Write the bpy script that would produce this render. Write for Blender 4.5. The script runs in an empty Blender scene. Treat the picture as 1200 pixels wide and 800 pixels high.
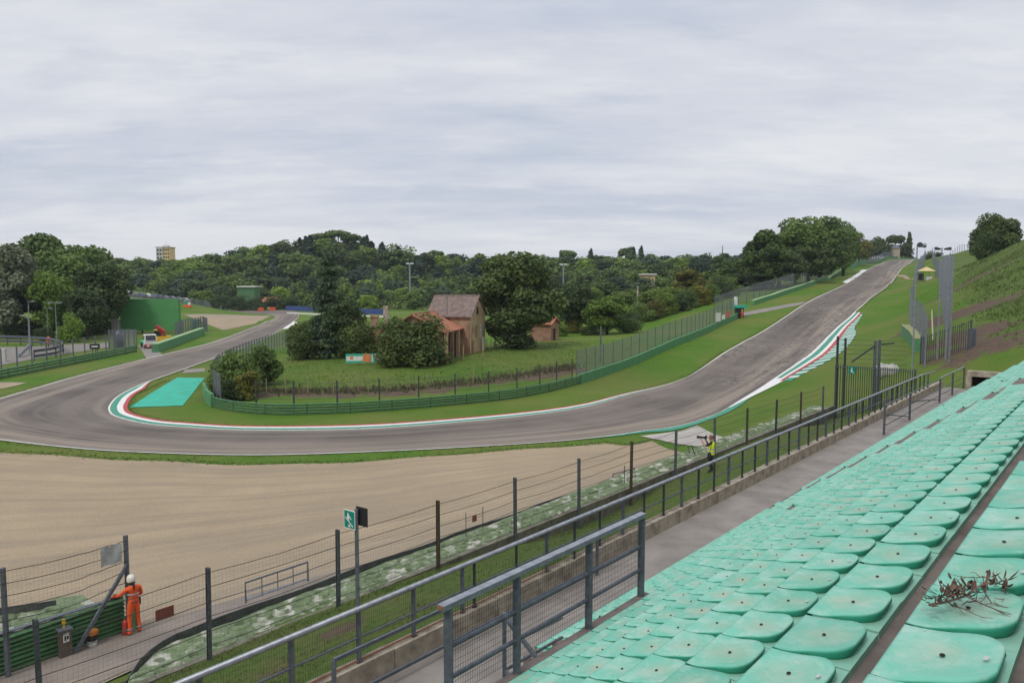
import bpy, math, random
import numpy as np
from mathutils import Vector, Matrix
random.seed(7); RNG = np.random.default_rng(7)
sc = bpy.context.scene; col = sc.collection
# ------------------------------------------------------------------ camera model (photo is 1200x800, lens 900 px)
F = 900.0; TH = math.atan(70/900); ZC = 10.4
PH = math.radians(39.5); SN = math.sin(PH); CS = math.cos(PH)
def ray(u, v):
    a = (u-600)/F; b = (400-v)/F; Y = math.cos(TH)+b*math.sin(TH)
    return a/Y, (-math.sin(TH)+b*math.cos(TH))/Y
def PY(u, v, Y):                    # point of the pixel's ray at distance Y
    x, z = ray(u, v); return Vector((x*Y, Y, ZC+z*Y))
def PZ(u, v, z):                    # ... at height z
    x, s = ray(u, v); Y = (z-ZC)/s; return Vector((x*Y, Y, z))
def PD(u, v, D):                    # ... on the vertical plane D metres in front of the stand line
    x, s = ray(u, v); Y = D/(-x*CS+SN); return Vector((x*Y, Y, ZC+s*Y))
def W(t, D, z=0.0): return Vector((t*SN-D*CS, t*CS+D*SN, z))     # stand coordinates
def TD(x, y): return x*SN+y*CS, -x*CS+y*SN
def proj(p):
    x, y, z = p[0], p[1], p[2]-ZC
    d = y*math.cos(TH)-z*math.sin(TH); h = y*math.sin(TH)+z*math.cos(TH)
    return 600+F*x/d, 400-F*h/d
def catmull(P, step):
    P = [np.array(p, float) for p in P]; out = []
    for i in range(len(P)-1):
        p0 = P[i-1] if i else 2*P[0]-P[1]; p1 = P[i]; p2 = P[i+1]; p3 = P[i+2] if i+2 < len(P) else 2*P[-1]-P[-2]
        n = max(1, int(np.linalg.norm((p2-p1)[:2])/step))
        for k in range(n):
            t = k/n
            out.append(.5*((2*p1)+(-p0+p2)*t+(2*p0-5*p1+4*p2-p3)*t*t+(-p0+3*p1-3*p2+p3)*t**3))
    out.append(P[-1]); return np.array(out)
# ------------------------------------------------------------------ road edges
pairs = [((225,367),(225,363.5)),((290,367.5),(290,363.5)),((316,368.7),(340,364.3)),((322,373),(350,370.5)),((300,382),(333,384.5)),
 ((252,400),(300,401)),((172,420),(250,420.5)),((100,438),(200,438.5)),((40,455),(168,450)),((-45,480),(142,463)),((-90,495),(131,474)),
 ((-60,508),(130,482)),((0,516),(139,488.5)),((75,524.5),(170,496)),((150,530),(212,500)),((300,534),(300,504)),((450,529.5),(450,501.3)),
 ((600,521),(600,487.5)),((687,514),(690,474.5)),((750,506),(742,460.5))]
prs = []
for o, i in pairs: prs.append(np.r_[PZ(*o, -2.0), PZ(*i, -2.0)])
up = [(800,444.5,98,-1.95),(850,412.3,116,-.4),(872.5,399.5,127,.6),(900,384.5,146,1.75),(950,352,177,5.6),(992,332,230,9.9),(1015,317,300,14.6),(1030,310,350,17.9),(1060,304,395,20.6)]
ups = [np.array(PY(u, v, Y)) for u, v, Y, z in up]
ups.append(ups[-1]+(ups[-1]-ups[-2])*np.array([2.2,.8,0])+np.array([0,0,.3]))
prs.append(np.r_[PZ(835,488.5,-2.0), ups[0]])
for k in range(1, len(ups)):
    a = ups[k-1]; b = ups[min(k+1, len(ups)-1)]; d = (b-a)[:2]; d /= np.linalg.norm(d)
    o = ups[k].copy(); o[:2] += np.array([d[1], -d[0]])*12.0
    prs.append(np.r_[o, ups[k]])
RD = catmull(prs, 1.6)
OUT = RD[:, :3]; INN = RD[:, 3:]
# ------------------------------------------------------------------ terrain height
ctl = []
def C3(p): ctl.append((p[0], p[1], p[2]))
for k in range(0, len(RD), 9):
    C3(OUT[k]); C3(INN[k])
for t, z23, z28 in ((-14,0,-.4),(4,0,-.4),(20,-.1,-.6),(34,-.35,-1.0),(48,-.75,-1.55)):
    for D, z in ((11.2,2.45),(15.2,1.6),(17,1.12),(19.6,.1 if t < 30 else -.05),(23,z23),(28,z28)): C3(W(t, D, z))
for t in (62,):
    for D, z in ((11.2,2.9),(17,1.1),(23,-.5)): C3(W(t, D, z))
for t in (-25, 0, 25, 50):
    for D, z in ((8.5,2.0),(4,4.3),(0,7.5),(-8,13),(-20,17)): C3(W(t, D, z))
for a in ((1150,400,64),(1200,350,80),(1150,345,105),(1200,300,115),(1130,312,170),(1130,335,125),(1160,302,145),(1200,284,140),(1120,297,240),(1125,420,58),
          (1085,400,76),(1088,358,150),(1085,322,210),(1090,303,300)): C3(PY(*a))
for p in ((120,60,19),(160,120,21),(110,0,22),(60,-30,19),(200,200,22),(240,330,23)): C3(p)
C3(PZ(430,425,-.5)); C3(PY(540,412,114)); C3(PY(640,400,135)); C3(PY(700,388,160)); C3(PY(690,402,125)); C3(PY(760,386,160)); C3(PY(480,424,104))
for i, (off, dz) in {3:((14,.1),(45,-1.2)),4:((13,.3),(42,-3)),5:((14,.2),(45,-5)),6:((18,.2),(50,-5)),7:((20,.2),(60,-5)),8:((22,.1),(60,-5))}.items():
    for (o_, d_) in (off, dz):
        a = ups[i-1]; b = ups[i+1]; d = (b-a)[:2]; d /= np.linalg.norm(d)
        C3((ups[i][0]-d[1]*o_, ups[i][1]+d[0]*o_, ups[i][2]+d_))
for p in ((-60,430,0),(-150,420,2),(-250,400,7),(-100,480,25),(-180,470,16),(-260,450,10),(-340,430,8),(-30,490,17),(50,500,14),(120,500,14),(200,490,17),(270,460,19),
          (0,330,-1),(60,330,-1),(100,310,1),(150,390,4),(-110,175,-1.6),(-150,180,-.5),(-100,100,-1.9),(-80,60,-1.8),(-60,30,-1),(-70,0,-.5),(-30,10,0),(20,-30,3)): C3(p)
C3(PY(160,351,262)); C3(PY(215,357,300)); C3(PY(100,382,200)); C3(PY(300,376,235))
for a in range(0, 360, 30): C3((1300*math.cos(math.radians(a)), 1300*math.sin(math.radians(a)), 8))
for p in ((-200,700,16),(0,720,16),(200,700,18),(-450,500,10),(-450,200,6),(450,300,20)): C3(p)
ctl = np.array(ctl); SC_ = 100.0
def U(r2): return np.where(r2 > 1e-12, .5*r2*np.log(r2+1e-12), 0)
_p = ctl[:, :2]/SC_; n_ = len(_p)
_K = U(((_p[:, None]-_p[None])**2).sum(-1))+np.eye(n_)*4e-5
_Pm = np.c_[np.ones(n_), _p]; _A = np.zeros((n_+3, n_+3)); _A[:n_,:n_] = _K; _A[:n_,n_:] = _Pm; _A[n_:,:n_] = _Pm.T
_w = np.linalg.solve(_A, np.r_[ctl[:, 2], 0, 0, 0])
def tps(x, y):
    q = np.c_[np.ravel(x), np.ravel(y)]/SC_; out = np.empty(len(q))
    for s in range(0, len(q), 8000):
        c = q[s:s+8000]; out[s:s+8000] = U(((c[:, None]-_p[None])**2).sum(-1))@_w[:n_]+np.c_[np.ones(len(c)), c]@_w[n_:]
    return out.reshape(np.shape(x))
def axis(lo, hi, step, far):
    a = list(np.arange(lo, hi+.01, step)); s = step; x = hi; r = []
    while x < far: s *= 1.35; x += s; r.append(x)
    s = step; x = lo; l = []
    while x > -far: s *= 1.35; x -= s; l.append(x)
    return np.array(l[::-1]+a+r)
GX = axis(-140, 210, 2.0, 3500); GY = axis(-20, 430, 2.0, 3500)
_xx, _yy = np.meshgrid(GX, GY)
GZ = tps(_xx, _yy)
rr = np.hypot(_xx, _yy); fb = np.clip((rr-750)/500, 0, 1); GZ = GZ*(1-fb)+8*fb
_t = _xx*SN+_yy*CS; _D = -_xx*CS+_yy*SN
DZ1 = 1.241; RISE = .4665; DEP = .6615; DH1 = .466
def step_z(D): return ZC-DZ1-RISE*(D-DH1)/DEP
ins = (_t > -26) & (_t < 57.5)
lim = np.where(_D < 9.3, np.minimum(step_z(_D)-1.3, 2.7-np.clip(9-_D, 0, 2)*.1+np.clip(6-_D, 0, 99)*.65), 2.55)
lim = np.where(_D < -6, 99, lim)
GZ = np.where(ins & (_D < 10.9), np.minimum(GZ, lim), GZ)
def Z(x, y):
    i = int(np.clip(np.searchsorted(GX, x)-1, 0, len(GX)-2)); j = int(np.clip(np.searchsorted(GY, y)-1, 0, len(GY)-2))
    a = (x-GX[i])/(GX[i+1]-GX[i]); b = (y-GY[j])/(GY[j+1]-GY[j])
    return float((GZ[j,i]*(1-a)+GZ[j,i+1]*a)*(1-b)+(GZ[j+1,i]*(1-a)+GZ[j+1,i+1]*a)*b)
def G(u, v, y0=12.0, y1=900.0):     # where the pixel's ray meets the ground
    x, s = ray(u, v); Y = y0; f0 = None
    while Y < y1:
        f = ZC+s*Y-Z(x*Y, Y)
        if f < 0:
            lo, hi = Y/1.01, Y
            for _ in range(20):
                m = (lo+hi)/2
                if ZC+s*m-Z(x*m, m) < 0: hi = m
                else: lo = m
            return Vector((x*hi, hi, Z(x*hi, hi)))
        Y *= 1.01
    return PY(u, v, 400)
def gz(p, dz=0.0): return Vector((p[0], p[1], Z(p[0], p[1])+dz))
# ------------------------------------------------------------------ materials
def new_mat(name):
    m = bpy.data.materials.new(name); m.use_nodes = True; return m, m.node_tree.nodes, m.node_tree.links, m.node_tree.nodes['Principled BSDF']
def nn(N, t, **kw):
    n = N.new(t)
    for k, v in kw.items():
        if k in n.inputs: n.inputs[k].default_value = v
        else: setattr(n, k, v)
    return n
def noise(N, L, vec, scale, detail=5, rough=.6):
    n = nn(N, 'ShaderNodeTexNoise', Scale=scale, Detail=detail, Roughness=rough)
    if vec is not None: L.new(vec, n.inputs['Vector'])
    return n.outputs['Fac']
def ramp(N, L, fac, stops):
    r = N.new('ShaderNodeValToRGB'); e = r.color_ramp.elements
    while len(e) < len(stops): e.new(.5)
    for q, (p, c) in zip(e, stops):
        q.position = p; q.color = (c, c, c, 1) if isinstance(c, (int, float)) else (*c, 1)
    L.new(fac, r.inputs['Fac']); return r.outputs['Color']
def mix(N, L, fac, a, b, mode='MIX'):
    m = N.new('ShaderNodeMix'); m.data_type = 'RGBA'; m.blend_type = mode
    for s, v in ((0, fac), (6, a), (7, b)):
        if isinstance(v, (int, float)): m.inputs[s].default_value = v
        elif isinstance(v, tuple): m.inputs[s].default_value = (*v, 1)
        else: L.new(v, m.inputs[s])
    return m.outputs[2]
def mapping(N, L, vec, scale, rot=(0,0,0)):
    m = N.new('ShaderNodeMapping'); m.inputs['Scale'].default_value = scale; m.inputs['Rotation'].default_value = rot
    L.new(vec, m.inputs['Vector']); return m.outputs['Vector']
def bump(N, L, b, fac, strength=.4, dist=.02):
    k = nn(N, 'ShaderNodeBump', Strength=strength, Distance=dist); L.new(fac, k.inputs['Height']); L.new(k.outputs['Normal'], b.inputs['Normal'])
def pm(name, c1, c2=None, scale=6.0, rough=.75, metal=0.0, bmp=0.0, bscale=60.0, lo=.35, hi=.65, stretch=None, rnd=0.0):
    m, N, L, b = new_mat(name)
    b.inputs['Roughness'].default_value = rough; b.inputs['Metallic'].default_value = metal
    tc = N.new('ShaderNodeTexCoord'); v = tc.outputs['Object']
    if stretch: v = mapping(N, L, v, stretch)
    c2 = c2 or tuple(x*.72 for x in c1)
    c = ramp(N, L, noise(N, L, v, scale), [(lo, c1), (hi, c2)])
    if rnd:
        oi = N.new('ShaderNodeObjectInfo')
        c = mix(N, L, 1.0, c, ramp(N, L, oi.outputs['Random'], [(0, 1-rnd), (1, 1.0)]), 'MULTIPLY')
    L.new(c, b.inputs['Base Color'])
    if bmp: bump(N, L, b, noise(N, L, v, bscale, 4), bmp)
    return m
M = {}
M['steel'] = pm('galvanised steel', (.145,.163,.187), (.092,.105,.122), 9, .55, .35)
M['steel_light'] = pm('pale galvanised rail', (.33,.35,.39), (.21,.225,.25), 7, .42, .4)
M['steel_dark'] = pm('dark steel', (.055,.06,.066), (.035,.038,.042), 9, .6, .2)
M['rust'] = pm('rusty steel', (.10,.062,.038), (.05,.036,.026), 5, .85)
M['rust_orange'] = pm('orange rust', (.30,.13,.06), (.14,.07,.04), 14, .85)
M['cable'] = pm('steel cable', (.045,.042,.04), None, 8, .6)
M['concrete'] = pm('weathered concrete', (.42,.365,.28), (.17,.14,.105), 2.6, .9, 0, .35, 45, .38, .72)
M['concrete_brown'] = pm('brown stained concrete', (.19,.155,.135), (.105,.085,.075), 3.2, .9, 0, .5, 60, .35, .7)
M['paving'] = pm('walkway paving', (.275,.245,.22), (.19,.17,.15), 1.0, .9, 0, .25, 70)
M['black'] = pm('black rubber', (.022,.022,.022), (.04,.04,.038), 6, .8)
M['belt'] = pm('conveyor belt rubber', (.045,.05,.05), (.08,.085,.08), 3, .8)
M['black_metal'] = pm('black paint', (.02,.02,.024), None, 6, .5)
M['white'] = pm('white paint', (.74,.74,.72), (.58,.57,.54), 5, .6)
M['green_rail'] = pm('dark green painted steel', (.075,.20,.075), (.05,.135,.055), 2.5, .6, 0, 0, 1)
M['green_wall'] = pm('green painted barrier', (.09,.26,.11), (.06,.19,.08), 1.2, .7, 0, 0, 1)
M['green_pale'] = pm('pale green barrier top', (.30,.43,.20), (.2,.34,.15), 1.5, .8)
M['screen_green'] = pm('green screen cloth', (.075,.27,.085), (.065,.23,.07), .5, .8)
M['kerb_green'] = pm('kerb green paint', (.05,.30,.19), (.04,.21,.14), 3, .7)
M['kerb_white'] = pm('kerb white paint', (.72,.71,.68), (.50,.48,.45), 2.2, .7, lo=.5, hi=.8)
M['kerb_red'] = pm('kerb red paint', (.48,.055,.05), (.33,.05,.045), 3, .7)
M['turq'] = pm('turquoise run off paint', (.03,.42,.29), (.03,.30,.20), .6, .8, 0, 0, 1, .4, .75)
M['orange'] = pm('orange overalls', (.85,.12,.02), (.68,.085,.015), 5, .8)
M['hivis'] = pm('yellow safety vest', (.72,.88,.03), (.6,.75,.02), 8, .7)
M['reflect'] = pm('reflective tape', (.5,.5,.52), None, 8, .4)
M['skin'] = pm('skin', (.42,.22,.15), (.36,.17,.12), 10, .6)
M['hair'] = pm('dark hair', (.02,.014,.01), None, 10, .7)
M['red_hair'] = pm('short ginger hair', (.20,.085,.045), None, 10, .8)
M['cloth_black'] = pm('black clothing', (.014,.014,.017), (.022,.022,.025), 8, .9)
M['helmet'] = pm('white helmet shell', (.75,.73,.64), None, 5, .35)
M['red'] = pm('red paint', (.42,.03,.025), (.3,.025,.02), 6, .5)
M['sign_red'] = pm('faded red board', (.26,.07,.05), (.17,.05,.04), 8, .8)
M['yellow'] = pm('yellow paint', (.75,.45,.03), (.6,.34,.02), 6, .6)
M['bark'] = pm('bark', (.085,.065,.048), (.045,.035,.027), 7, .95, 0, .5, 20)
M['wood'] = pm('pale wooden stake', (.32,.25,.15), (.2,.15,.09), 8, .9)
M['glass'] = pm('dark glass', (.02,.025,.03), None, 3, .12)
M['tyre'] = pm('tyre', (.02,.02,.02), None, 3, .85)
M['sign_green'] = pm('green sign face', (.0,.23,.17), (.0,.19,.14), 4, .45)
M['brick'] = pm('old brick', (.22,.105,.07), (.38,.25,.165), .8, .95, 0, .5, 12, .35, .7)
M['plaster'] = pm('yellowed plaster', (.48,.36,.21), (.24,.145,.09), .6, .95, 0, .3, 10, .4, .72)
M['roof_old'] = pm('weathered roof tiles', (.25,.175,.15), (.11,.088,.08), 1.6, .95, 0, 1, 9, .3, .7)
M['roof_orange'] = pm('orange roof tiles', (.45,.175,.095), (.24,.10,.06), 1.2, .95, 0, 1, 9, .35, .7)
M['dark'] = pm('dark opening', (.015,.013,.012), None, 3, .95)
M['cream'] = pm('cream render', (.70,.52,.26), (.62,.46,.22), .1, .9)
M['grey_render'] = pm('grey white render', (.52,.51,.48), (.42,.41,.39), .15, .9)
M['canvas'] = pm('yellow canvas', (.66,.52,.26), (.55,.43,.2), 1, .8)
M['blue'] = pm('blue paint', (.035,.07,.25), None, 2, .6)
M['twig'] = pm('dry brown leaf', (.085,.05,.04), (.20,.125,.095), 30, .9)
M['lamp_glow'] = pm('lamp glass', (.78,.8,.8), None, 3, .3)
M['car_white'] = pm('white car paint', (.6,.6,.6), None, 2, .3)
M['car_grey'] = pm('grey car paint', (.16,.17,.19), None, 2, .3)
M['car_blue'] = pm('blue car paint', (.05,.08,.16), None, 2, .3)
def wire(name, cell, w, c, vertical_only=False, metal=.3):     # welded mesh: real gaps by transparency, cell size in metres
    m, N, L, b = new_mat(name)
    b.inputs['Base Color'].default_value = (*c, 1); b.inputs['Roughness'].default_value = .6; b.inputs['Metallic'].default_value = metal
    uv = N.new('ShaderNodeUVMap'); sp = N.new('ShaderNodeSeparateXYZ'); L.new(uv.outputs['UV'], sp.inputs[0])
    fs = []
    for ax, cl in ((0, cell[0]), (1, cell[1])):
        d = nn(N, 'ShaderNodeMath', operation='DIVIDE'); L.new(sp.outputs[ax], d.inputs[0]); d.inputs[1].default_value = cl
        fr = nn(N, 'ShaderNodeMath', operation='FRACT'); L.new(d.outputs[0], fr.inputs[0])
        lt = nn(N, 'ShaderNodeMath', operation='LESS_THAN'); L.new(fr.outputs[0], lt.inputs[0]); lt.inputs[1].default_value = w/cl
        fs.append(lt.outputs[0])
    mx = nn(N, 'ShaderNodeMath', operation='MAXIMUM'); L.new(fs[0], mx.inputs[0]); L.new(fs[1], mx.inputs[1])
    tr = N.new('ShaderNodeBsdfTransparent'); ms = N.new('ShaderNodeMixShader')
    L.new(mx.outputs[0], ms.inputs[0]); L.new(tr.outputs[0], ms.inputs[1]); L.new(b.outputs[0], ms.inputs[2])
    L.new(ms.outputs[0], N['Material Output'].inputs['Surface']); return m
M['mesh_near'] = wire('fence wire mesh', (.10,.10), .003, (.18,.165,.15))
M['mesh_far'] = wire('dense grey fence mesh', (.10,.10), .026, (.25,.26,.29))
M['mesh_dark'] = wire('dark fence mesh', (.10,.10), .008, (.19,.20,.215))
M['mesh_green'] = wire('green fence mesh', (.10,.10), .022, (.06,.13,.07), metal=0)
# ------------------------------------------------------------------ object helpers
ORG = {}
def tag(o, label=None, cat=None, group=None, kind=None):
    if label: o['label'] = label
    if cat: o['category'] = cat
    if group: o['group'] = group
    if kind: o['kind'] = kind
    return o
def thing(name, label, cat, loc=(0,0,0), group=None):
    o = bpy.data.objects.new(name, None); o.empty_display_size = .3; col.objects.link(o); o.location = loc
    ORG[o] = Vector(loc); return tag(o, label, cat, group)
class MB:
    def __init__(s): s.v = []; s.f = []; s.m = []; s.uv = {}
    def quadf(s, pts, mi=0, uv=None):
        k = len(s.v); s.v += [tuple(p) for p in pts]; s.f.append(tuple(range(k, k+len(pts)))); s.m.append(mi)
        if uv: s.uv[len(s.f)-1] = uv
    def hexa(s, b, t, mi=0):           # 4 bottom, 4 top points
        k = len(s.v); s.v += [tuple(p) for p in b]+[tuple(p) for p in t]
        for f in ((3,2,1,0),(4,5,6,7),(0,1,5,4),(1,2,6,5),(2,3,7,6),(3,0,4,7)):
            s.f.append(tuple(k+i for i in f)); s.m.append(mi)
    def box(s, c, size, ax=(1,0), mi=0):   # c = centre of the bottom face, ax = direction of local x
        ex = Vector((ax[0], ax[1], 0)).normalized(); ey = Vector((-ex.y, ex.x, 0)); c = Vector(c)
        b = [c+ex*(sx*size[0]/2)+ey*(sy*size[1]/2) for sx, sy in ((-1,-1),(1,-1),(1,1),(-1,1))]
        s.hexa(b, [p+Vector((0,0,size[2])) for p in b], mi)
    def beam(s, a, b, w, h, mi=0):     # rectangular bar from a to b
        a = Vector(a); b = Vector(b); d = (b-a).normalized()
        x = d.cross(Vector((0,0,1)));
        x = Vector((1,0,0)) if x.length < 1e-4 else x.normalized()
        y = x.cross(d)
        q = [x*(sx*w/2)+y*(sy*h/2) for sx, sy in ((-1,-1),(1,-1),(1,1),(-1,1))]
        s.hexa([a+p for p in q], [b+p for p in q], mi)
    def tube(s, pts, r, seg=8, mi=0, cap=True):
        pts = [Vector(p) for p in pts]; rs = r if isinstance(r, (list, tuple)) else [r]*len(pts); rings = []
        up = Vector((0,0,1))
        for i, p in enumerate(pts):
            d = (pts[min(i+1, len(pts)-1)]-pts[max(i-1, 0)]).normalized()
            x = d.cross(up); x = Vector((1,0,0)) if x.length < 1e-3 else x.normalized(); y = x.cross(d)
            k = len(s.v); rings.append(k)
            for j in range(seg):
                a = 2*math.pi*j/seg; s.v.append(tuple(p+x*(math.cos(a)*rs[i])+y*(math.sin(a)*rs[i])))
        for a, b in zip(rings[:-1], rings[1:]):
            for j in range(seg):
                s.f.append((a+j, a+(j+1)%seg, b+(j+1)%seg, b+j)); s.m.append(mi)
        if cap:
            s.f.append(tuple(rings[0]+j for j in range(seg-1,-1,-1))); s.m.append(mi)
            s.f.append(tuple(rings[-1]+j for j in range(seg))); s.m.append(mi)
    def lathe(s, c, prof, seg=12, mi=0):   # profile of (r, z)
        s.tube([Vector(c)+Vector((0,0,z)) for r, z in prof], [max(r, .001) for r, z in prof], seg, mi)
    def ball(s, c, r, mi=0, seg=10, sq=(1,1,1)):
        n = 6; c = Vector(c); rows = []
        for i in range(n+1):
            a = math.pi*i/n; k = len(s.v); rows.append(k)
            for j in range(seg):
                b = 2*math.pi*j/seg; s.v.append((c.x+r*sq[0]*math.sin(a)*math.cos(b), c.y+r*sq[1]*math.sin(a)*math.sin(b), c.z+r*sq[2]*math.cos(a)))
        for a, b in zip(rows[:-1], rows[1:]):
            for j in range(seg): s.f.append((a+j, b+j, b+(j+1)%seg, a+(j+1)%seg)); s.m.append(mi)
    def prism(s, outline, a, b, mi=0):     # outline in (n, z) extruded from a to b (two functions of outline point)
        A = [a(p) for p in outline]; B = [b(p) for p in outline]; k = len(s.v); n = len(A)
        s.v += [tuple(p) for p in A]+[tuple(p) for p in B]
        s.f.append(tuple(range(k+n-1, k-1, -1))); s.m.append(mi); s.f.append(tuple(range(k+n, k+2*n))); s.m.append(mi)
        for i in range(n): s.f.append((k+i, k+(i+1)%n, k+n+(i+1)%n, k+n+i)); s.m.append(mi)
    def build(s, name, mats, parent=None, smooth=False):
        root = parent
        while root is not None and root.parent: root = root.parent
        o0 = ORG.get(root, Vector((0,0,0)))
        v = s.v if o0.length == 0 else [(p[0]-o0.x, p[1]-o0.y, p[2]-o0.z) for p in s.v]
        me = bpy.data.meshes.new(name); me.from_pydata(v, [], s.f)
        for m in (mats if isinstance(mats, (list, tuple)) else [mats]): me.materials.append(m)
        me.polygons.foreach_set('material_index', s.m)
        if smooth: me.polygons.foreach_set('use_smooth', [True]*len(s.f))
        if s.uv:
            ul = me.uv_layers.new(name='UVMap')
            for fi, uvs in s.uv.items():
                for li, q in zip(me.polygons[fi].loop_indices, uvs): ul.data[li].uv = q
        me.update(); o = bpy.data.objects.new(name, me); col.objects.link(o)
        if parent: o.parent = parent
        return o
def root_mesh(mb, name, mats, label, cat, loc, group=None, smooth=False):   # a thing that is one mesh, origin at its base
    loc = Vector(loc); mb.v = [(p[0]-loc.x, p[1]-loc.y, p[2]-loc.z) for p in mb.v]
    o = mb.build(name, mats, None, smooth); o.location = loc; return tag(o, label, cat, group)
def copy_tree(o, parent=None):
    c = o.copy(); col.objects.link(c)
    if parent: c.parent = parent
    for ch in list(o.children): copy_tree(ch, c)
    return c
def panel(mb, line, h, base=0.0, mi=0, lean=None):    # upright sheet along a ground line, uv in metres
    s = 0.0
    for a, b in zip(line[:-1], line[1:]):
        a = Vector(a); b = Vector(b); l = (b-a).length
        ha = h if not callable(h) else h(a); up = Vector((0,0,1))
        mb.quadf([a+up*base, b+up*base, b+up*(base+ha), a+up*(base+ha)], mi, [(s,0),(s+l,0),(s+l,ha),(s,ha)]); s += l
def resample(P, step):
    P = [Vector(p) for p in P]; d = [0.0]
    for a, b in zip(P[:-1], P[1:]): d.append(d[-1]+(b-a).length)
    n = max(1, round(d[-1]/step)); out = []; k = 0
    for i in range(n+1):
        x = d[-1]*i/n
        while k < len(d)-2 and d[k+1] < x: k += 1
        f = (x-d[k])/max(1e-9, d[k+1]-d[k]); out.append(P[k].lerp(P[k+1], min(1, max(0, f))))
    return out
# ================================================================== GROUND
def sheet(name, A, B, mat, nx=4, dz=.03, prof=None, kind='structure', mats=None, uvm=None):
    mb = MB(); n = len(A); k0 = 0; L_ = 0.0; Ls = [0.0]
    for i in range(1, n): L_ += math.hypot(A[i][0]-A[i-1][0], A[i][1]-A[i-1][1]); Ls.append(L_)
    for i in range(n):
        for j in range(nx+1):
            f = j/nx; x = A[i][0]*(1-f)+B[i][0]*f; y = A[i][1]*(1-f)+B[i][1]*f
            mb.v.append((x, y, Z(x, y)+dz+(prof(f) if prof else 0)))
    for i in range(n-1):
        for j in range(nx):
            a = i*(nx+1)+j; mb.f.append((a, a+1, a+nx+2, a+nx+1)); mb.m.append(0)
            mb.uv[len(mb.f)-1] = [(j/nx, Ls[i]), ((j+1)/nx, Ls[i]), ((j+1)/nx, Ls[i+1]), (j/nx, Ls[i+1])]
    o = mb.build(name, mat); o['kind'] = kind
    # make faces point up
    if o.data.polygons[0].normal.z < 0: o.data.flip_normals()
    return o
# base ground with dirt and dryness attributes
gm, N, L, b = new_mat('ground grass and earth')
tc = N.new('ShaderNodeTexCoord'); P_ = tc.outputs['Object']
at = N.new('ShaderNodeAttribute'); at.attribute_name = 'dirt'; sp = N.new('ShaderNodeSeparateColor'); L.new(at.outputs['Color'], sp.inputs[0])
n1 = noise(N, L, P_, .35, 8, .65); n2 = noise(N, L, P_, 2.2, 6, .7); n3 = noise(N, L, P_, .06, 4)
lawn = mix(N, L, ramp(N, L, n1, [(.3, 0), (.7, 1)]), (.062,.150,.011), (.100,.185,.024))
lawn = mix(N, L, ramp(N, L, n3, [(.40, 0), (.60, .85)]), lawn, (.15,.175,.04))
rough_ = mix(N, L, ramp(N, L, n2, [(.3, 0), (.7, 1)]), (.062,.122,.02), (.12,.155,.04))
rough_ = mix(N, L, ramp(N, L, n1, [(.5, 0), (.72, .75)]), rough_, (.15,.13,.06))
c = mix(N, L, sp.outputs[1], lawn, rough_)
earth = mix(N, L, ramp(N, L, n2, [(.3, 0), (.7, 1)]), (.17,.12,.085), (.085,.062,.045))
nd = nn(N, 'ShaderNodeMath', operation='ADD'); L.new(sp.outputs[0], nd.inputs[0]); 
sb = nn(N, 'ShaderNodeMath', operation='SUBTRACT'); L.new(n1, sb.inputs[0]); sb.inputs[1].default_value = .5
ml = nn(N, 'ShaderNodeMath', operation='MULTIPLY'); L.new(sb.outputs[0], ml.inputs[0]); ml.inputs[1].default_value = 2.2
L.new(ml.outputs[0], nd.inputs[1])
c = mix(N, L, ramp(N, L, nd.outputs[0], [(.42, 0), (.58, 1)]), c, earth)
fine = noise(N, L, P_, 9, 5, .8)
c = mix(N, L, 1.0, c, ramp(N, L, fine, [(.25, .62), (.75, 1.25)]), 'MULTIPLY')
L.new(c, b.inputs['Base Color']); b.inputs['Roughness'].default_value = .95; b.inputs['Specular IOR Level'].default_value = .15
bump(N, L, b, noise(N, L, P_, 5, 7, .75), .9, .12)
mb = MB(); ny_, nx_ = GZ.shape
mb.v = list(zip(_xx.ravel().tolist(), _yy.ravel().tolist(), GZ.ravel().tolist()))
mb.f = [(j*nx_+i, j*nx_+i+1, (j+1)*nx_+i+1, (j+1)*nx_+i) for j in range(ny_-1) for i in range(nx_-1)]; mb.m = [0]*len(mb.f)
ground = mb.build('ground', gm, None, True); ground['kind'] = 'structure'
# attribute: red = bare earth, green = rough unmown grass
def blob(x, y, c, r): return np.clip(1.25-np.hypot((x-c[0])/r[0], (y-c[1])/r[1]), 0, 1)
fx = _xx; fy = _yy
dirt = np.zeros_like(fx)+.05
for u, v, Y, r in ((1132,395,70,(5,6)),(1145,415,62,(5,5)),(1122,365,95,(6,14)),(1118,345,130,(6,18)),(1150,432,58,(4,3))):
    p = PY(u, v, Y); dirt = np.maximum(dirt, blob(fx, fy, p, r)*1.05)
for u, v in ((245,470),): 
    p = PZ(u, v, -2); dirt = np.maximum(dirt, blob(fx, fy, p, (1.6,2.2))*.8)
for t, D in ((5,20.8),(8,20.6),(10,21.2),(13,20.4)):
    p = W(t, D); dirt = np.maximum(dirt, blob(fx, fy, p, (2.0,1.6))*.5)
for t, D in ((60,13),(64,17)): dirt = np.maximum(dirt, blob(fx, fy, W(t, D), (3,3))*.5)
for t in range(0, 60, 5): dirt = np.maximum(dirt, blob(fx, fy, W(t+1.5, 14.6+.5*math.sin(t)), (2.2,1.2))*.42)
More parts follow.
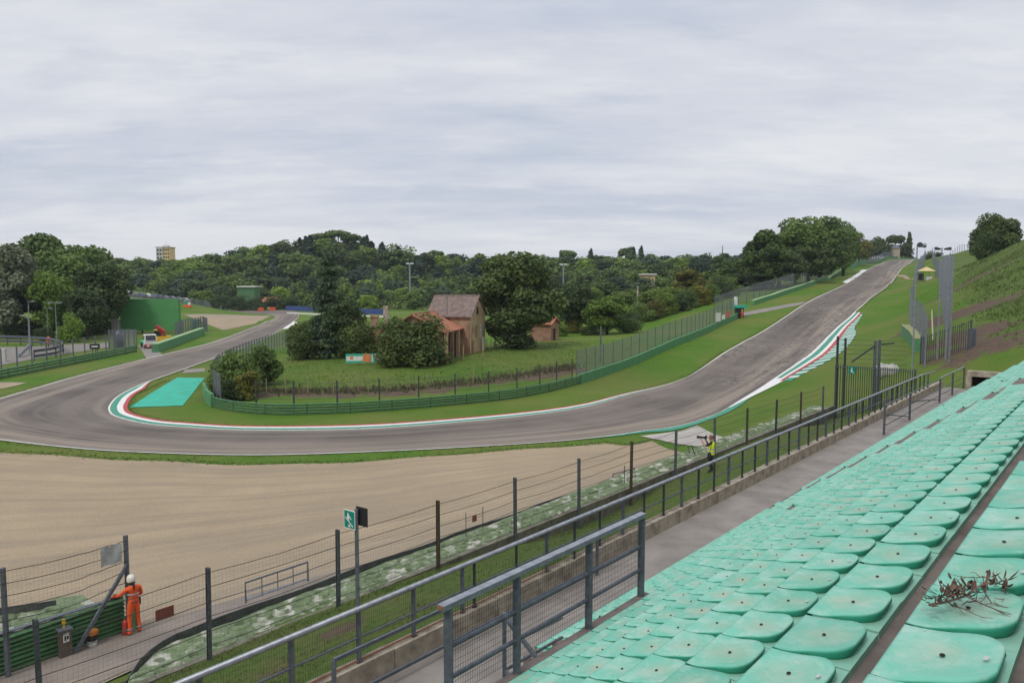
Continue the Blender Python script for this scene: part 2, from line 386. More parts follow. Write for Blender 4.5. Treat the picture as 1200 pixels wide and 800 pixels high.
# brown bank between the green guard rail and the field
bank = [G(300,461), G(380,462), G(470,459), G(560,449), G(640,438), G(675,431)]
for a, b_ in zip(bank[:-1], bank[1:]):
    for f in (0,.25,.5,.75): dirt = np.maximum(dirt, blob(fx, fy, a.lerp(b_, f), (3.4,3.2))*.85)
rgh = np.zeros_like(fx)
lane = [(PY(1078,420,62)),(PY(1076,380,130)),(PY(1078,340,190)),(PY(1080,305,300))]
ly = np.array([p.y for p in lane]); lx = np.array([p.x for p in lane])
xl = np.interp(fy, ly, lx)
rgh = np.maximum(rgh, np.clip((fx-xl-5)/4, 0, 1)*(fy > 45)*.9)
rgh = np.maximum(rgh, np.clip((_D > 10)*(_D < 18)*(_t < 60)*1.0, 0, 1))
fld = ((fy > 70)&(fx > -36)&(fx < 30))*.0
for u, v, r in ((560,430,(22,14)),(420,440,(22,9)),(300,440,(8,12)),(640,420,(14,16))):
    p = G(u, v); rgh = np.maximum(rgh, np.clip(1.4*blob(fx, fy, p, r), 0, .35))
rgh = np.maximum(rgh, (np.hypot(fx, fy) > 380)*.8)
ca = ground.data.color_attributes.new('dirt', 'FLOAT_COLOR', 'POINT')
buf = np.zeros((fx.size, 4), np.float32); buf[:, 0] = dirt.ravel(); buf[:, 1] = rgh.ravel(); buf[:, 3] = 1
ca.data.foreach_set('color', buf.ravel())
# ---- track
tm, N, L, b = new_mat('worn track asphalt')
uv = N.new('ShaderNodeUVMap'); tc = N.new('ShaderNodeTexCoord'); sx = N.new('ShaderNodeSeparateXYZ'); L.new(uv.outputs['UV'], sx.inputs[0])
nl = noise(N, L, mapping(N, L, uv.outputs['UV'], (9, .022, 1)), 1.0, 6, .65)
nb = noise(N, L, tc.outputs['Object'], .12, 5); ng = noise(N, L, tc.outputs['Object'], 14, 5, .8)
ac = ramp(N, L, sx.outputs[0], [(0, (.262,.215,.17)), (.35, (.242,.198,.157)), (.52, (.142,.117,.098)), (.82, (.152,.126,.106)), (1, (.215,.182,.15))])
ac = mix(N, L, ramp(N, L, nl, [(.42, 0), (.62, .95)]), ac, (.087,.074,.066))
ac = mix(N, L, ramp(N, L, nb, [(.4, 0), (.65, .35)]), ac, (.26,.22,.19))
nc = noise(N, L, mapping(N, L, tc.outputs['Object'], (.9,.55,1), (0,0,.6)), .55, 3, .5)
sb = nn(N, 'ShaderNodeMath', operation='SUBTRACT'); L.new(nc, sb.inputs[0]); sb.inputs[1].default_value = .5
ab = nn(N, 'ShaderNodeMath', operation='ABSOLUTE'); L.new(sb.outputs[0], ab.inputs[0])
crk = ramp(N, L, ab.outputs[0], [(.0, 1), (.02, 0)])
msk = mix(N, L, 1.0, crk, ramp(N, L, noise(N, L, tc.outputs['Object'], .035, 2), [(.44, 0), (.52, .95)]), 'MULTIPLY')
sy_ = N.new('ShaderNodeSeparateXYZ'); L.new(tc.outputs['Object'], sy_.inputs[0]); my_ = nn(N, 'ShaderNodeMapRange'); L.new(sy_.outputs[1], my_.inputs[0]); my_.inputs[1].default_value = 72; my_.inputs[2].default_value = 92
mx_ = nn(N, 'ShaderNodeMapRange'); L.new(sy_.outputs[0], mx_.inputs[0]); mx_.inputs[1].default_value = 5; mx_.inputs[2].default_value = 15
msk = mix(N, L, 1.0, msk, my_.outputs[0], 'MULTIPLY'); msk = mix(N, L, 1.0, msk, mx_.outputs[0], 'MULTIPLY')
ac = mix(N, L, msk, ac, (.03,.028,.028))
ac = mix(N, L, 1.0, ac, ramp(N, L, ng, [(.25, .84), (.75, 1.12)]), 'MULTIPLY')
L.new(ac, b.inputs['Base Color']); b.inputs['Roughness'].default_value = .82; b.inputs['Specular IOR Level'].default_value = .3
bump(N, L, b, ng, .15, .01)
track = sheet('track', OUT, INN, tm, 10, .05)
dirv = INN[:, :2]-OUT[:, :2]; dirv /= np.linalg.norm(dirv, axis=1)[:, None]
def off(P, d):                       # positive = away from the road on the inner side
    q = P.copy(); q[:, :2] += dirv*d; return q
pI = np.array([proj(p) if p[1] > 20 else (-999,-999) for p in INN]); pO = np.array([proj(p) if p[1] > 20 else (-999,-999) for p in OUT])
def idx(pp, u, v): return int(np.argmin((pp[:, 0]-u)**2+(pp[:, 1]-v)**2))
mline = pm('worn white line paint', (.70,.69,.66), (.42,.39,.36), 1.4, .75, lo=.45, hi=.8)
for P_l, s in ((OUT, -1), (INN, 1)):
    sheet('track_line', off(P_l, -.02*s), off(P_l, -.20*s), mline, 1, .056)
# inner kerb at the hairpin: green, white, red bands
i0 = idx(pI, 180, 445); i1 = idx(pI, 800, 444.5)
def taper(P, d0, i0, i1, ramp_n=8):
    q = P[i0:i1+1].copy(); n = len(q)
    f = np.minimum(1, np.minimum(np.arange(n), np.arange(n)[::-1])/ramp_n)
    q[:, :2] += dirv[i0:i1+1]*(d0*f)[:, None]; return q
sheet('kerb', INN[i0:i1+1], taper(INN, .62, i0, i1), M['kerb_green'], 2, .06)
sheet('kerb', taper(INN, .62, i0, i1), taper(INN, 1.2, i0, i1), M['kerb_white'], 2, .075)
sheet('kerb', taper(INN, 1.2, i0, i1), taper(INN, 1.62, i0, i1), M['kerb_red'], 2, .085)
# exit side: green band, painted white concrete, striped kerb with teeth
o0 = idx(pO, 687, 514); o1 = idx(pO, 902, 460)
sheet('kerb', OUT[o0:o1+1], taper(OUT, -1.9, o0, o1, 6), M['kerb_green'], 2, .06)
o2 = idx(pO, 855, 483); o3 = idx(pO, 914, 452)
sheet('kerb', OUT[o2:o3+1], np.c_[OUT[o2:o3+1, :2]-dirv[o2:o3+1]*np.linspace(.3, 3.0, o3-o2+1)[:, None], OUT[o2:o3+1, 2]], M['kerb_white'], 2, .07)
o4 = idx(pO, 1001, 366); o3 = max(o3-1, 0)
seg = OUT[o3:o4+1]
ktp = np.interp(np.linspace(0,1,len(seg)), [0,.6,1], [1.08,.95,.5])
def od(d): q = seg.copy(); q[:, :2] -= dirv[o3:o4+1]*(d*ktp)[:, None]; return q
sheet('kerb', od(0), od(.35), M['kerb_white'], 1, .066)
sheet('kerb', od(.35), od(1.25), M['kerb_green'], 1, .07)
sheet('kerb', od(1.25), od(1.85), M['kerb_white'], 1, .078)
sheet('kerb', od(1.85), od(2.5), M['kerb_red'], 1, .09)
fin = catmull(seg, .45); dv = np.array([np.interp(np.linspace(0, 1, len(fin)), np.linspace(0, 1, len(seg)), dirv[o3:o4+1, k]) for k in (0, 1)]).T
teeth = {0: MB(), 1: MB()}; k = 0; i = 0
while i < len(fin)-4:
    f = i/len(fin); kt_ = float(np.interp(f, [0,.6,1], [1.08,.95,.5])); w3 = 2.5*kt_+.01; wd = w3+(1.7+.5*math.sin(math.pi*min(1,f*1.3)))*min(1,(1-f)*2.2+.1)
    st_ = 4 if k % 2 == 0 else 2; a, c_ = fin[i], fin[i+st_]; da, dc = dv[i], dv[i+st_]
    q = [(a[0]-da[0]*w3, a[1]-da[1]*w3), (a[0]-da[0]*wd, a[1]-da[1]*wd), (c_[0]-dc[0]*wd, c_[1]-dc[1]*wd), (c_[0]-dc[0]*w3, c_[1]-dc[1]*w3)]
    hi = .09
    teeth[k % 2].hexa([(x, y, Z(x, y)-.2) for x, y in q], [(x, y, Z(x, y)+hi) for x, y in q]); i += st_; k += 1
for kk, m_ in ((0, M['kerb_green']), (1, M['kerb_white'])):
    o = teeth[kk].build('kerb', m_); o['kind'] = 'structure'
# kerb far up the left side of the hill
k0 = idx(pI, 992, 332); k1 = idx(pI, 1016, 316)
sheet('kerb', INN[k0:k1+1], taper(INN, 1.6, k0, k1, 3), M['kerb_white'], 1, .07)
j0 = idx(pI, 345, 378); j1 = idx(pI, 331, 386)
sheet('kerb', INN[min(j0,j1):max(j0,j1)+1], taper(INN, 1.8, min(j0,j1), max(j0,j1), 2), M['kerb_white'], 1, .07)
# turquoise run-off
def poly_sheet(name, pxs, mat, dz, z=None, step=1.0, kind='structure'):
    P = [Vector((*(G(u, v).xy), 0)) for u, v in pxs]
    n = len(P)//2; A = resample(P[:n], step); B = P[n:][::-1]
    B2 = resample(B, step); m = max(len(A), len(B2)); A = resample(P[:n], sum((a-b).length for a, b in zip(P[:n-1], P[1:n]))/(m-1) if m > 1 else 1); 
    B2 = resample(B, sum((a-b).length for a, b in zip(B[:-1], B[1:]))/(m-1)); k = min(len(A), len(B2))
    return sheet(name, A[:k], B2[:k], mat, max(2, int((A[0]-B2[0]).length/1.5)), dz)
poly_sheet('runoff_paint', [(208,442.5),(180,459),(152,477.5), (178,477.3),(214,474.5),(221,466),(239,456),(240,443)][:3]+[(214,475.5),(222,466),(240,443)], M['turq'], .045)
poly_sheet('path', [(217,433),(240,431.5),(240,435.5),(213,437.5)], M['paving'], .045)
# gravel trap
gv, N, L, b = new_mat('raked beige gravel')
uv = N.new('ShaderNodeUVMap'); tc = N.new('ShaderNodeTexCoord')
n1 = noise(N, L, tc.outputs['Object'], .22, 6, .6); n2 = noise(N, L, tc.outputs['Object'], 10, 6, .9)
rk = noise(N, L, mapping(N, L, uv.outputs['UV'], (26, .05, 1)), 1.0, 4, .6)
c = ramp(N, L, n1, [(.3, (.41,.325,.22)), (.55, (.36,.285,.193)), (.75, (.325,.258,.18))])
c = mix(N, L, ramp(N, L, rk, [(.45, 0), (.62, .75)]), c, (.29,.235,.17))
c = mix(N, L, 1.0, c, ramp(N, L, n2, [(.25, .6), (.75, 1.3)]), 'MULTIPLY')
at_ = N.new('ShaderNodeSeparateXYZ'); L.new(uv.outputs['UV'], at_.inputs[0])
c = mix(N, L, ramp(N, L, at_.outputs[0], [(.0, .75), (.2, .15), (.4, 0)]), c, (.28,.24,.195))
L.new(c, b.inputs['Base Color']); b.inputs['Roughness'].default_value = 1; b.inputs['Specular IOR Level'].default_value = .1
bump(N, L, b, n2, .8, .03)
ob = off(OUT, -2.0)
g0 = idx(pO, 0, 516)-6; g1 = idx(pO, 700, 512.5)
top = [Vector((p[0], p[1], 0)) for p in ob[g0:g1+1]]
for q in range(len(top)):                                        # slightly ragged verge
    f = q/(len(top)-1); top[q] = top[q]+Vector((0, -.9-.5*math.sin(q*.37)+.25*math.sin(q*1.3), 0))*(1 if f < .85 else 1+1.5*(f-.85))
top.append(Vector((*PZ(735,519,-1.4).xy, 0))); top.append(Vector((*PZ(765,512,-1.3).xy, 0)))
bot = [W(t, 19.15) for t in (-14, 0, 10, 20, 30, 36, 40)]
nseg = 60
lt = sum((a-b).length for a, b in zip(top[:-1], top[1:])); lb = sum((a-b).length for a, b in zip(bot[:-1], bot[1:]))
T_ = resample(top, lt/nseg); B_ = resample(bot, lb/nseg)
sheet('gravel_trap', B_, T_, gv, 22, .035)
# grass verge strip between gravel and track is the ground itself; concrete wedge by the exit kerb
mwed = pm('pale concrete slab', (.44,.41,.37), (.33,.30,.27), .8, .9, 0, .2, 30)
poly_sheet('concrete_apron', [(750,511.5),(800,505),(817,499), (862,518),(820,524),(775,516.5)], mwed, .06)
# service path beside the tyre wall
mserv = pm('dusty grey service path', (.25,.205,.17), (.17,.145,.125), .7, .95, 0, .4, 40)
A_ = [W(t, 19.3) for t in np.linspace(-12, 40, 40)]; B2_ = [W(t, 22.75 if t < 9 else 22.75-1.6*min(1, (t-9)/10)) for t in np.linspace(-12, 40, 40)]
sheet('service_path', A_, B2_, mserv, 6, .05)
# far gravel trap and access tracks
poly_sheet('far_gravel', [(216,368.5),(240,368),(318,370), (316,372),(290,383),(262,387.5),(247,386),(235,376)][:3]+[(300,379),(262,387),(240,378)], gv, .05, step=4)
poly_sheet('service_road', [(162,405),(166,411),(172,421), (192,418),(186,411),(184,404)], M['paving'], .05)
poly_sheet('service_road', [(-40,408),(40,406),(128,401.5), (128,407),(60,417),(-40,436)], M['paving'], .05)
poly_sheet('dirt_patch', [(-30,448.5),(10,448),(32,448.5), (20,452),(4,455.5),(-30,461)], gv, .05)
poly_sheet('service_road', [(868,367),(905,360),(946,353.5), (938,357.5),(905,364),(868,371)], M['paving'], .05, step=4)
poly_sheet('service_road', [(1047,320.5),(1060,322.5),(1073,327), (1072,329),(1058,325),(1047,322.5)], gv, .06, step=4)
# walkway in front of the stand
zw = ZC-7.3
mb = MB()
for a, c_ in ((-6, 14), (14.012, 34), (34.012, 60)):
    mb.hexa([W(a, 5.2, zw-.4), W(c_, 5.2, zw-.4), W(c_, 10.6, zw-.4), W(a, 10.6, zw-.4)], [W(a, 5.2, zw), W(c_, 5.2, zw), W(c_, 10.6, zw), W(a, 10.6, zw)])
o = mb.build('walkway', M['paving']); o['kind'] = 'structure'

T_VERGE = [Vector((p.x, p.y, 0)) for p in T_]
# ================================================================== GRANDSTAND
def hole_D(n): return DH1+DEP*(n-1)
def seat_z(n): return ZC-DZ1-RISE*(n-1)               # height of the seat pan at its drain hole
def top_z(n): return seat_z(n)-.065                   # concrete step under the seats
T_END = 54.6
AISLE = (23.9, 25.3)
stand = thing('grandstand', 'stepped concrete terrace carrying rows of green seats on the right', 'grandstand', W(25, 3, top_z(5)))
mb = MB(); edge = MB()
for n in range(-3, 14):
    f = hole_D(n)+.185; bk = hole_D(n-1)+.14; t0 = -4.0
    if n == 10: t0 = 7.6
    if n > 10: t0 = 10.75
    z = top_z(n)
    mb.hexa([W(t0, f, z-.85), W(t0, bk, z-.85), W(T_END, bk, z-.85), W(T_END, f, z-.85)][::-1], [W(t0, f, z), W(t0, bk, z), W(T_END, bk, z), W(T_END, f, z)][::-1])
# front wall of the near block above the passage
mb.hexa([W(-4, 6.0, zw-.2), W(-4, 5.6, zw-.2), W(10.7, 5.6, zw-.2), W(10.7, 6.0, zw-.2)][::-1], [W(-4, 6.0, top_z(9)-.86), W(-4, 5.6, top_z(9)-.86), W(10.7, 5.6, top_z(9)-.86), W(10.7, 6.0, top_z(9)-.86)][::-1])
mb.hexa([W(10.75, 8.55, zw-.2), W(10.75, 8.3, zw-.2), W(T_END, 8.3, zw-.2), W(T_END, 8.55, zw-.2)][::-1], [W(10.75, 8.55, top_z(13)-.86), W(10.75, 8.3, top_z(13)-.86), W(T_END, 8.3, top_z(13)-.86), W(T_END, 8.55, top_z(13)-.86)][::-1])
mb.hexa([W(-4, 6.08, top_z(9)-.5), W(-4, 5.7, top_z(9)-.5), W(10.72, 5.7, top_z(9)-.5), W(10.72, 6.08, top_z(9)-.5)][::-1], [W(-4, 6.08, top_z(9)+.02), W(-4, 5.95, top_z(9)+.02), W(10.72, 5.95, top_z(9)+.02), W(10.72, 6.08, top_z(9)+.02)][::-1])
mb.build('terrace', M['concrete_brown'], stand)
# aisle half steps
ai = MB()
for n in range(1, 13):
    z = top_z(n+1); f = hole_D(n)+.205
    ai.hexa([W(AISLE[0], f, z+.004), W(AISLE[0], f+.29, z+.004), W(AISLE[1], f+.29, z+.004), W(AISLE[1], f, z+.004)], [W(AISLE[0], f, z+.235), W(AISLE[0], f+.29, z+.235), W(AISLE[1], f+.29, z+.235), W(AISLE[1], f, z+.235)])
ai.build('aisle_step', pm('reddish concrete step', (.24,.17,.145), (.16,.12,.105), 5, .95, 0, .3, 40), stand)
# seat plastic
def seat_mat(name, local):
    m, N, L, b = new_mat(name)
    tc = N.new('ShaderNodeTexCoord'); v = tc.outputs['Object']; geo = N.new('ShaderNodeNewGeometry'); wp = geo.outputs['Position']
    c = ramp(N, L, noise(N, L, wp, 1.1, 6, .65), [(.3, (.12,.42,.30)), (.7, (.185,.495,.38))])
    c = mix(N, L, ramp(N, L, noise(N, L, wp, 4.5, 6, .7), [(.45, 0), (.66, .75)]), c, (.36,.54,.45))
    c = mix(N, L, ramp(N, L, noise(N, L, mapping(N, L, wp, (3,1,1), (0,0,.7)), 9, 5, .75), [(.55, 0), (.72, .45)]), c, (.42,.56,.49))
    dst = noise(N, L, wp, 2.6, 6, .65)
    if local:
        oi = N.new('ShaderNodeObjectInfo')
        c = mix(N, L, 1.0, c, ramp(N, L, oi.outputs['Random'], [(0, (.86,.90,.90)), (.5, (1.0,1.0,1.0)), (1, (1.1,1.04,1.06))]), 'MULTIPLY')
        sep = N.new('ShaderNodeSeparateXYZ'); L.new(v, sep.inputs[0])
        vd = nn(N, 'ShaderNodeVectorMath', operation='DISTANCE'); L.new(mapping(N, L, v, (1,1,0)), vd.inputs[0]); vd.inputs[1].default_value = (0,.17,0)
        near = ramp(N, L, vd.outputs['Value'], [(.02, .75), (.19, 0)])
        f = mix(N, L, 1.0, near, ramp(N, L, dst, [(.38, .1), (.68, 1)]), 'MULTIPLY')
    else: f = ramp(N, L, dst, [(.5, 0), (.72, .5)])
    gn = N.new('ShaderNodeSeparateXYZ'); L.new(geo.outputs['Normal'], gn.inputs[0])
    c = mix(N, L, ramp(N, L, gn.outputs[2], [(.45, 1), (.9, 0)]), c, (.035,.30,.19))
    c = mix(N, L, f, c, (.42,.38,.28))
    spk = noise(N, L, wp, 60, 3, .6)
    c = mix(N, L, ramp(N, L, spk, [(.66, 0), (.74, .55)]), c, (.16,.15,.11))
    L.new(c, b.inputs['Base Color'])
    L.new(ramp(N, L, dst, [(.3, .55), (.7, .8)]), b.inputs['Roughness']); b.inputs['Specular IOR Level'].default_value = .3
    bump(N, L, b, noise(N, L, wp, 35, 4), .08, .01)
    return m
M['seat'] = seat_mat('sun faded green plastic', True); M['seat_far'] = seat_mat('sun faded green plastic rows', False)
M['seat_base'] = pm('pale green seat flange', (.24,.50,.385), (.18,.36,.28), 3, .7, lo=.4, hi=.75)
def seat_shape(mb, nx, ny, X=lambda p: p):
    prof = []
    def hw(y): return .2385-.024*max(0,min(1,(y-.07)/.10)) if y < .15 else .216*max(0.0, 1-((y-.15)/.190)**3.2)**(1/2.8)
    ys = [0, .015, .05]+[.05+.285*(i/(ny))**.92 for i in range(1, ny)]+([.322, .330] if ny > 8 else [])+[.336]
    k = len(mb.v); cols = 2*nx+5
    for x in [-.2385+.477*j/(cols-1) for j in range(cols)]: mb.v.append(X((x, -.004, -.05)))
    for y in ys:
        w = max(hw(y), .05); s = min(1, max(0, (y-.01)/.34)); s = s*s*(3-2*s); rise = .060*s
        row = [(-w+.016*s, .004)] + [(-w-.004*s, max(.004, rise-.012*s))]
        for i in range(-nx, nx+1):
            a = i/nx; q = a*(w-.012)
            dish = .30*rise*(1-a*a)*(1-max(0,(y-.24)/.10)**2 if y > .24 else 1)
            row.append((q, .006+rise-dish-(.014 if y > .33 else 0)))
        row += [(w+.004*s, max(.004, rise-.012*s)), (w-.016*s, .004)]
        for q_, (x, z) in enumerate(row): mb.v.append(X((x, y-(.014*s if q_ in (0, len(row)-1) else 0), z)))
    for i in range(len(ys)):
        for j in range(cols-1):
            a = k+i*cols+j; mb.f.append((a, a+1, a+cols+1, a+cols)); mb.m.append(0)
    a = k+len(ys)*cols; q = len(mb.v)                              # rear skirt
    for j in range(cols):
        x, y, z = [(s_) for s_ in ((-.05+.1*j/(cols-1)), .320, .004)]; mb.v.append(X((x, y, z)))
    for j in range(cols-1): mb.f.append((a+j, a+j+1, q+j+1, q+j)); mb.m.append(0)
def flange(mb, X=lambda p: p, mi=1):
    e = .237
    b_ = [X(p) for p in ((-e,.03,-.045),(e,.03,-.045),(e,.352,-.045),(-e,.352,-.045))]; t_ = [X(p) for p in ((-e,.03,.003),(e,.03,.003),(e,.352,.003),(-e,.352,.003))]
    mb.hexa(b_, t_, mi)
px_seed = {1:(1134.5,710.5), 2:(924,789), 3:(923.75,703)}
SW = .48
def seat_frame(n, t):
    D0 = hole_D(n)+.165; z0 = seat_z(n)-.028
    return Vector(W(t, D0, z0))
proto = MB(); seat_shape(proto, 5, 11); 
proto_o = proto.build('stadium_seat', [M['seat'], M['seat_base']], None, True)
fl = MB(); flange(fl, mi=0); fl_o = fl.build('mounting_flange', M['seat_base'], proto_o)
ho = MB()
k = []
for i in range(12):
    a = 2*math.pi*i/12; k.append((.0145*math.cos(a), .165+.009*math.sin(a), .0305))
ho.quadf(k); ho.quadf([(p[0]*.6, .165+(p[1]-.165)*.6, p[2]+.001) for p in k])
ho.build('drain_hole', M['dark'], proto_o)
st = MB()
st.quadf([(-.018,.284,.0585),(.014,.282,.0585),(.019,.296,.061),(-.013,.298,.061)]); st.build('number_sticker', M['reflect'], proto_o)
proto_o.rotation_euler = (0, 0, math.atan2(CS, SN)) # local x along the row, y up the stand
# local x -> direction W(1,0)=(SN,CS); local y must be -D direction = (CS,-SN) = x rotated by -90
# (x rotated +90 is (-CS, SN)), so mirror: use x pointing to -t
proto_o.rotation_euler = (0, 0, math.atan2(-CS, -SN))
seats = []
for n in range(1, 14):
    if n in px_seed:
        p = PD(*px_seed[n], hole_D(n)); t_ref = TD(p.x, p.y)[0]
    else: t_ref = .17*n
    t = t_ref-math.floor(t_ref/SW)*SW
    while t < T_END-.25:
        ok = t > .3 and not (AISLE[0]-.2 < t < AISLE[1]+.2) and not (n == 10 and t < 7.9) and not (n > 10 and t < 11.0)
        if ok:
            p = W(t, hole_D(n), seat_z(n)); u, v = proj(p)
            if -20 < u < 1225 and v < 1100 and p.y > .8: seats.append((p.y, n, t, u, v))
        t += SW
seats.sort()
near = seats[:300]; far = seats[300:]
ordn = ['first','second','third','fourth','fifth','sixth','seventh','eighth','ninth','tenth','eleventh','twelfth']
rown = {1:'the rightmost row', 2:'the row left of the brown footpath', 3:'second row left of the footpath', 4:'third row left of the footpath'}
cnt = {}; first = True; near_objs = {}
rs = random.Random(3)
for Y, n, t, u, v in sorted(near, key=lambda s: (s[1], s[2])):
    o = proto_o if first else copy_tree(proto_o); first = False
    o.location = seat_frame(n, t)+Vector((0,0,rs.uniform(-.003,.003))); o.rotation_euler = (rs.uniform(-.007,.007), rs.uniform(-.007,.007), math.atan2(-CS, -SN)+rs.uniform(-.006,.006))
    o['category'] = 'seat'; o['group'] = 'green seats of the grandstand'
    lab = 'faded green plastic stadium seat among the identical seats further along the terrace'
    if n in rown and v < 790 and 0 < u < 1190:
        cnt[n] = cnt.get(n, 0)+1
        if cnt[n] <= 10: lab = '%s green seat from the photo bottom in %s' % (ordn[cnt[n]-1], rown[n])
    o['label'] = lab; near_objs[(n, round(t, 2))] = (o, u, v)
    for ch in list(o.children):
        if ch.name.startswith('number_sticker') and (n > 3 or rs.random() < .45): bpy.data.objects.remove(ch)
mb = MB(); gr = set(range(0))
ex = Vector((-SN, -CS, 0)); ey = Vector((CS, -SN, 0))
hs = MB()
for Y, n, t, u, v in far:
    o0 = seat_frame(n, t)+Vector((0, 0, rs.uniform(-.004,.004))); tl = rs.uniform(-.02,.02)
    if rs.random() < .008: continue
    X = lambda p: tuple(o0+ex*p[0]+ey*p[1]+Vector((0,0,p[2]+tl*p[0])))
    seat_shape(mb, 3 if Y < 22 else 2, 7 if Y < 22 else 4, X); flange(mb, X)
    mb.hexa([X(p) for p in ((-.02,.155,.0),(.02,.155,.0),(.02,.178,.0),(-.02,.178,.0))], [X(p) for p in ((-.013,.157,.0295),(.013,.157,.0295),(.013,.172,.031),(-.013,.172,.031))], 2)
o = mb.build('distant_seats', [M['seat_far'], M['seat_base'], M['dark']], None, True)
tag(o, 'mass of small green seats filling the far rows of the terrace', 'seats', kind='stuff')
# ------------------------------------------------------------------ dry twig on a seat
tp = PD(1134, 678, hole_D(1)); tp.z = seat_z(1)+.012
tw = thing('dry_twig', 'dry brown twig with curled dead leaves lying on a green seat', 'twig', tp)
ax_ = Vector((1, .10, 0)).normalized(); rb = random.Random(5)
stem = MB(); lv = MB()
def twig(p, d, ln, r, depth):
    pts = [Vector(p)]; d = Vector(d)
    for i in range(5):
        d = (d+Vector((rb.uniform(-.3,.3), rb.uniform(-.3,.3), rb.uniform(-.25,.18)-max(0,(pts[-1].z-tp.z-.03)*6)))).normalized(); q = pts[-1]+d*ln/5
        q.z = max(q.z, tp.z+.008); pts.append(q)
    stem.tube(pts, [r*(1-.12*i) for i in range(6)], 5)
    for q in pts[1:]:
        if depth < 2 and rb.random() < .9: twig(q, d+Vector((rb.uniform(-1,1), rb.uniform(-1,1), rb.uniform(-.1,.7))), ln*.45, r*.6, depth+1)
    return pts
main = twig(tp-ax_*.15+Vector((0,0,.02)), ax_+Vector((0,0,-.03)), .42, .0055, 0)
def leaf(q, s):
    d = Vector((rb.uniform(-1,1), rb.uniform(-1,1), rb.uniform(-.7,.35))).normalized(); x = d.cross(Vector((.3,.2,1))).normalized(); nrm = x.cross(d)
    prev = None; k = len(lv.v); n = 5
    for i in range(n+1):
        f = i/n; w_ = s*.30*math.sin(math.pi*min(.98, f*.92+.06)); bend = nrm*(s*1.1*f*f); c = q+d*(s*f)+bend; c.z = max(c.z, tp.z+.004)
        lv.v += [tuple(c-x*w_+nrm*w_*.6), tuple(c), tuple(c+x*w_+nrm*w_*.6)]
    for i in range(n):
        for j in (0, 1): a = k+3*i+j; lv.f.append((a, a+1, a+4, a+3)); lv.m.append(0)
for i in range(150):
    f = rb.random(); 
    if .55 < f < .78 and rb.random() < .6: f = rb.random()*.5
    q = main[0].lerp(main[-1], f)+Vector((rb.gauss(0,.02), rb.gauss(0,.024), abs(rb.gauss(0,.022)))); leaf(q, rb.uniform(.014,.034))
stem.build('stem', pm('dry reddish stem', (.20,.13,.11), (.11,.075,.06), 20, .9), tw); lv.build('leaf', M['twig'], tw)['kind'] = 'stuff'
# ------------------------------------------------------------------ low wall and long railing along the walkway
lw = MB(); rng = random.Random(2); t = -4.0
while t < 59:
    l = 3.0 if rng.random() < .8 else 2.2; e = min(t+l-.018, 60)
    zt = ZC-6.9+rng.uniform(-.012,.012)
    lw.hexa([W(t, 10.61, zw-.35), W(t, 10.86, zw-1.1), W(e, 10.86, zw-1.1), W(e, 10.61, zw-.35)][::-1], [W(t, 10.61, zt), W(t, 10.86, zt+.015), W(e, 10.86, zt+.015), W(e, 10.61, zt)][::-1]); t += l
root_mesh(lw, 'low_wall', M['concrete'], 'low stained concrete wall running along the outer edge of the walkway', 'wall', W(25, 10.7, zw))
zr = ZC-5.9; zt = ZC-6.9
ral = thing('walkway_railing', 'long grey steel railing standing on the low concrete wall beside the walkway', 'railing', W(25, 10.72, zt))
tops = MB(); tops.tube([W(-4, 10.72, zr), W(54, 10.72, zr), W(56.5, 10.45, zr)], .050, 12); tops.build('top_rail', M['steel_light'], ral, True)
mid = MB()
for dz in (.47,): mid.tube([W(-4, 10.72, zt+dz), W(56, 10.72, zt+dz)], .021, 6)
mid.build('mid_rail', M['steel'], ral)
prr = MB(); prr.tube([W(-4, 10.70, zt+.045), W(14.2, 10.70, zt+.05), W(14.4, 10.66, zt+.03)], .012, 5); prr.tube([W(-4, 10.745, zt+.04), W(24, 10.745, zt+.04)], .010, 5); prr.build('rusty_bottom_wire', M['rust_orange'], ral)
pt = [TD(*PD(u, v, 10.72).xy)[0] for u, v in ((342,800),(421,784),(485,755),(542,716),(556,714),(605,690),(650,665),(690,640),(745,612),(812,591),(880,557),(922,538),(965,518),(997,500),(1035,483),(1065,470))]
tt = [1.5, 3.6, 5.6]+[q for q in pt if q < 14.5]; t = tt[-1]+1.15
while t < 56: tt.append(t); t += 1.15
for i, t in enumerate(tt):
    m = MB(); dk = i % 3 != 0 and i > 5
    m.beam(W(t, 10.72, zt-.02), W(t, 10.72, zr-.02), .085 if not dk else .06, .05)
    m.box(W(t, 10.72, zt+.006), (.12,.10,.012), (SN, CS)); m.build('post', M['steel'] if not dk else M['steel_dark'], ral)
wr = MB(); t = -3.9
while t < 40:
    a = W(t, 10.742, zt+.06); wr.beam(a, a+Vector((0,0,.90)), .0032, .0032); t += .05 if t < 18 else .1
for k in range(9): wr.beam(W(-4, 10.747, zt+.08+.105*k), W(40, 10.747, zt+.08+.105*k), .003, .003)
wr.build('wire_mesh', M['steel_dark'], ral)
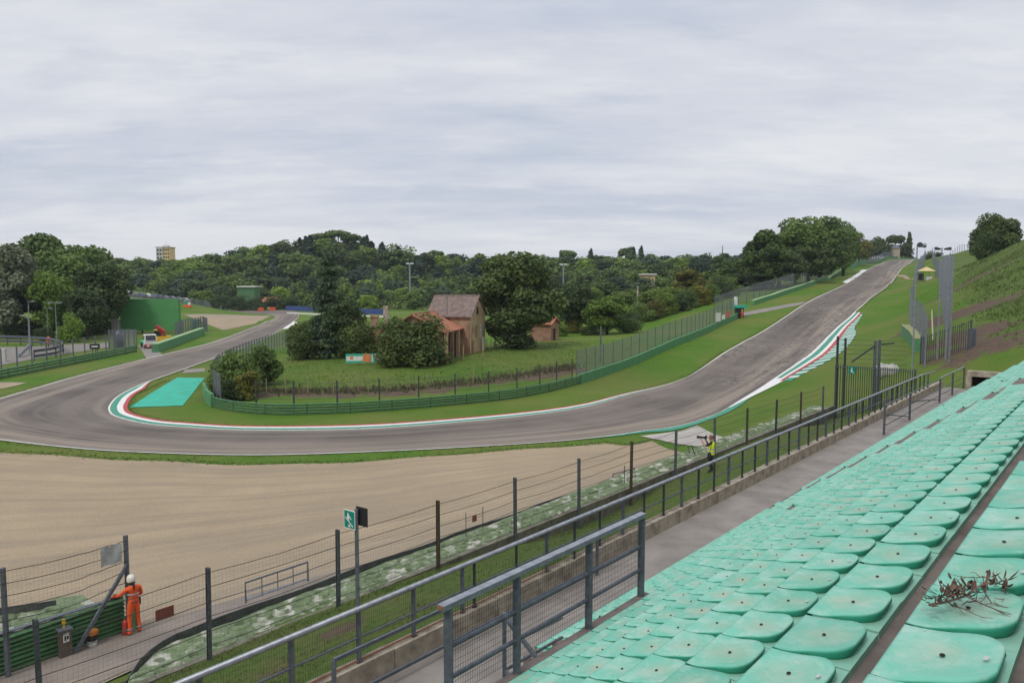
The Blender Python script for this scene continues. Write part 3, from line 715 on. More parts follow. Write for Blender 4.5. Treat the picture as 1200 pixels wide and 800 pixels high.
# ------------------------------------------------------------------ railing round the passage in front of the near seats
D9 = 6.02; zb = ZC-4.97; zt9 = ZC-3.70
nr = thing('guard_railing', 'grey mesh guard railing with thick handrail at the front of the near seats', 'railing', W(8.4, D9, zb))
tL = TD(*PD(525, 708, D9).xy)[0]; tR = TD(*PD(752, 607, D9).xy)[0]
m = MB(); m.beam(W(tL-.12, D9, zt9), W(tR+.05, D9, zt9), .11, .065); m.build('handrail', M['steel_light'], nr)
m = MB(); m.box(W(tL-.122, D9, zt9-.027), (.006,.084,.054), (SN, CS)); m.build('rusty_end_cap', M['rust_orange'], nr)
for t in (tL, tL+(tR-tL)*.285, tL+(tR-tL)*.66, tR):
    m = MB(); m.beam(W(t, D9, zb-(.9 if t == tL else .15)), W(t, D9, zt9-.03), .10, .085); m.build('post', M['steel'], nr)
for dz in (.42, .80):
    m = MB(); m.tube([W(tL+.04, D9, zt9-dz-.08), W(tR-.04, D9, zt9-dz-.08)], .030, 8); m.build('cross_rail', M['steel'], nr)
m = MB(); t = tL+.05
while t < tR:
    m.beam(W(t, D9+.012, zb+.12), W(t, D9+.012, zt9-.06), .003, .003); t += .042
for k in range(14): m.beam(W(tL, D9+.015, zb+.14+.083*k), W(tR, D9+.015, zb+.14+.083*k), .003, .003)
m.build('wire_mesh', M['steel_dark'], nr)
# inner flight rails seen through the mesh
hr = thing('stair_rail', 'lower grey stair rail with diagonal brace behind the guard railing mesh', 'railing', W(8.5, 7.0, zb-.9))
for (t, D, z0, z1) in ((8.2,6.9,zw,ZC-4.75),(9.0,7.3,zw,ZC-5.3)):
    m = MB(); m.beam(W(t, D, z0), W(t, D, z1), .06, .06); m.build('post', M['steel'], hr)
m = MB(); m.beam(W(8.2, 6.9, ZC-4.8), W(8.2, 6.15, ZC-5.35), .05, .05); m.beam(W(8.2, 6.9, ZC-5.6), W(8.2, 6.15, ZC-6.0), .05, .05); m.build('brace', M['steel'], hr)
m = MB(); m.tube([W(8.2, 6.9, ZC-5.6), W(10.6, 7.6, ZC-6.2)], .025, 6); m.tube([W(8.2, 6.9, ZC-5.25), W(10.6, 7.6, ZC-5.85)], .02, 6); m.build('handrail', M['steel'], hr)
# handrail on the walkway
DH = 10.25; ta = TD(*PD(391, 778, DH).xy)[0]; tb = TD(*PD(700, 622, DH).xy)[0]
wh = thing('walkway_handrail', 'thin grey handrail on the walkway, running parallel inside the low wall', 'railing', W((ta+tb)/2, DH, zw))
z1 = ZC-.619*DH; z2 = ZC-.692*DH
m = MB(); m.beam(W(ta, DH, z1), W(tb, DH, z1), .05, .06); m.build('top_rail', M['steel'], wh)
m = MB(); m.beam(W(ta, DH, z2), W(tb, DH, z2), .05, .06); m.build('lower_rail', M['steel'], wh)
for t in (ta, tb):
    m = MB(); m.beam(W(t, DH, zw), W(t, DH, z1), .07, .07); m.build('post', M['steel'], wh)
# second railing at the far entrance
D2 = 9.35
fr_ = thing('entrance_railing', 'grey braced railing beside the far end of the seat rows', 'railing', W(44, D2, zw))
tps_ = [TD(*PD(u, v, D2).xy)[0] for u, v in ((1037,475),(1067,460),(1102,444),(1130,432))]
zt2 = ZC-.627*D2
for t in (tps_[0], tps_[1], tps_[2], (tps_[2]+tps_[3])/2, tps_[3]):
    m = MB(); m.beam(W(t, D2, zw), W(t, D2, zt2), .08, .08); m.build('post', M['steel'], fr_)
m = MB(); m.tube([W(tps_[0], D2, zt2), W(tps_[2], D2, zt2)], .03, 6); m.tube([W(tps_[0], D2, zt2-.6), W(tps_[3], D2, zt2-.6)], .025, 6); m.tube([W(tps_[0], D2, zt2-1.0), W(tps_[3], D2, zt2-1.0)], .025, 6); m.build('rail', M['steel'], fr_)
m = MB(); m.tube([W(tps_[2], D2, zt2+.06), W(tps_[3], D2, zt2+.06)], .045, 8); m.build('handrail', M['steel_light'], fr_)
m = MB(); m.beam(W(tps_[0], D2, zt2-.45), W(tps_[1], D2, zt2-1.25), .05, .05); m.beam(W(tps_[1], D2, zt2-.45), W(tps_[2], D2, zt2-1.25), .05, .05); m.build('brace', M['steel'], fr_)
# ------------------------------------------------------------------ emergency exit sign on its pole
tS, DS = TD(*PD(420.5, 785, 10.80).xy); 
sg = thing('exit_sign', 'green emergency stairs sign with white figure on a tall grey pole', 'sign', W(tS, 10.80, zt))
zS = ZC-.385*10.8+.05
m = MB(); m.beam(W(tS, 10.8, zt), W(tS, 10.8, zS+.02), .06, .06); m.build('pole', M['steel'], sg)
# sign plate faces back along the row towards the camera's left
cen = W(tS, 10.8, zS-.16)
fx_ = Vector((.80, -.60, 0)); fy_ = Vector((fx_.y, -fx_.x, 0)) # plate direction, facing the camera
pc = cen-fx_*.13+fy_*.045-Vector((0,0,.02))
def pl_pt(x, z, d=0): return pc+fx_*(x*.78)+Vector((0,0,z*.86))+fy_*d
def plate(mb, pts, d0, d1, mi=0):
    A = [pl_pt(x, z, d0) for x, z in pts]; B = [pl_pt(x, z, d1) for x, z in pts]; k = len(mb.v); n = len(pts); mb.v += [tuple(p) for p in A+B]
    mb.f.append(tuple(range(k, k+n))); mb.m.append(mi); mb.f.append(tuple(range(k+2*n-1, k+n-1, -1))); mb.m.append(mi)
    for i in range(n): mb.f.append((k+i, k+n+i, k+n+(i+1)%n, k+(i+1)%n)); mb.m.append(mi)
m = MB(); plate(m, [(-.19,-.2),(.19,-.2),(.19,.2),(-.19,.2)], -.006, .004); pb = m.build('sign_plate', M['kerb_white'], sg)
m = MB(); plate(m, [(-.172,-.182),(.172,-.182),(.172,.182),(-.172,.182)], .004, .007); m.build('green_face', M['sign_green'], pb)
m = MB()
for pts in ([(-.06,.10),(-.02,.10),(-.02,.14),(-.06,.14)], [(-.085,.0),(-.01,-.02),(0,.09),(-.07,.10)], [(-.01,.06),(.06,.0),(.07,.02),(0,.085)], [(-.07,.01),(-.03,.0),(.02,-.06),(-.01,-.07)],
            [(-.15,.03),(-.13,.045),(.13,-.135),(.11,-.15)], [(-.03,-.16),(.04,-.155),(.0,-.10),(-.04,-.12)]): plate(m, pts, .007, .0095)
m.build('running_figure_and_arrow', M['white'], pb)
bc = cen+fx_*.09+Vector((0,0,.05)); pc = bc-fy_*.05
m = MB(); plate(m, [(-.19,-.2),(.19,-.2),(.19,.2),(-.19,.2)], -.006, .004); m.build('sign_back', M['black_metal'], sg)
# ================================================================== TYRE WALL, CABLE FENCE, MARSHAL POST
def gw(t, D, dz=0.0):
    p = W(t, D); return Vector((p.x, p.y, Z(p.x, p.y)+dz))
# low concrete wall behind the tyres
ts = np.linspace(-10, 58, 69)
zwall = lambda t: 1.24+.002*max(0, t)
m = MB()
for a, b_ in zip(ts[:-1], ts[1:]):
    m.hexa([W(a, 17.22, .3), W(a, 17.42, .3), W(b_-.01, 17.42, .3), W(b_-.01, 17.22, .3)], [W(a, 17.22, zwall(a)), W(a, 17.42, zwall(a)), W(b_-.01, 17.42, zwall(b_)), W(b_-.01, 17.22, zwall(b_))])
root_mesh(m, 'tyre_wall_kerb', pm('mossy concrete', (.21,.19,.15), (.09,.09,.06), 2.0, .95, 0, .4, 30), 'low mossy concrete wall holding back the painted tyres along the grass strip', 'wall', gw(20, 17.3))
# painted tyres in stacks with a rubber belt on the gravel side
tmat, N, L, b = new_mat('flaking green and white tyre paint')
tc = N.new('ShaderNodeTexCoord'); P_ = mapping(N, L, tc.outputs['Object'], (1,1,.25))
n1 = noise(N, L, P_, .55, 5, .65); n2 = noise(N, L, P_, 2.6, 7, .8); n3 = noise(N, L, P_, 7, 6, .75)
vo = nn(N, 'ShaderNodeTexVoronoi', Scale=1.35, Randomness=.55); va = nn(N, 'ShaderNodeVectorMath', operation='ADD'); L.new(P_, va.inputs[0])
ns = nn(N, 'ShaderNodeTexNoise', Scale=2.2, Detail=4.0); L.new(P_, ns.inputs['Vector']); vs_ = nn(N, 'ShaderNodeVectorMath', operation='SCALE'); L.new(ns.outputs['Color'], vs_.inputs[0]); vs_.inputs['Scale'].default_value = .45
L.new(vs_.outputs[0], va.inputs[1]); L.new(va.outputs[0], vo.inputs['Vector'])
c = ramp(N, L, n2, [(.35, (.085,.125,.06)), (.65, (.17,.225,.115))])
ring = ramp(N, L, vo.outputs['Distance'], [(.16, 0), (.24, 1), (.36, 1), (.46, 0)])
pat = mix(N, L, 1.0, ring, ramp(N, L, n1, [(.44, 0), (.56, 1)]), 'MULTIPLY')
c = mix(N, L, pat, c, (.46,.45,.39))
c = mix(N, L, mix(N, L, 1.0, ramp(N, L, vo.outputs['Distance'], [(.10, 1), (.19, 0)]), ramp(N, L, n1, [(.48, 0), (.56, .8)]), 'MULTIPLY'), c, (.13,.115,.095))
c = mix(N, L, ramp(N, L, n3, [(.56, 0), (.66, .75)]), c, (.36,.35,.30))
c = mix(N, L, ramp(N, L, n3, [(.30, .8), (.40, 0)]), c, (.05,.055,.04))
L.new(c, b.inputs['Base Color']); b.inputs['Roughness'].default_value = .95
bump(N, L, b, n2, .5, .03)
tw_ = thing('tyre_wall', 'long barrier of flaking green and white tyres with a black rubber belt', 'tyre barrier', gw(20, 18.2))
def belt_D(t): 
    if t < 9.5: return 17.62+1.4*math.sin(min(1, max(0, (t-7.3)/2.2))*math.pi/2)
    return 19.0 if t < 34 else 19.0-(t-34)*.02
def torus(mb, c, R, r, mi, seg=14, tilt=(0,0)):
    k = len(mb.v); n = 6
    for i in range(seg):
        a = 2*math.pi*i/seg
        for j in range(n):
            q = 2*math.pi*j/n; x = (R+r*math.cos(q))*math.cos(a); y = (R+r*math.cos(q))*math.sin(a); z = r*1.25*math.sin(q)
            mb.v.append((c[0]+x, c[1]+y, c[2]+z+x*tilt[0]+y*tilt[1]))
    for i in range(seg):
        for j in range(n):
            mb.f.append((k+i*n+j, k+((i+1)%seg)*n+j, k+((i+1)%seg)*n+(j+1)%n, k+i*n+(j+1)%n)); mb.m.append(mi)
ty = MB(); rt = random.Random(11); cov = MB()
t = 7.9
zt_ = lambda t: 1.12+.004*max(0, t)
while t < 57.5:
    for r_ in (0, 1):
        D = 17.80+.66*r_+rt.uniform(-.03,.03)
        if D > belt_D(t)-.28: continue
        z = zt_(t)+rt.uniform(-.04,.02)
        torus(ty, W(t+.33*r_, D, z-.075), .215, .105, 0, 14, (rt.uniform(-.06,.06), rt.uniform(-.06,.06)))
        for lay in (1, 2): torus(ty, W(t+.33*r_, D, z-.075-.24*lay), .215, .105, 0, 8)
    t += .655
ty.build('tyre', tmat, tw_, True)['kind'] = 'stuff'
# conveyor mat laid over the tyres, sagging between them with rings showing through
t0 = 7.7; g = MB(); nx = 5; tl = np.arange(7.6, 57.5, .16); kk = 0
for i, t in enumerate(tl):
    Dl, Dr = 17.46, max(17.55, belt_D(t)-.05)
    for j in range(nx+1):
        D = Dl+(Dr-Dl)*j/nx
        z = zt_(t)-.03-.01+.012*math.sin(t*9.6+3*(j > 2))*math.cos(j*2.1)+.018*math.sin(t*1.7+j)+.012*math.sin(t*4.1+j*1.9)
        g.v.append(tuple(W(t, D, z)))
for i in range(len(tl)-1):
    for j in range(nx):
        a = i*(nx+1)+j; g.f.append((a, a+1, a+nx+2, a+nx+1)); g.m.append(0)
g.build('painted_cover', tmat, tw_, True)
bl = MB(); tb_ = list(np.arange(7.35, 58, .4))
for a, b_ in zip(tb_[:-1], tb_[1:]):
    pa = W(a, belt_D(a)); pb_ = W(b_, belt_D(b_)); da = W(a, belt_D(a)+.035); db = W(b_, belt_D(b_)+.035)
    za = 1.30+.03*math.sin(a*1.3)-.012*max(0,min(a-16,14)); zb_ = 1.30+.03*math.sin(b_*1.3)-.012*max(0,min(b_-16,14))
    if a < 8.2: za -= .25*(8.2-a); 
    if b_ < 8.2: zb_ -= .25*(8.2-b_)
    q = lambda p, z: Vector((p.x, p.y, z))
    bl.hexa([q(pa,-.1), q(da,-.1), q(db,-.1), q(pb_,-.1)], [q(pa,za), q(da,za), q(db,zb_), q(pb_,zb_)])
bl.build('rubber_belt', M['belt'], tw_)
# cable fence
px_f = [(43,725,0),(242,665,0),(395,620,0),(513,586,1),(604,559,0),(679,537,0),(740,517,1),(792,503,0),(838,490,0),(876,478,1),(910,468,2),(939,459,1),(965,452,0)]
fn = thing('cable_fence', 'tall cable fence of grey and brown steel posts along the near tyre barrier', 'fence', gw(18, 17.0))
tops_f = []; prev = None; spc = []
for u, v, kd in px_f:
    p = PD(u, v, 17.0); t = TD(p.x, p.y)[0]; spc.append(t); tops_f.append((t, p.z, kd))
tops_f = [(spc[0]-3.1, tops_f[0][1], 0), (spc[0]-6.2, tops_f[0][1], 0)][::-1]+tops_f
rj = random.Random(4)
for t, z, kd in tops_f:
    m = MB(); base = gw(t, 17.0, -.25); lean = Vector((rj.uniform(-.03,.03), rj.uniform(-.03,.03), 0))
    top = W(t, 17.0, z)+lean; x = Vector((SN, CS, 0)); y = Vector((-CS, SN, 0))
    # I-section post
    w_, d_, k_ = .085, .09, .012
    for (cx, cy, sx, sy) in ((0, -d_/2, w_, k_), (0, d_/2, w_, k_), (0, 0, k_, d_-k_-.002)):
        q = [x*(cx+ax*sx/2)+y*(cy+ay*sy/2) for ax, ay in ((-1,-1),(1,-1),(1,1),(-1,1))]
        m.hexa([base+p for p in q], [top+p for p in q])
    m.build('post', [M['steel'], M['rust'], M['steel_dark']][kd], fn)
for k in range(6):
    m = MB()
    for (t0_, z0_, _), (t1_, z1_, _) in zip(tops_f[:-1], tops_f[1:]):
        a = W(t0_, 16.94, z0_-.10-.36*k); b_ = W(t1_, 16.94, z1_-.10-.36*k); md = (a+b_)/2-Vector((0,0,.02+.05*rj.random()))
        m.tube([a, a.lerp(md, .5)-Vector((0,0,.008)), md, md.lerp(b_, .5)-Vector((0,0,.008)), b_], .009, 5, 0, False)
    m.build('cable', M['cable'], fn)
m = MB()
line = [W(t, 16.92, z-2.15) for t, z, _ in tops_f]; panel(m, line, 2.1); m.build('wire_mesh', M['mesh_near'], fn)
# small red boards on the cables
for (u, v, D, s, lab) in ((193,718,17.05,(.42,.26),'faded red board hung low on the cables right of the orange marshal'),(556,607,18.6,(.22,.24),'small rust red board between two thin stakes on the tyre barrier'),(767,557,18.9,(.26,.26),'small dark red board left of the photographer')):
    p = PD(u, v, D); x = Vector((SN, CS, 0)); y = Vector((-CS, SN, 0)); m = MB()
    q = [x*(a*s[0]/2)+y*(b_*.012) for a, b_ in ((-1,-1),(1,-1),(1,1),(-1,1))]
    m.hexa([p+k-Vector((0,0,s[1]/2)) for k in q], [p+k+Vector((0,0,s[1]/2)) for k in q])
    o = root_mesh(m, 'sign_board', M['sign_red'], lab, 'board', p-Vector((0,0,s[1]/2)))
    if D > 17.5:
        for sx in (-1, 1):
            a = p+x*(sx*(s[0]/2+.35)); a.z = 1.0; m2 = MB(); m2.tube([a, Vector((a.x, a.y, p.z+.32))], .014, 5); m2.build('stake', M['rust'], None).parent = o
            ch = o.children[-1]; ch.matrix_parent_inverse = Matrix.Translation(o.location).inverted()
        m2 = MB(); m2.tube([p-x*(s[0]/2+.35), p+x*(s[0]/2+.35)], .008, 5); c_ = m2.build('tie_wire', M['cable']); c_.parent = o; c_.matrix_parent_inverse = Matrix.Translation(o.location).inverted()
# thin stakes standing in the tyre wall
for (u, v, ub, vb, lab) in ((529,573,529,0,'thin grey stake'),):
    pass
m = MB(); p = PD(732, 545, 18.0); m.tube([Vector((p.x, p.y, 1.0)), p], .018, 6); root_mesh(m, 'thin_stake', M['steel_dark'], 'thin grey stake standing in the tyres left of a brown fence post', 'stake', (p.x, p.y, 1.0))
# bent tripod of rods left of the photographer
m = MB(); p = PD(806, 522, 18.3)
for (du, dv) in ((815,556),(822,553)):
    m.tube([PD(du, dv, 17.9), p], .022, 6); p = p+Vector((.22,.1,0))
root_mesh(m, 'leaning_rods', M['steel_dark'], 'two thin dark rods leaning together left of the photographer', 'rods', PD(818, 556, 17.9))
# low tubular barriers
def tube_barrier(name, lab, pts, h, n, grp=None):
    a, b_ = pts; o = thing(name, lab, 'barrier', (a+b_)/2, grp); up = Vector((0,0,1))
    m = MB(); m.tube([a, a+up*h, b_+up*h, b_], .032, 8); m.build('frame', M['steel'], o)
    m = MB(); m.tube([a.lerp(b_, 0)+up*h*.5, b_+up*h*.5], .018, 6); m.tube([a+up*.08, b_+up*.08], .03, 6); m.build('cross_rail', M['steel_light'], o)
    for i in range(1, n):
        m = MB(); q = a.lerp(b_, i/n); m.tube([q+up*.02, q+up*h], .014, 6); m.build('upright', M['steel'], o)
tube_barrier('crowd_barrier', 'low grey tubular barrier standing on the gravel beside the tyre wall', (PD(288, 706, 20.4), PD(361, 680, 20.4)), .62, 4)
tube_barrier('crowd_barrier', 'small grey tubular barrier beside the photographer at the concrete slab', (gw(31.5, 19.6), gw(33.2, 19.4)), 1.0, 2)
# ------------------------------------------------------------------ left marshal post
BD = 22.9
gb = thing('guard_rail', 'dark green four row steel guard rail in front of the marshal', 'guard rail', gw(7, BD))
def wbeam(mb, line, z0, h, d, mi=0, nrm=None):   # W profile swept along a line (list of Vectors at ground), z0 = lower edge
    d = d*1.5; prof = [(0,0),(d,.16),(d,.28),(.1*d,.5),(d,.72),(d,.80),(0,1)]; k = len(mb.v); n = len(prof)
    for i, p in enumerate(line):
        a = line[max(i-1,0)]; b_ = line[min(i+1,len(line)-1)]; dd = Vector((b_.x-a.x, b_.y-a.y, 0)).normalized(); q = Vector((dd.y,-dd.x,0))*(nrm or 1)
        for (o_, z) in prof: mb.v.append(tuple(p+q*o_+Vector((0,0,z0+z*h))))
    for i in range(len(line)-1):
        for j in range(n-1):
            a = k+i*n+j; mb.f.append((a, a+n, a+n+1, a+1)); mb.m.append(mi)
for k in range(4):
    m = MB(); wbeam(m, [gw(t, BD, .04) for t in np.linspace(-2, 9.7, 8)], .255*k, .25, .07); m.build('beam', M['green_rail'], gb)
m = MB(); m.beam(gw(-2, BD+.06, 1.08), gw(9.7, BD+.06, 1.08), .16, .03); m.build('top_plate', M['steel'], gb)
for t in (0, 2, 4, 6, 8, 9.6):
    m = MB(); m.beam(gw(t, BD+.09, -.2), gw(t, BD+.09, 1.05), .08, .12); m.build('post', M['steel_dark'], gb)
m = MB(); pe = gw(9.95, BD-.1); m.box(pe, (.06,.55,1.15), (SN, CS)); m.build('end_panel', M['green_wall'], gb)
# tyres behind it
tw2 = thing('tyre_stack', 'pile of painted tyres under a black belt behind the green guard rail', 'tyre barrier', gw(5, 24.3))
m = MB(); t = -2.0
while t < 9.0:
    for r_ in range(3):
        D = 23.35+.66*r_; 
        for lay in range(2): torus(m, W(t+.33*(r_%2), D, Z(*W(t, D).xy)+.92-.24*lay+rt.uniform(-.06,.02)), .215, .105, 0, 12 if lay == 0 else 8, (rt.uniform(-.07,.07), rt.uniform(-.07,.07)))
    t += .655
m.build('tyre', tmat, tw2, True)['kind'] = 'stuff'
g = MB(); tl = np.arange(-2, 9.3, .16); nx = 6
for t in tl:
    for j in range(nx+1):
        D = 23.1+2.1*j/nx; p = W(t, D); g.v.append((p.x, p.y, Z(p.x, p.y)+1.0-.02+.02*math.sin(t*9.6+2*j)+.05*math.sin(t*1.1+j)))
for i in range(len(tl)-1):
    for j in range(nx): a = i*(nx+1)+j; g.f.append((a, a+1, a+nx+2, a+nx+1)); g.m.append(0)
g.build('painted_cover', tmat, tw2, True)
m = MB(); bt = list(np.arange(-2, 8.6, .4))
for a, b_ in zip(bt[:-1], bt[1:]):
    da = 25.25-(.5*max(0, a-6.5)); db = 25.25-.5*max(0, b_-6.5)
    m.hexa([gw(a, da, -.1), gw(a, da+.04, -.1), gw(b_, db+.04, -.1), gw(b_, db, -.1)], [gw(a, da, 1.22+.04*math.sin(a*2)), gw(a, da+.04, 1.22+.04*math.sin(a*2)), gw(b_, db+.04, 1.22+.04*math.sin(b_*2)), gw(b_, db, 1.22+.04*math.sin(b_*2))])
m.build('rubber_belt', M['belt'], tw2)
# braced cable fence over it
bf = thing('braced_fence', 'grey cable fence with a diagonal brace beside the orange marshal', 'fence', gw(7.5, BD-.35))
DF = BD-.35; pA = PD(3, 665, DF); pB = PD(147, 627, DF); tA = TD(pA.x, pA.y)[0]; tB = TD(pB.x, pB.y)[0]
for t, z in ((tA-3.2, pA.z), (tA, pA.z), (tB, pB.z)):
    m = MB(); m.beam(gw(t, DF, -.2), W(t, DF, z), .10, .10); m.build('post', M['steel'], bf)
m = MB(); q = PD(88, 764, DF-.1); m.beam(q, W(tB, DF-.06, pB.z-.85), .09, .09); m.build('brace', M['steel'], bf)
for k in range(6):
    m = MB(); a = W(tA-3.2, DF-.06, pA.z-.08-.33*k); b_ = W(tB, DF-.06, pB.z-.14-.30*k); c_ = W(tA, DF-.06, pA.z-.08-.33*k)
    md = (c_+b_)/2-Vector((0,0,.06+.03*k)); pts = [a, c_, c_.lerp(md,.5)-Vector((0,0,.02)), md]+[md.lerp(b_, f)-Vector((0,0,.02*(1-f)+.015*math.sin(f*25+k))) for f in (.2,.35,.5,.65,.8,.9)]+[b_]
    m.tube(pts, .011, 5, 0, False); m.build('cable', M['cable'], bf)
m = MB(); panel(m, [W(tA-3.2, DF-.04, pA.z-2.0), W(tA, DF-.04, pA.z-2.0), W(tB, DF-.04, pB.z-2.0)], 1.95); m.build('wire_mesh', M['mesh_near'], bf)
# pale sheet tied high on that fence
m = MB(); s0 = PD(117, 642, DF-.09); e = Vector((SN, CS, 0)); n_ = 5
for i in range(n_+1):
    for j in range(n_+1): m.v.append(tuple(s0+e*(.58*i/n_)+Vector((0,0,-.55*j/n_+.02*math.sin(i*2+j)))+Vector((-CS, SN, 0))*(-.02*math.sin(i*1.3+j*.8)-.03)))
for i in range(n_):
    for j in range(n_): a = i*(n_+1)+j; m.f.append((a, a+1, a+n_+2, a+n_+1)); m.m.append(0)
root_mesh(m, 'plastic_sheet', pm('pale plastic sheet', (.44,.44,.43), (.32,.33,.33), 5, .5), 'pale translucent sheet tied to the top cables by the grey post', 'sheet', s0+Vector((0,0,-.55)))
# control box, bucket, extinguisher, flags
cb_ = gw(*TD(*PD(77, 775, BD-.35).xy)); cbx = thing('control_box', 'brown post box with a small white panel against the green guard rail', 'box', cb_)
m = MB(); m.box(cb_, (.30,.22,.78), (SN, CS)); m.build('cabinet', pm('brown box', (.12,.095,.075), (.08,.065,.055), 6, .7), cbx)
m = MB(); m.box(cb_+Vector((0,0,.785)), (.36,.28,.05), (SN, CS)); m.build('lid', M['steel'], cbx)
f_ = Vector((CS, -SN, 0)); e = Vector((SN, CS, 0))
m = MB(); m.box(cb_+f_*.118+Vector((0,0,.48)), (.15,.012,.24), (SN, CS)); pn = m.build('panel', M['white'], cbx)
m = MB(); m.box(cb_+f_*.126-e*.03+Vector((0,0,.52)), (.04,.01,.14), (SN, CS)); m.box(cb_+f_*.126+e*.035+Vector((0,0,.55)), (.05,.01,.10), (SN, CS)); m.build('dark_mark', M['black_metal'], pn)
m = MB(); m.lathe(cb_+Vector((0,0,.835)), [(.025,0),(.025,.12),(.05,.13),(.05,.24),(.02,.26)], 8); m.build('yellow_beacon', M['yellow'], cbx)
pb2 = gw(*TD(*PD(108, 758, BD-.3).xy)); bk = thing('bucket', 'white bucket with a dark band and orange rim beside the diagonal brace', 'bucket', pb2)
m = MB(); m.lathe(pb2, [(.11,0),(.145,.22)], 14); m.build('base', M['white'], bk)
m = MB(); m.lathe(pb2+Vector((0,0,.22)), [(.15,0),(.15,.16)], 14); m.build('dark_band', M['black_metal'], bk)
m = MB(); m.lathe(pb2+Vector((0,0,.38)), [(.15,0),(.175,.02),(.175,.10),(.13,.10)], 14); m.build('orange_rim', pm('orange plastic', (.55,.2,.05), None, 4, .5), bk)
pe = gw(*TD(*PD(148, 747, BD-.45).xy)); ex_ = thing('fire_extinguisher', 'red fire extinguisher standing by the orange marshal', 'extinguisher', pe)
m = MB(); m.lathe(pe, [(.09,0),(.10,.02),(.10,.40),(.07,.47),(.03,.50)], 14); m.build('cylinder', M['red'], ex_, True)
m = MB(); m.lathe(pe+Vector((0,0,.16)), [(.102,0),(.102,.12)], 14); m.build('label_band', M['sign_red'], ex_)
m = MB(); m.lathe(pe+Vector((0,0,.50)), [(.025,0),(.025,.06),(.04,.07),(.015,.10)], 8); m.tube([pe+Vector((0,0,.55)), pe+Vector((.08,-.04,.53)), pe+Vector((.12,-.05,.35)), pe+Vector((.11,-.05,.15))], .012, 6); m.build('valve_and_hose', M['black_metal'], ex_)
# rolled flags lying on the rail
pf = gw(*TD(*PD(140, 701, BD).xy), 1.13); fg = thing('rolled_flag', 'rolled white and black flag lying on top of the guard rail', 'flag', pf)
m = MB(); m.tube([pf+e*.0, pf+e*.12+Vector((0,0,.03)), pf+e*.28+Vector((0,0,.03)), pf+e*.36], [.05,.085,.08,.04], 8); m.build('white_flag', M['white'], fg, True)
m = MB(); m.tube([pf-e*.26, pf-e*.14+Vector((0,0,.02)), pf-e*.01], [.03,.075,.05], 8); m.build('black_flag', M['cloth_black'], fg, True)
m = MB(); m.tube([pf-e*.45+Vector((0,0,.02)), pf+e*.45+Vector((0,0,.02))], .012, 6); m.build('stick', M['wood'], fg)
# ------------------------------------------------------------------ grass tufts on the near strip and the hill
def tufts(name, pts, hmin, hmax, mat):
    m = MB(); r_ = random.Random(9)
    for p in pts:
        for k in range(r_.randint(3, 6)):
            a = r_.uniform(0, 6.28); h = r_.uniform(hmin, hmax); w_ = h*.10; d = Vector((math.cos(a), math.sin(a), 0)); q = Vector((-d.y, d.x, 0)); b0 = Vector(p)+Vector((r_.gauss(0,.06), r_.gauss(0,.06), -.02)); ln = d*h*r_.uniform(.2,.7)
            m.quadf([b0-q*w_, b0+q*w_, b0+ln*.5+Vector((0,0,h*.6))+q*w_*.7, b0+ln*.5+Vector((0,0,h*.6))-q*w_*.7]); m.quadf([b0+ln*.5+Vector((0,0,h*.6))-q*w_*.7, b0+ln*.5+Vector((0,0,h*.6))+q*w_*.7, b0+ln+Vector((0,0,h))])
    o = m.build(name, mat); o['kind'] = 'stuff'; return o
M['blade'] = pm('rough grass blades', (.06,.10,.018), (.125,.125,.045), .5, .9)
M['blade2'] = pm('hill weeds', (.06,.115,.018), (.12,.155,.04), .25, .9)
rg = random.Random(21); pts = []
for i in range(9000):
    t = rg.uniform(-2, 56) if rg.random() < .4 else rg.uniform(-2, 24); D = rg.choice((rg.uniform(11.2, 17.1), rg.gauss(16.7,.3), rg.gauss(12.4, .9)))
    if 11.0 < D < 17.15 and math.sin(t*.9)+math.sin(D*2.2+t*.3) > -.9: pts.append(gw(t, D))
for i in range(800):
    t = rg.uniform(9.5, 19); D = 20.4+rg.gauss(0,.35)+.1*math.sin(t*2)
    if math.sin(t*1.9) > -.2: pts.append(gw(t, D))
tufts('rough_grass', pts, .03, .10, M['blade'])
pts = []
for i in range(520):
    u = rg.uniform(1108, 1255); v = rg.uniform(284, 440); x, sl_ = ray(u, v); y = 52+120*rg.random()**1.3; px = x*y
    if px < np.interp(y, ly, lx)+7 or (TD(px, y)[0] < 57 and TD(px, y)[1] < 10.7): continue
    if max([blob(px, y, PY(*a_), r_) for a_, r_ in (((1132,395,70),(5,6)),((1145,415,62),(5,5)),((1122,365,95),(6,14)),((1118,345,130),(6,18)))]) > .35: continue
    for k in range(rg.randint(8, 42)):
        q = (px+rg.gauss(0,1.3), y+rg.gauss(0,1.3))
        if not (TD(*q)[0] < 57 and TD(*q)[1] < 10.7): pts.append(Vector((q[0], q[1], Z(*q))))
tufts('hill_weeds', pts, .08, .34, M['blade2'])
pts = []
for i in range(11000):
    u = rg.uniform(255, 760); v = 400+62*rg.random(); q = G(u, v, 55, 140) if i % 6 == 0 else q+Vector((rg.gauss(0,.9), rg.gauss(0,.9), 0))
    if 60 < q.y < 135 and abs(q.x) < 40: pts.append(gz(q))

vg = []
for i in range(2600):
    q = T_VERGE[min(len(T_VERGE)-1, int(len(T_VERGE)*rg.random()))]; vg.append(gz((q.x+rg.uniform(-.9,.9), q.y+rg.gauss(.35,.42))))
tufts('verge_grass', vg, .05, .16, pm('verge grass blades', (.055,.12,.015), (.11,.16,.03), .7, .9))

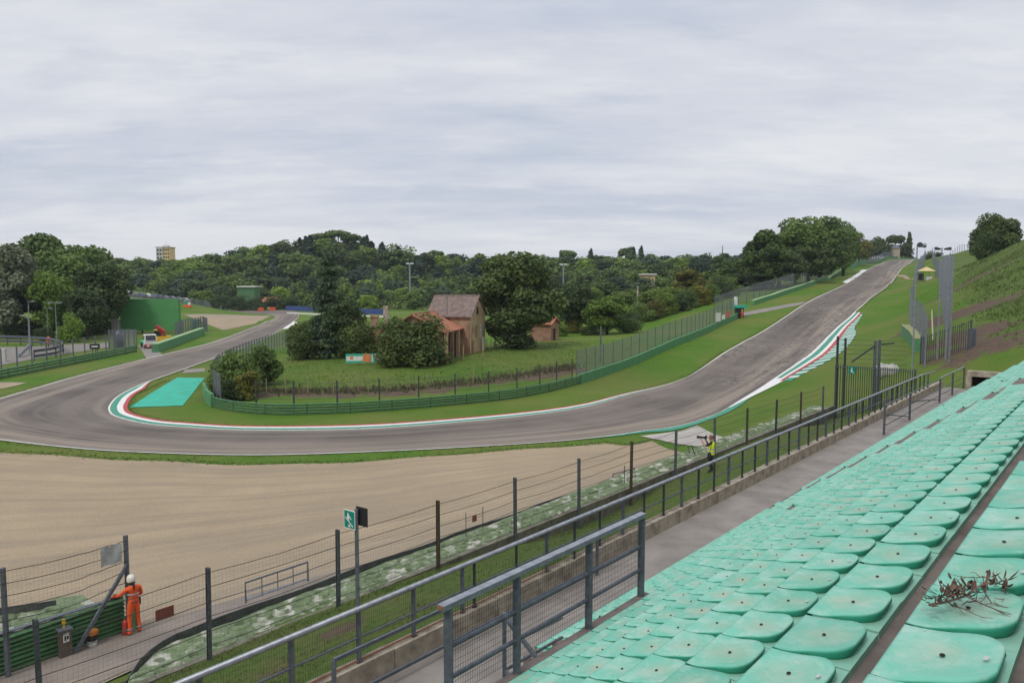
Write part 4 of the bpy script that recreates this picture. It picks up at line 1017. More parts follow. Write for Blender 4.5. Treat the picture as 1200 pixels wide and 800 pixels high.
vg = []; mask_i = [k for k in range(len(OUT)) if 20 < OUT[k][1] < 260 and -60 < OUT[k][0] < 120]
for i in range(9000):
    k = rg.choice(mask_i); f = rg.random(); k2 = min(k+1, len(OUT)-1)
    if rg.random() < .5: p = OUT[k]*(1-f)+OUT[k2]*f; p = p[:2]-dirv[k]*((1.95 if o0 <= k <= o1 else .12)+abs(rg.gauss(0,.35))); bad = o2 <= k <= o4+1
    else: p = INN[k]*(1-f)+INN[k2]*f; p = p[:2]+dirv[k]*((1.7 if i0 <= k <= i1 else .12)+abs(rg.gauss(0,.35))); bad = k0 <= k <= k1
    if not bad: vg.append(gz(p))
tufts('edge_grass', vg, .05, .15, pm('dry edge grass', (.06,.12,.016), (.17,.155,.06), .5, .9))
# ================================================================== BARRIERS AND FENCES OF THE CIRCUIT
def GL(*px): return [G(u, v) for u, v in px]
def relevel(line, step=2.0, shift=(0,0)):
    return [gz((p.x+shift[0], p.y+shift[1])) for p in resample(line, step)]
def guard_rail(name, lab, px, rows, h, mat, step=2.0, post=4.0, flip=1, line=None):
    ln = relevel(line or GL(*px), step); o = thing(name, lab, 'guard rail', ln[len(ln)//2])
    for k in range(rows):
        m = MB(); wbeam(m, ln, h*k/rows+.03, h/rows*.80, .08, 0, flip); m.build('beam', mat, o)
    for p in resample(ln, post)[:90]:
        m = MB(); q = gz(p, -.2); m.beam(q, gz(p, h), .10, .10); m.build('post', M['steel_dark'], o)
    return ln, o
def fence(name, lab, line, h, spacing, mesh, post_mat, pw=.08, shift=(0,0), wires=0, base=0.05, grp=None, lift=0.0, cat='fence'):
    ln = relevel(line, spacing, shift); o = thing(name, lab, cat, ln[len(ln)//2], grp); n = 0
    for p in ln:
        if n < 98: m = MB(); m.beam(gz(p, -.2), gz(p, h+lift+.05), pw, pw); m.build('post', post_mat, o); n += 1
    if mesh: m = MB(); panel(m, ln, h-base, base+lift); m.build('wire_mesh', mesh, o)
    for k in range(wires):
        m = MB(); m.tube([gz(p, h*(k+.6)/wires) for p in ln], .014, 4, 0, False); m.build('wire', M['cable'], o)
    return o
rail_ln, _ = guard_rail('guard_rail', 'long dark green four row guard rail curving round the inside of the corner',
    [(250,476.5),(262,480),(280,483),(300,485),(330,486.5),(400,484.5),(450,481.5),(500,477.5),(560,472),(600,467.5),(640,460),(680,449.5)], 4, 1.05, M['green_rail'])
def wall_strip(name, lab, line, h, th, mats, cap=None):
    ln = relevel(line, 3.0); o = thing(name, lab, 'barrier', ln[len(ln)//2]); m = MB(); c = MB()
    for a, b_ in zip(ln[:-1], ln[1:]):
        d = Vector((b_.x-a.x, b_.y-a.y, 0)).normalized(); q = Vector((-d.y, d.x, 0))*th; dn = Vector((0,0,.4))
        b2 = b_-d*.012
        m.hexa([a-dn, a+q-dn, b2+q-dn, b2-dn], [gz(a,h), gz(a,h)+q, gz(b2,h)+q, gz(b2,h)])
        if cap:
            u_ = Vector((0,0,.004)); w_ = q.normalized()*.03
            c.hexa([gz(a,h)-w_+u_, gz(a,h)+q+w_+u_, gz(b2,h)+q+w_+u_, gz(b2,h)-w_+u_], [gz(a,h+.06)-w_, gz(a,h+.06)+q+w_, gz(b2,h+.06)+q+w_, gz(b2,h+.06)-w_])
    m.build('wall', mats, o)
    if cap: c.build('cap', cap, o)
    return ln
lowA = GL((681,449.5),(712,439),(740,429),(775,413.5),(807,400),(840,384.5),(865,373))
wall_strip('green_barrier', 'green wall with mesh fence above it climbing left of the track to the marshal', lowA, 1.15, .35, M['green_wall'], None)
fence('tall_mesh_fence', 'grey mesh fence standing behind the lower green wall beside the field', lowA, 3.9, 3.0, M['mesh_far'], M['steel'], .10, (-.5,.45), base=1.0)
m = MB(); p = G(715, 428); p = gz((p.x-1.2, p.y+1.2)); m.beam(gz(p,-.2), gz(p, 5.2), .22, .22); root_mesh(m, 'fence_mast', M['steel'], 'thick grey mast rising above the mesh fence by the field', 'post', p)
lowB = GL((884,357.5),(908,350),(934,340.5),(955,333),(975,326.5),(990,316.5),(999,309.5))
wall_strip('green_barrier', 'pale topped green wall along the upper left verge of the climbing track', lowB, 1.0, .9, M['green_wall'], M['green_pale'])
upF = GL((845,368),(862,362),(884,355.5),(908,348.5),(934,339),(955,331.5),(975,325),(990,315),(999,308))
fence('tall_mesh_fence', 'dense grey mesh fence under the tall trees along the upper track', upF, 4.0, 3.2, M['mesh_far'], M['steel'], .12, (-1.2,1.0), base=.5)
# corner fence at the left end of the guard rail
cf = GL((251,476.5),(244,471),(241,462),(250,447),(270,434),(300,420),(322,412),(345,404))
wall_strip('green_barrier', 'short green wall closing the left end of the inner guard rail', cf[:3], 1.3, .3, M['green_wall'])
fence('tall_mesh_fence', 'grey mesh fence wrapping the corner behind the turquoise run off', cf, 3.2, 2.0, M['mesh_far'], M['steel'], .12, (.5,.4), base=.9)
# dark post and wire fence above the guard rail
pl_ = [p for p in rail_ln]; inner = []
for i, p in enumerate(pl_):
    a = pl_[max(0,i-1)]; b_ = pl_[min(len(pl_)-1, i+1)]; d = (b_-a); d.z = 0; d.normalize(); inner.append(p+Vector((-d.y, d.x, 0))*1.1)
inner = inner[3:]
fence('wire_fence', 'dark post and wire fence on the brown bank behind the guard rail', inner, 2.9, 3.9, M['mesh_near'], M['steel_dark'], .13, wires=6)
# light wooden stakes of the two field fences
def stakes(lab, px, h, grp, w_=.09, mat=None):
    for i, (u, v) in enumerate(px):
        p = G(u, v); m = MB(); m.beam(gz(p,-.2), gz(p,h*(1+.06*math.sin(i*2.3)))+Vector((.05*math.sin(i*1.7),0,0)), w_, w_)
        root_mesh(m, 'wooden_stake', mat or M['wood'], lab, 'stake', p, grp)
stakes('pale wooden stake in the row across the field before the bushes and house', [(452.5,429),(475,428.5),(498,427.5),(520.5,425),(543,422),(566,418.5)], 2.1, 'stakes before the house', .17)
stakes('thin wooden stake standing on the bank behind the guard rail', [(288,463),(294,461),(312.5,462),(335,462),(361,461),(391,461),(420,459),(454,458),(500,455),(555,449),(600,441),(624,437),(645,432)], 1.8, 'stakes on the bank', .09)
stakes('pale picket of the short fence right of the old house', [(570,409),(575,409),(580,408.5),(585,408.5),(590,408),(595,408),(645,392),(636,393.5)], 1.5, 'pickets by the house', .12)
# banner on the grass
bp = G(427, 428); bn = thing('banner', 'colourful low banner with orange and white letters standing in the field', 'banner', bp)
bw = 4.8; ex_b = Vector((.985, .17, 0)); bo = Vector((bp.x, bp.y, bp.z))-ex_b*bw/2
def strip(x0, x1, z0, z1, d=0.0): 
    ey_b = Vector((ex_b.y, -ex_b.x, 0)); a = bo+ex_b*x0*bw+ey_b*d; b_ = bo+ex_b*x1*bw+ey_b*d; t_ = ey_b*.02; m.hexa([a+Vector((0,0,z0)), b_+Vector((0,0,z0)), b_-t_+Vector((0,0,z0)), a-t_+Vector((0,0,z0))], [a+Vector((0,0,z1)), b_+Vector((0,0,z1)), b_-t_+Vector((0,0,z1)), a-t_+Vector((0,0,z1))])
m = MB(); strip(0, 1, .35, 1.55); m.build('cloth', M['turq'], bn)
m = MB(); strip(.02, .46, .62, 1.22, .012); m.build('pale_band', M['kerb_white'], bn)
m = MB(); strip(.12, .2, .8, 1.3, .024); strip(.47, .67, .45, 1.5, .012); m.build('orange_letter', pm('orange banner print', (.75,.16,.03), (.6,.3,.12), .8, .8, lo=.45, hi=.6), bn)
m = MB(); strip(.70, .74, .45, 1.4, .012); strip(.78, .82, 1.1, 1.5, .012); strip(.82, .98, .55, .85, .012); m.build('white_letter', M['white'], bn)
m = MB(); strip(.83, .87, .9, 1.5, .012); strip(.83, .97, .48, .54, .013); m.build('red_letter', M['kerb_red'], bn)
for f in (.02, .5, .97):
    m = MB(); q = bo+ex_b*bw*f+Vector((0,.06,0)); m.beam(gz(q,-.1), gz(q,1.5), .06, .06); m.build('leg', M['wood'], bn)
# ------------------------------------------------------------------ houses
def wall_box(m, o, a, n, L0, L1, W0, W1, z0, z1, mi=0):
    m.hexa([o+a*L0+n*W0+Vector((0,0,z0)), o+a*L1+n*W0+Vector((0,0,z0)), o+a*L1+n*W1+Vector((0,0,z0)), o+a*L0+n*W1+Vector((0,0,z0))],
           [o+a*L0+n*W0+Vector((0,0,z1)), o+a*L1+n*W0+Vector((0,0,z1)), o+a*L1+n*W1+Vector((0,0,z1)), o+a*L0+n*W1+Vector((0,0,z1))], mi)
def gable_house(name, lab, o, a, length, half, eave, ridge, wall_m, roof_m, gable_m=None, over=.35, cat='house'):
    """o = middle of the near gable end on the ground, a = ridge direction going away"""
    n = Vector((-a.y, a.x, 0)); T = thing(name, lab, cat, o); Zv = lambda z: Vector((0,0,z))
    m = MB()
    sec = [(-half,-.5),(half,-.5),(half,eave),(0,ridge),(-half,eave)]
    m.prism(sec, lambda p: o+n*p[0]+Zv(p[1])+a*.012, lambda p: o+n*p[0]+Zv(p[1])+a*length); m.build('wall', wall_m, T)
    if gable_m:
        m = MB(); s2 = [(-half+.01,0),(half-.01,0),(half-.01,eave-.01),(0,ridge-.02),(-half+.01,eave-.01)]
        m.prism(s2, lambda p: o+n*p[0]+Zv(p[1])-a*.03, lambda p: o+n*p[0]+Zv(p[1])+a*.006); m.build('gable_wall', gable_m, T)
    m = MB(); sl = (ridge-eave)/half
    for s in (1, -1):
        e = half+over; ze = eave-sl*over; q = [(0, ridge+.02), (s*e, ze+.02), (s*e, ze+.17), (0, ridge+.19)]
        m.prism(q if s > 0 else q[::-1], lambda p: o+n*p[0]+Zv(p[1])-a*over, lambda p: o+n*p[0]+Zv(p[1])+a*(length+over))
    rf = m.build('roof', roof_m, T)
    m = MB(); m.tube([o+Zv(ridge+.17)-a*over, o+Zv(ridge+.17)+a*(length+over)], .13, 6); m.build('ridge_tiles', roof_m, rf)
    return T, n
def opening(T, o, u, n_out, x, z, w_, h, mat='dark', name='window', frame=None, d=.05):
    """u = horizontal direction in the wall, n_out = outward normal"""
    m = MB(); c = o+u*x+n_out*(d*.5)
    ax = (u.x, u.y); m.box(c+Vector((0,0,z)), (w_, d, h), ax); f = m.build(name, M[mat], T)
    if frame:
        m = MB(); c2 = o+u*x+n_out*(d+.02)
        for sx in (-1, 0, 1): m.box(c2+u*(sx*(w_/2))+Vector((0,0,z)), (.09, .05, h+.05), ax)
        for zz in (z-.06, z+h*.55, z+h): m.box(c2+Vector((0,0,zz))+n_out*.004, (w_+.18, .05, .09), ax)
        m.build('frame', M[frame], f)
    return f
hz = PY(560, 409, 114); hz = gz(hz); ga = Vector((-.95, .31, 0)).normalized()
H, hn = gable_house('farmhouse', 'old two storey house with weathered roof and crumbling plaster gable', hz, ga, 6.6, 3.1, 5.5, 8.2, M['brick'], M['roof_old'], M['plaster'])
go = -ga
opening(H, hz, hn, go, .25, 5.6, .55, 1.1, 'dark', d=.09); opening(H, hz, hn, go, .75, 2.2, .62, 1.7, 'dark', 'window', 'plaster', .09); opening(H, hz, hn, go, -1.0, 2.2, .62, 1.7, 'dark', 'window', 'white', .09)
opening(H, hz, hn, go, -2.2, .1, .9, 2.0, 'white', 'door', None, .09)
m = MB(); m.box(hz+hn*2.3+go*.04, (.9,.06,1.9), (hn.x, hn.y)); m.build('exposed_brick', M['brick'], H)
opening(H, hz+hn*3.1, ga, hn, 2.4, .2, 1.6, 2.0, 'brick', 'blocked_doorway', None); opening(H, hz+hn*3.1, ga, hn, 3.5, 4.1, .7, .9, 'dark')
# wing with the orange roof
wa = Vector((.18, .98, 0)).normalized(); wo = PY(484, 418, 103); wo = gz(wo)
Wg, wn = gable_house('barn_wing', 'low brick barn with bright orange tiled roof and open porch', wo, wa, 10.5, 4.2, 4.3, 6.4, M['brick'], M['roof_orange'], M['brick'], .5, 'barn')
rt_ = -wn
for k, (l, mt) in enumerate(((.3,'plaster'),(3.4,'brick'),(6.6,'plaster'),(9.8,'brick'))):
    m = MB(); m.box(wo+wa*l+rt_*4.55+Vector((0,0,-.4)), (.45,.45,4.5), (wa.x, wa.y)); m.build('porch_pillar', M[mt], Wg)
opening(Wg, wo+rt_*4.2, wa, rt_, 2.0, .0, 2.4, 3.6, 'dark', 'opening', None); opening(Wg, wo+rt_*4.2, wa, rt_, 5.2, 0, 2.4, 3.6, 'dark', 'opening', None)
# lean-to left of the wing with two chimneys
lo_ = gz(wo+wa*5-rt_*4.4); m = MB()
Lt = thing('lean_to', 'brownish lean-to roof with a brick and a tall grey chimney left of the barn', 'outbuilding', lo_)
m = MB(); wall_box(m, lo_, wa, -rt_, 0, 6, .02, 5, -.4, 4.0); m.build('wall', M['brick'], Lt)
m = MB(); q = [(0.0,4.9),(5.4,3.9),(5.4,4.08),(0.0,5.1)]; m.prism(q, lambda p: lo_-rt_*p[0]+wa*-.3+Vector((0,0,p[1])), lambda p: lo_-rt_*p[0]+wa*6.3+Vector((0,0,p[1]))); rf = m.build('roof', M['roof_old'], Lt)
m = MB(); m.box(lo_-rt_*3.4+wa*1.5+Vector((0,0,3.6)), (.9,.9,2.0), (1,0)); m.box(lo_-rt_*3.4+wa*1.5+Vector((0,0,5.605)), (1.15,1.15,.25), (1,0)); m.build('brick_chimney', M['brick'], rf)
m = MB(); m.box(lo_-rt_*2.6+wa*4+Vector((0,0,3.6)), (.65,.65,3.6), (1,0)); m.build('grey_chimney', M['concrete'], rf)
# aerial
ap = gz(PY(524.5, 400, 112)); m = MB(); az_ = PY(524.5, 330, 112).z; m.tube([ap+Vector((0,0,4)), Vector((ap.x, ap.y, az_))], .035, 5)
at_ = thing('tv_aerial', 'thin tall television aerial rising between the barn roof and the old house', 'aerial', ap); m.tube([ap, ap+Vector((0,0,4))], .05, 5); m.build('mast', M['steel'], at_)
m = MB(); q = PY(524.5, 341, 112); m.tube([q-Vector((1.6,.3,0)), q+Vector((.9,.1,0))], .02, 4)
for k in range(6): m.tube([q+Vector((-1.5+.4*k, 0, -.25)), q+Vector((-1.5+.4*k, 0, .25))], .015, 4)
m.build('antenna', M['steel'], at_)
# shed
so_ = gz(PY(650, 393, 138)); sa = Vector((-.9, .42, 0)).normalized()
S_, sn_ = gable_house('shed', 'small brick shed with red tiled roof beside the big dark tree', so_, sa, 4.0, 1.9, 3.0, 3.9, M['brick'], M['roof_orange'], M['brick'], .4, 'shed')
opening(S_, so_, sn_, -sa, .3, 0, .9, 2.1, 'dark', 'door', None)
# poles and masts
def mast(name, lab, u, vt, vb, Y, r, mat, head=None):
    p = gz(PY(u, vb, Y)); top = PY(u, vt, Y); o = thing(name, lab, 'mast', p); m = MB(); m.tube([p, Vector((p.x, p.y, top.z))], [r, r*.7], 8); m.build('pole', mat, o)
    if head:
        m = MB(); q = Vector((p.x, p.y, top.z))
        for s in (-1, 1): m.box(q+Vector((s*head, 0, -.1)), (head*1.6, .5, .5), (1, .2))
        m.beam(q-Vector((head*1.6,0,.2)), q+Vector((head*1.6,0,-.2)), .2, .2); m.build('lamp_head', M['lamp_glow'], o)
    return o
mast('utility_pole', 'pale concrete utility pole standing among bushes above the mesh fence', 747, 335, 368, 190, .28, M['concrete'])
mast('floodlight_mast', 'tall grey floodlight mast against the wooded hill above the barn', 480.5, 309, 345, 330, .4, M['steel_light'], .9)
mast('floodlight_mast', 'tall grey floodlight mast rising right of the big dark tree', 660, 310, 345, 330, .4, M['steel_light'], .9)
mast('floodlight_mast', 'distant thin mast on the skyline above the right wooded ridge', 846, 288, 330, 420, .3, M['steel_dark'])
mast('utility_pole', 'thin grey pole among dark trees left of the climbing track', 791, 327, 350, 240, .2, M['concrete'])
# ------------------------------------------------------------------ marshal post half way up the hill
hp = G(866, 372.5)
m = MB(); m.box(hp, (1.4,1.2,2.1), (.85,.5)); ms_ = root_mesh(m, 'marshal_hut', M['black_metal'], 'small dark marshal shelter with a turquoise roof at the end of the green wall', 'hut', hp)
m = MB(); m.box(Vector((.3,.2,2.11)), (2.9,1.8,.5), (.85,.5)); c_ = m.build('turquoise_roof', M['turq']); c_.parent = ms_
m = MB(); m.box(Vector((-.75,.0,2.7)), (.5,.5,1.7), (.85,.5)); c_ = m.build('white_box', M['white']); c_.parent = ms_
wl = relevel(lowA, .5)
def board(lab, u, v, w_, h, mat, cat='board'):
    q = min(wl, key=lambda p: abs(proj(p)[0]-u)); d = Vector((.75,.66,0)); nrm = Vector((d.y,-d.x,0)); p = q+nrm*.05; p = gz(p, 1.2)
    m = MB(); m.box(p, (w_,.05,h), (d.x, d.y)); return root_mesh(m, 'sign_board', mat, lab, cat, p)
board('torn white board on the mesh fence below the marshal shelter', 841, 366, 1.6, 1.7, M['white']); board('small white board on the mesh fence below the marshal shelter', 847, 366, 1.0, .9, M['kerb_white']); board('pale red board on the mesh fence beside the marshal shelter', 853, 364, 1.3, 1.2, pm('pale red board', (.55,.16,.14), None, 3, .8))

def inside_rail(q):
    u, v = proj(gz(q)); 
    return v < np.interp(u, [250,300,400,500,600,680,740,800], [455,464,464,458,448,430,410,386])
tufts('field_grass', [p for p in pts if inside_rail(p)], .06, .24, pm('tall field grass', (.07,.15,.018), (.125,.19,.038), .3, .9))
bk = []
for a, b_ in zip(bank[:-1], bank[1:]):
    for k in range(190):
        q = a.lerp(b_, rg.random()); bk.append(gz((q.x+rg.gauss(0,.8), q.y+1.2+rg.gauss(0,.9))))
tufts('bank_weeds', bk, .15, .6, pm('dry bank weeds', (.11,.085,.045), (.06,.075,.022), .6, .9, lo=.45, hi=.6))
# ================================================================== LEFT SIDE: SCREEN, SERVICE AREA, CARS
sp_ = G(175, 392); sy = sp_.y+4
scn = thing('screen', 'large green cloth covered trackside screen behind the white truck', 'screen', gz((sp_.x, sy)))
tl_ = PY(140, 350.5, sy); br_ = PY(210, 387.5, sy)
m = MB(); m.hexa([Vector((tl_.x,sy,br_.z)), Vector((br_.x,sy,br_.z)), Vector((br_.x,sy+1.2,br_.z)), Vector((tl_.x,sy+1.2,br_.z))], [Vector((tl_.x,sy,tl_.z)), Vector((br_.x,sy,tl_.z)), Vector((br_.x,sy+1.2,tl_.z)), Vector((tl_.x,sy+1.2,tl_.z))]); m.build('cloth_panel', M['screen_green'], scn)
for f in (.03, .35, .66, .97):
    m = MB(); x = tl_.x+(br_.x-tl_.x)*f; m.beam(gz((x, sy+.6), -.2), Vector((x, sy+.6, br_.z+.0)), .3, .3); m.build('leg', M['steel_dark'], scn)
m = MB(); m.box(gz((tl_.x-1.2, sy+.4)), (1.6,1.6,3.0)); m.box(gz((tl_.x-1.2, sy+.4), 3.002), (1.9,1.9,.2)); root_mesh(m, 'kiosk', M['grey_render'], 'small pale kiosk left of the green screen', 'kiosk', gz((tl_.x-1.2, sy+.4)))
# wheels helper
def wheel(parent, c, r, w_, ax, tyre=None):
    m = MB(); a = Vector((ax[0], ax[1], 0)).normalized(); c = Vector(c)
    pts = [c-a*w_/2, c-a*w_*.4, c+a*w_*.4, c+a*w_/2]; m.tube(pts, [r*.88, r, r, r*.88], 14); t = m.build('wheel', M['tyre'], parent)
    m = MB(); m.tube([c-a*(w_/2+.01), c+a*(w_/2+.01)], r*.5, 10); m.build('rim', M['steel'], t); return t
tk = G(176, 408); d = Vector((.55, -.83, 0)).normalized(); s = Vector((-d.y, d.x, 0))
T = thing('flatbed_truck', 'small white recovery truck with red bumper parked beneath the green screen', 'truck', tk)
def bx(mat, name, f, l, z, sz, parent=T, o=None, dd=None):
    m = MB(); q = (o or tk)+(dd or d)*f+Vector((-(dd or d).y, (dd or d).x, 0))*l+Vector((0,0,z)); m.box(q, sz, ((dd or d).x, (dd or d).y)); return m.build(name, mat, parent)
m = MB(); pr = [(-.9,.6),(1.0,.6),(1.05,1.5),(.65,2.6),(-.9,2.6)]; m.prism(pr, lambda p: tk+d*p[0]+s*-1.0+Vector((0,0,p[1])), lambda p: tk+d*p[0]+s*1.0+Vector((0,0,p[1]))); cabm = m.build('cab', M['white'], T)
m = MB(); pr = [(1.06,1.55),(.72,2.45),(.78,2.47),(1.12,1.57)]; m.prism(pr, lambda p: tk+d*p[0]+s*-.85+Vector((0,0,p[1])), lambda p: tk+d*p[0]+s*.85+Vector((0,0,p[1]))); m.build('windscreen', M['glass'], cabm)
for sd_ in (-1, 1): bx(M['glass'], 'side_window', 0, sd_*1.005, 1.6, (1.1,.03,.75), cabm)
bx(M['turq'], 'flatbed', -3.0, 0, .95, (4.2,2.2,.25)); bx(M['steel_dark'], 'chassis', -2.0, 0, .5, (5.6,.9,.4))
bp_ = bx(M['kerb_red'], 'bumper', 1.15, 0, .35, (.16,2.1,.45)); bx(M['white'], 'bumper_stripe', 1.235, .4, .4, (.02,.35,.35), bp_); bx(M['white'], 'bumper_stripe', 1.235, -.5, .4, (.02,.35,.35), bp_)
for f in (.2, -3.9):
    for l in (-1, 1): wheel(T, tk+d*f+s*l*.92+Vector((0,0,.42)), .42, .26, s)
for l in (-.75, .75): bx(M['lamp_glow'], 'headlight', 1.07, l, .95, (.08,.3,.22), cabm)
ck = gz(PY(190, 400, tk.y+7)); CT = thing('crane_tractor', 'yellow recovery crane with a raised red boom behind the white truck', 'crane', ck)
bx(M['yellow'], 'body', 0, 0, .6, (3.2,2.0,1.2), CT, ck, Vector((1,.2,0))); bx(M['glass'], 'cab', -.6, 0, 1.81, (1.2,1.5,1.1), CT, ck, Vector((1,.2,0))); bx(M['yellow'], 'canopy', -.6, 0, 2.92, (1.5,1.7,.14), CT, ck, Vector((1,.2,0)))
m = MB(); m.beam(ck+Vector((.9,-.3,1.5)), ck+Vector((-.5,-1.2,3.9)), .5, .5); m.beam(ck+Vector((-.5,-1.2,3.9)), ck+Vector((1.4,-1.6,2.8)), .35, .35); m.build('boom', M['red'], CT)
for f in (-1.1, 1.1):
    for l in (-1, 1): wheel(CT, ck+Vector((f, l*.95, .5)), .5, .35, (0,1))
# short green walls and fences beside the truck
bl_ = GL((186,413),(200,407.5),(220,399.5),(240,391.5))
wall_strip('green_barrier', 'pale topped green wall right of the recovery truck', bl_, 1.5, 1.1, M['green_wall'], M['green_pale'])
fence('tall_mesh_fence', 'grey mesh fence curving behind the pale topped wall near the far gravel', GL((206,396),(215,391),(228,388),(238,386),(243,389)), 3.4, 2.0, M['mesh_far'], M['steel'], .14, base=.2)
wall_strip('green_barrier', 'small green wall panel at the far end of the truck gate', GL((226,387),(236,384.5)), 2.6, .3, M['green_wall'])
fence('tall_mesh_fence', 'grey mesh fence panels left of the recovery truck', GL((128,409.5),(140,408),(160,408.5)), 3.6, 1.6, M['mesh_far'], M['steel'], .16, base=.1)
m = MB(); q = gz(PY(140, 409, G(140,409).y+2)); m.lathe(q, [(.9,0),(1.0,1.5),(.8,2.6),(.45,3.2)], 10); root_mesh(m, 'covered_stack', M['steel'], 'grey covered bundle standing by the fence panels left of the truck', 'bundle', q)
guard_rail('guard_rail', 'dark green guard rail along the grass at the far left of the track', [(-40,452),(0,444),(40,436),(80,428),(120,420),(160,412)], 3, 1.25, M['green_rail'])
fence('wire_fence', 'grey post and mesh fence above the far left guard rail', GL((-40,450),(0,442),(40,434),(80,426.5),(120,418.5),(158,411)), 3.6, 3.4, M['mesh_dark'], M['steel'], .13, (-.4,.7), base=.3)
p = G(112, 420); p = gz((p.x, p.y-.1)); m = MB(); m.box(p+Vector((0,0,1.55)), (1.5,.08,.85), (.95,.2)); sb_ = root_mesh(m, 'notice_sign', M['black_metal'], 'black sign with a white bar on the far left fence', 'sign', p)
m = MB(); m.box(Vector((0,-.06,1.86)), (.95,.02,.22), (.95,.2)); c_ = m.build('white_bar', M['white']); c_.parent = sb_
m = MB(); m.box(Vector((-.4,.08,0)), (.08,.08,1.8)); m.box(Vector((.4,.1,0)), (.08,.08,1.8)); c_ = m.build('leg', M['steel_dark']); c_.parent = sb_
# curved grey double rail of the slip road
cr = [PY(u, v, Y) for u, v, Y in ((-60,402,150),(-20,400,150),(20,399.5,149),(45,401,147),(62,402.5,143),(72,405,137),(74,408,131),(68,411.5,126),(55,415,122),(40,418.5,119))]
o_ = thing('curved_rail', 'grey curving double rail around the slip road under the street lamps', 'guard rail', gz(cr[4]))
cr = [gz(p) for p in resample([Vector(q) for q in catmull([tuple(p) for p in cr], 1.0)], 1.5)]
for k, z in enumerate((.55, 1.35)):
    m = MB(); wbeam(m, cr, z, .45, .1, 0, 1); m.build('beam', M['steel'], o_)
for p in cr[::2]: m = MB(); m.beam(gz(p,-.1), gz(p,1.75), .12, .12); m.build('post', M['steel_dark'], o_)
m = MB(); q = gz(PY(57, 402, 150)); m.box(q, (.7,.5,1.0)); m.ball(q+Vector((0,0,1.3)), .35); root_mesh(m, 'barrel', pm('orange barrel', (.6,.12,.03), None, 3, .6), 'orange drum beside the small street lamp', 'drum', q)
# white gate post and wall at the left edge
m = MB(); q = gz(PY(3, 412, 118)); m.box(q, (1.0,.5,2.0)); m.box(q+Vector((-2.5,.5,0)), (3.6,.3,1.7)); root_mesh(m, 'gate_pier', M['grey_render'], 'pale rendered gate pier at the left edge behind the fence', 'pier', q)
m = MB(); a = gz(PY(22, 412, 124), .4); b_ = gz(PY(34, 405, 132), 1.3); m.beam(a, b_, .25, .6); m.beam(gz(a,-.2), a, .15, .15); m.beam(gz(b_,-.2), b_, .15, .15); root_mesh(m, 'short_rail', M['steel_light'], 'short sloping pale rail inside the slip road bend', 'rail', gz((a+b_)/2))
# street lamps
def lamp(lab, u, vt, vb, Y, heads):
    p = gz(PY(u, vb, Y)); tz = PY(u, vt, Y).z; o = thing('street_lamp', lab, 'street lamp', p); m = MB(); m.tube([p, Vector((p.x,p.y,tz))], [.08,.05], 8)
    for hx in heads: m.tube([Vector((p.x,p.y,tz-.15)), Vector((p.x+hx*.5,p.y-.1,tz+.05))], .05, 6)
    m.build('pole', M['steel_light'], o)
    for hx in heads:
        m = MB(); c = Vector((p.x+hx*.9, p.y-.12, tz-.02)); m.box(c, (.75,.36,.13), (1,0)); h_ = m.build('lamp_head', M['steel_light'], o)
        m = MB(); m.box(c+Vector((0,0,-.06)), (.6,.28,.055), (1,0)); m.build('lens', M['lamp_glow'], h_)
lamp('tall single headed street lamp above the curved rail', 35.5, 353, 405, 140, (1,)); lamp('lower street lamp with its head turned left', 34.5, 369.5, 408, 134, (-1,)); lamp('double headed street lamp over the slip road bend', 67, 354.5, 404, 142, (-1, 1)); lamp('small distant street lamp between the taller lamps', 57, 361, 402, 160, (1,))
# ------------------------------------------------------------------ far side: parked cars, huts, barriers
def car(kind_mat, p, yaw, lab, van=False):
    d = Vector((math.cos(yaw), math.sin(yaw), 0)); s = Vector((-d.y, d.x, 0)); o = thing('parked_van' if van else 'parked_car', lab, 'van' if van else 'car', p, 'cars parked along the far fence')
    pr = [(-2.1,.3),(2.1,.3),(2.15,.75),(1.3,.95),(.7,1.45),(-1.2,1.48),(-1.95,1.0),(-2.15,.8)] if not van else [(-2.5,.35),(2.5,.35),(2.55,1.1),(1.7,2.2),(-2.5,2.25)]
    m = MB(); m.prism(pr, lambda q: p+d*q[0]-s*.85+Vector((0,0,q[1])), lambda q: p+d*q[0]+s*.85+Vector((0,0,q[1]))); b_ = m.build('body', kind_mat, o)
    m = MB(); g = [(-1.5,1.0),(1.05,1.0),(.6,1.4),(-1.1,1.42)] if not van else [(.9,1.3),(2.1,1.3),(1.65,2.0),(.9,2.0)]
    m.prism(g, lambda q: p+d*q[0]-s*.87+Vector((0,0,q[1])), lambda q: p+d*q[0]+s*.87+Vector((0,0,q[1]))); m.build('window', M['glass'], b_)
    for f in (-1.35, 1.35):
        for l in (-1, 1): wheel(o, p+d*f+s*(l*.8)+Vector((0,0,.33)), .33, .22, s)
    return o
cl = ['white','grey','blue']; rc = random.Random(8)
cars_px = [(146,347.5),(153,348),(160,349),(167,349.5),(174,350),(181,350.5),(188,351.5),(196,352),(204,353),(212,353.5),(228,355),(236,356)]
names = {'white':'white car in the parked row behind the far fence among the grey ones','grey':'grey car in the parked row behind the far mesh fence','blue':'dark blue car in the parked row behind the far mesh fence'}
for i, (u, v) in enumerate(cars_px):
    k = rc.choice(cl); p = G(u, v); car(M['car_'+k], gz((p.x, p.y+3)), .1+rc.uniform(-.1,.1)-.35, names[k])
p = G(138, 346.8); car(M['car_white'], gz((p.x, p.y+3)), -.2, 'white van at the left end of the far parked row', True)
fence('tall_mesh_fence', 'long grey mesh fence before the parked cars at the far left', GL((136,349),(160,352),(185,354.5),(212,357),(240,359.5),(270,360.5),(300,361.5),(345,361)), 2.4, 4.0, M['mesh_far'], M['steel_light'], .16, base=.2)
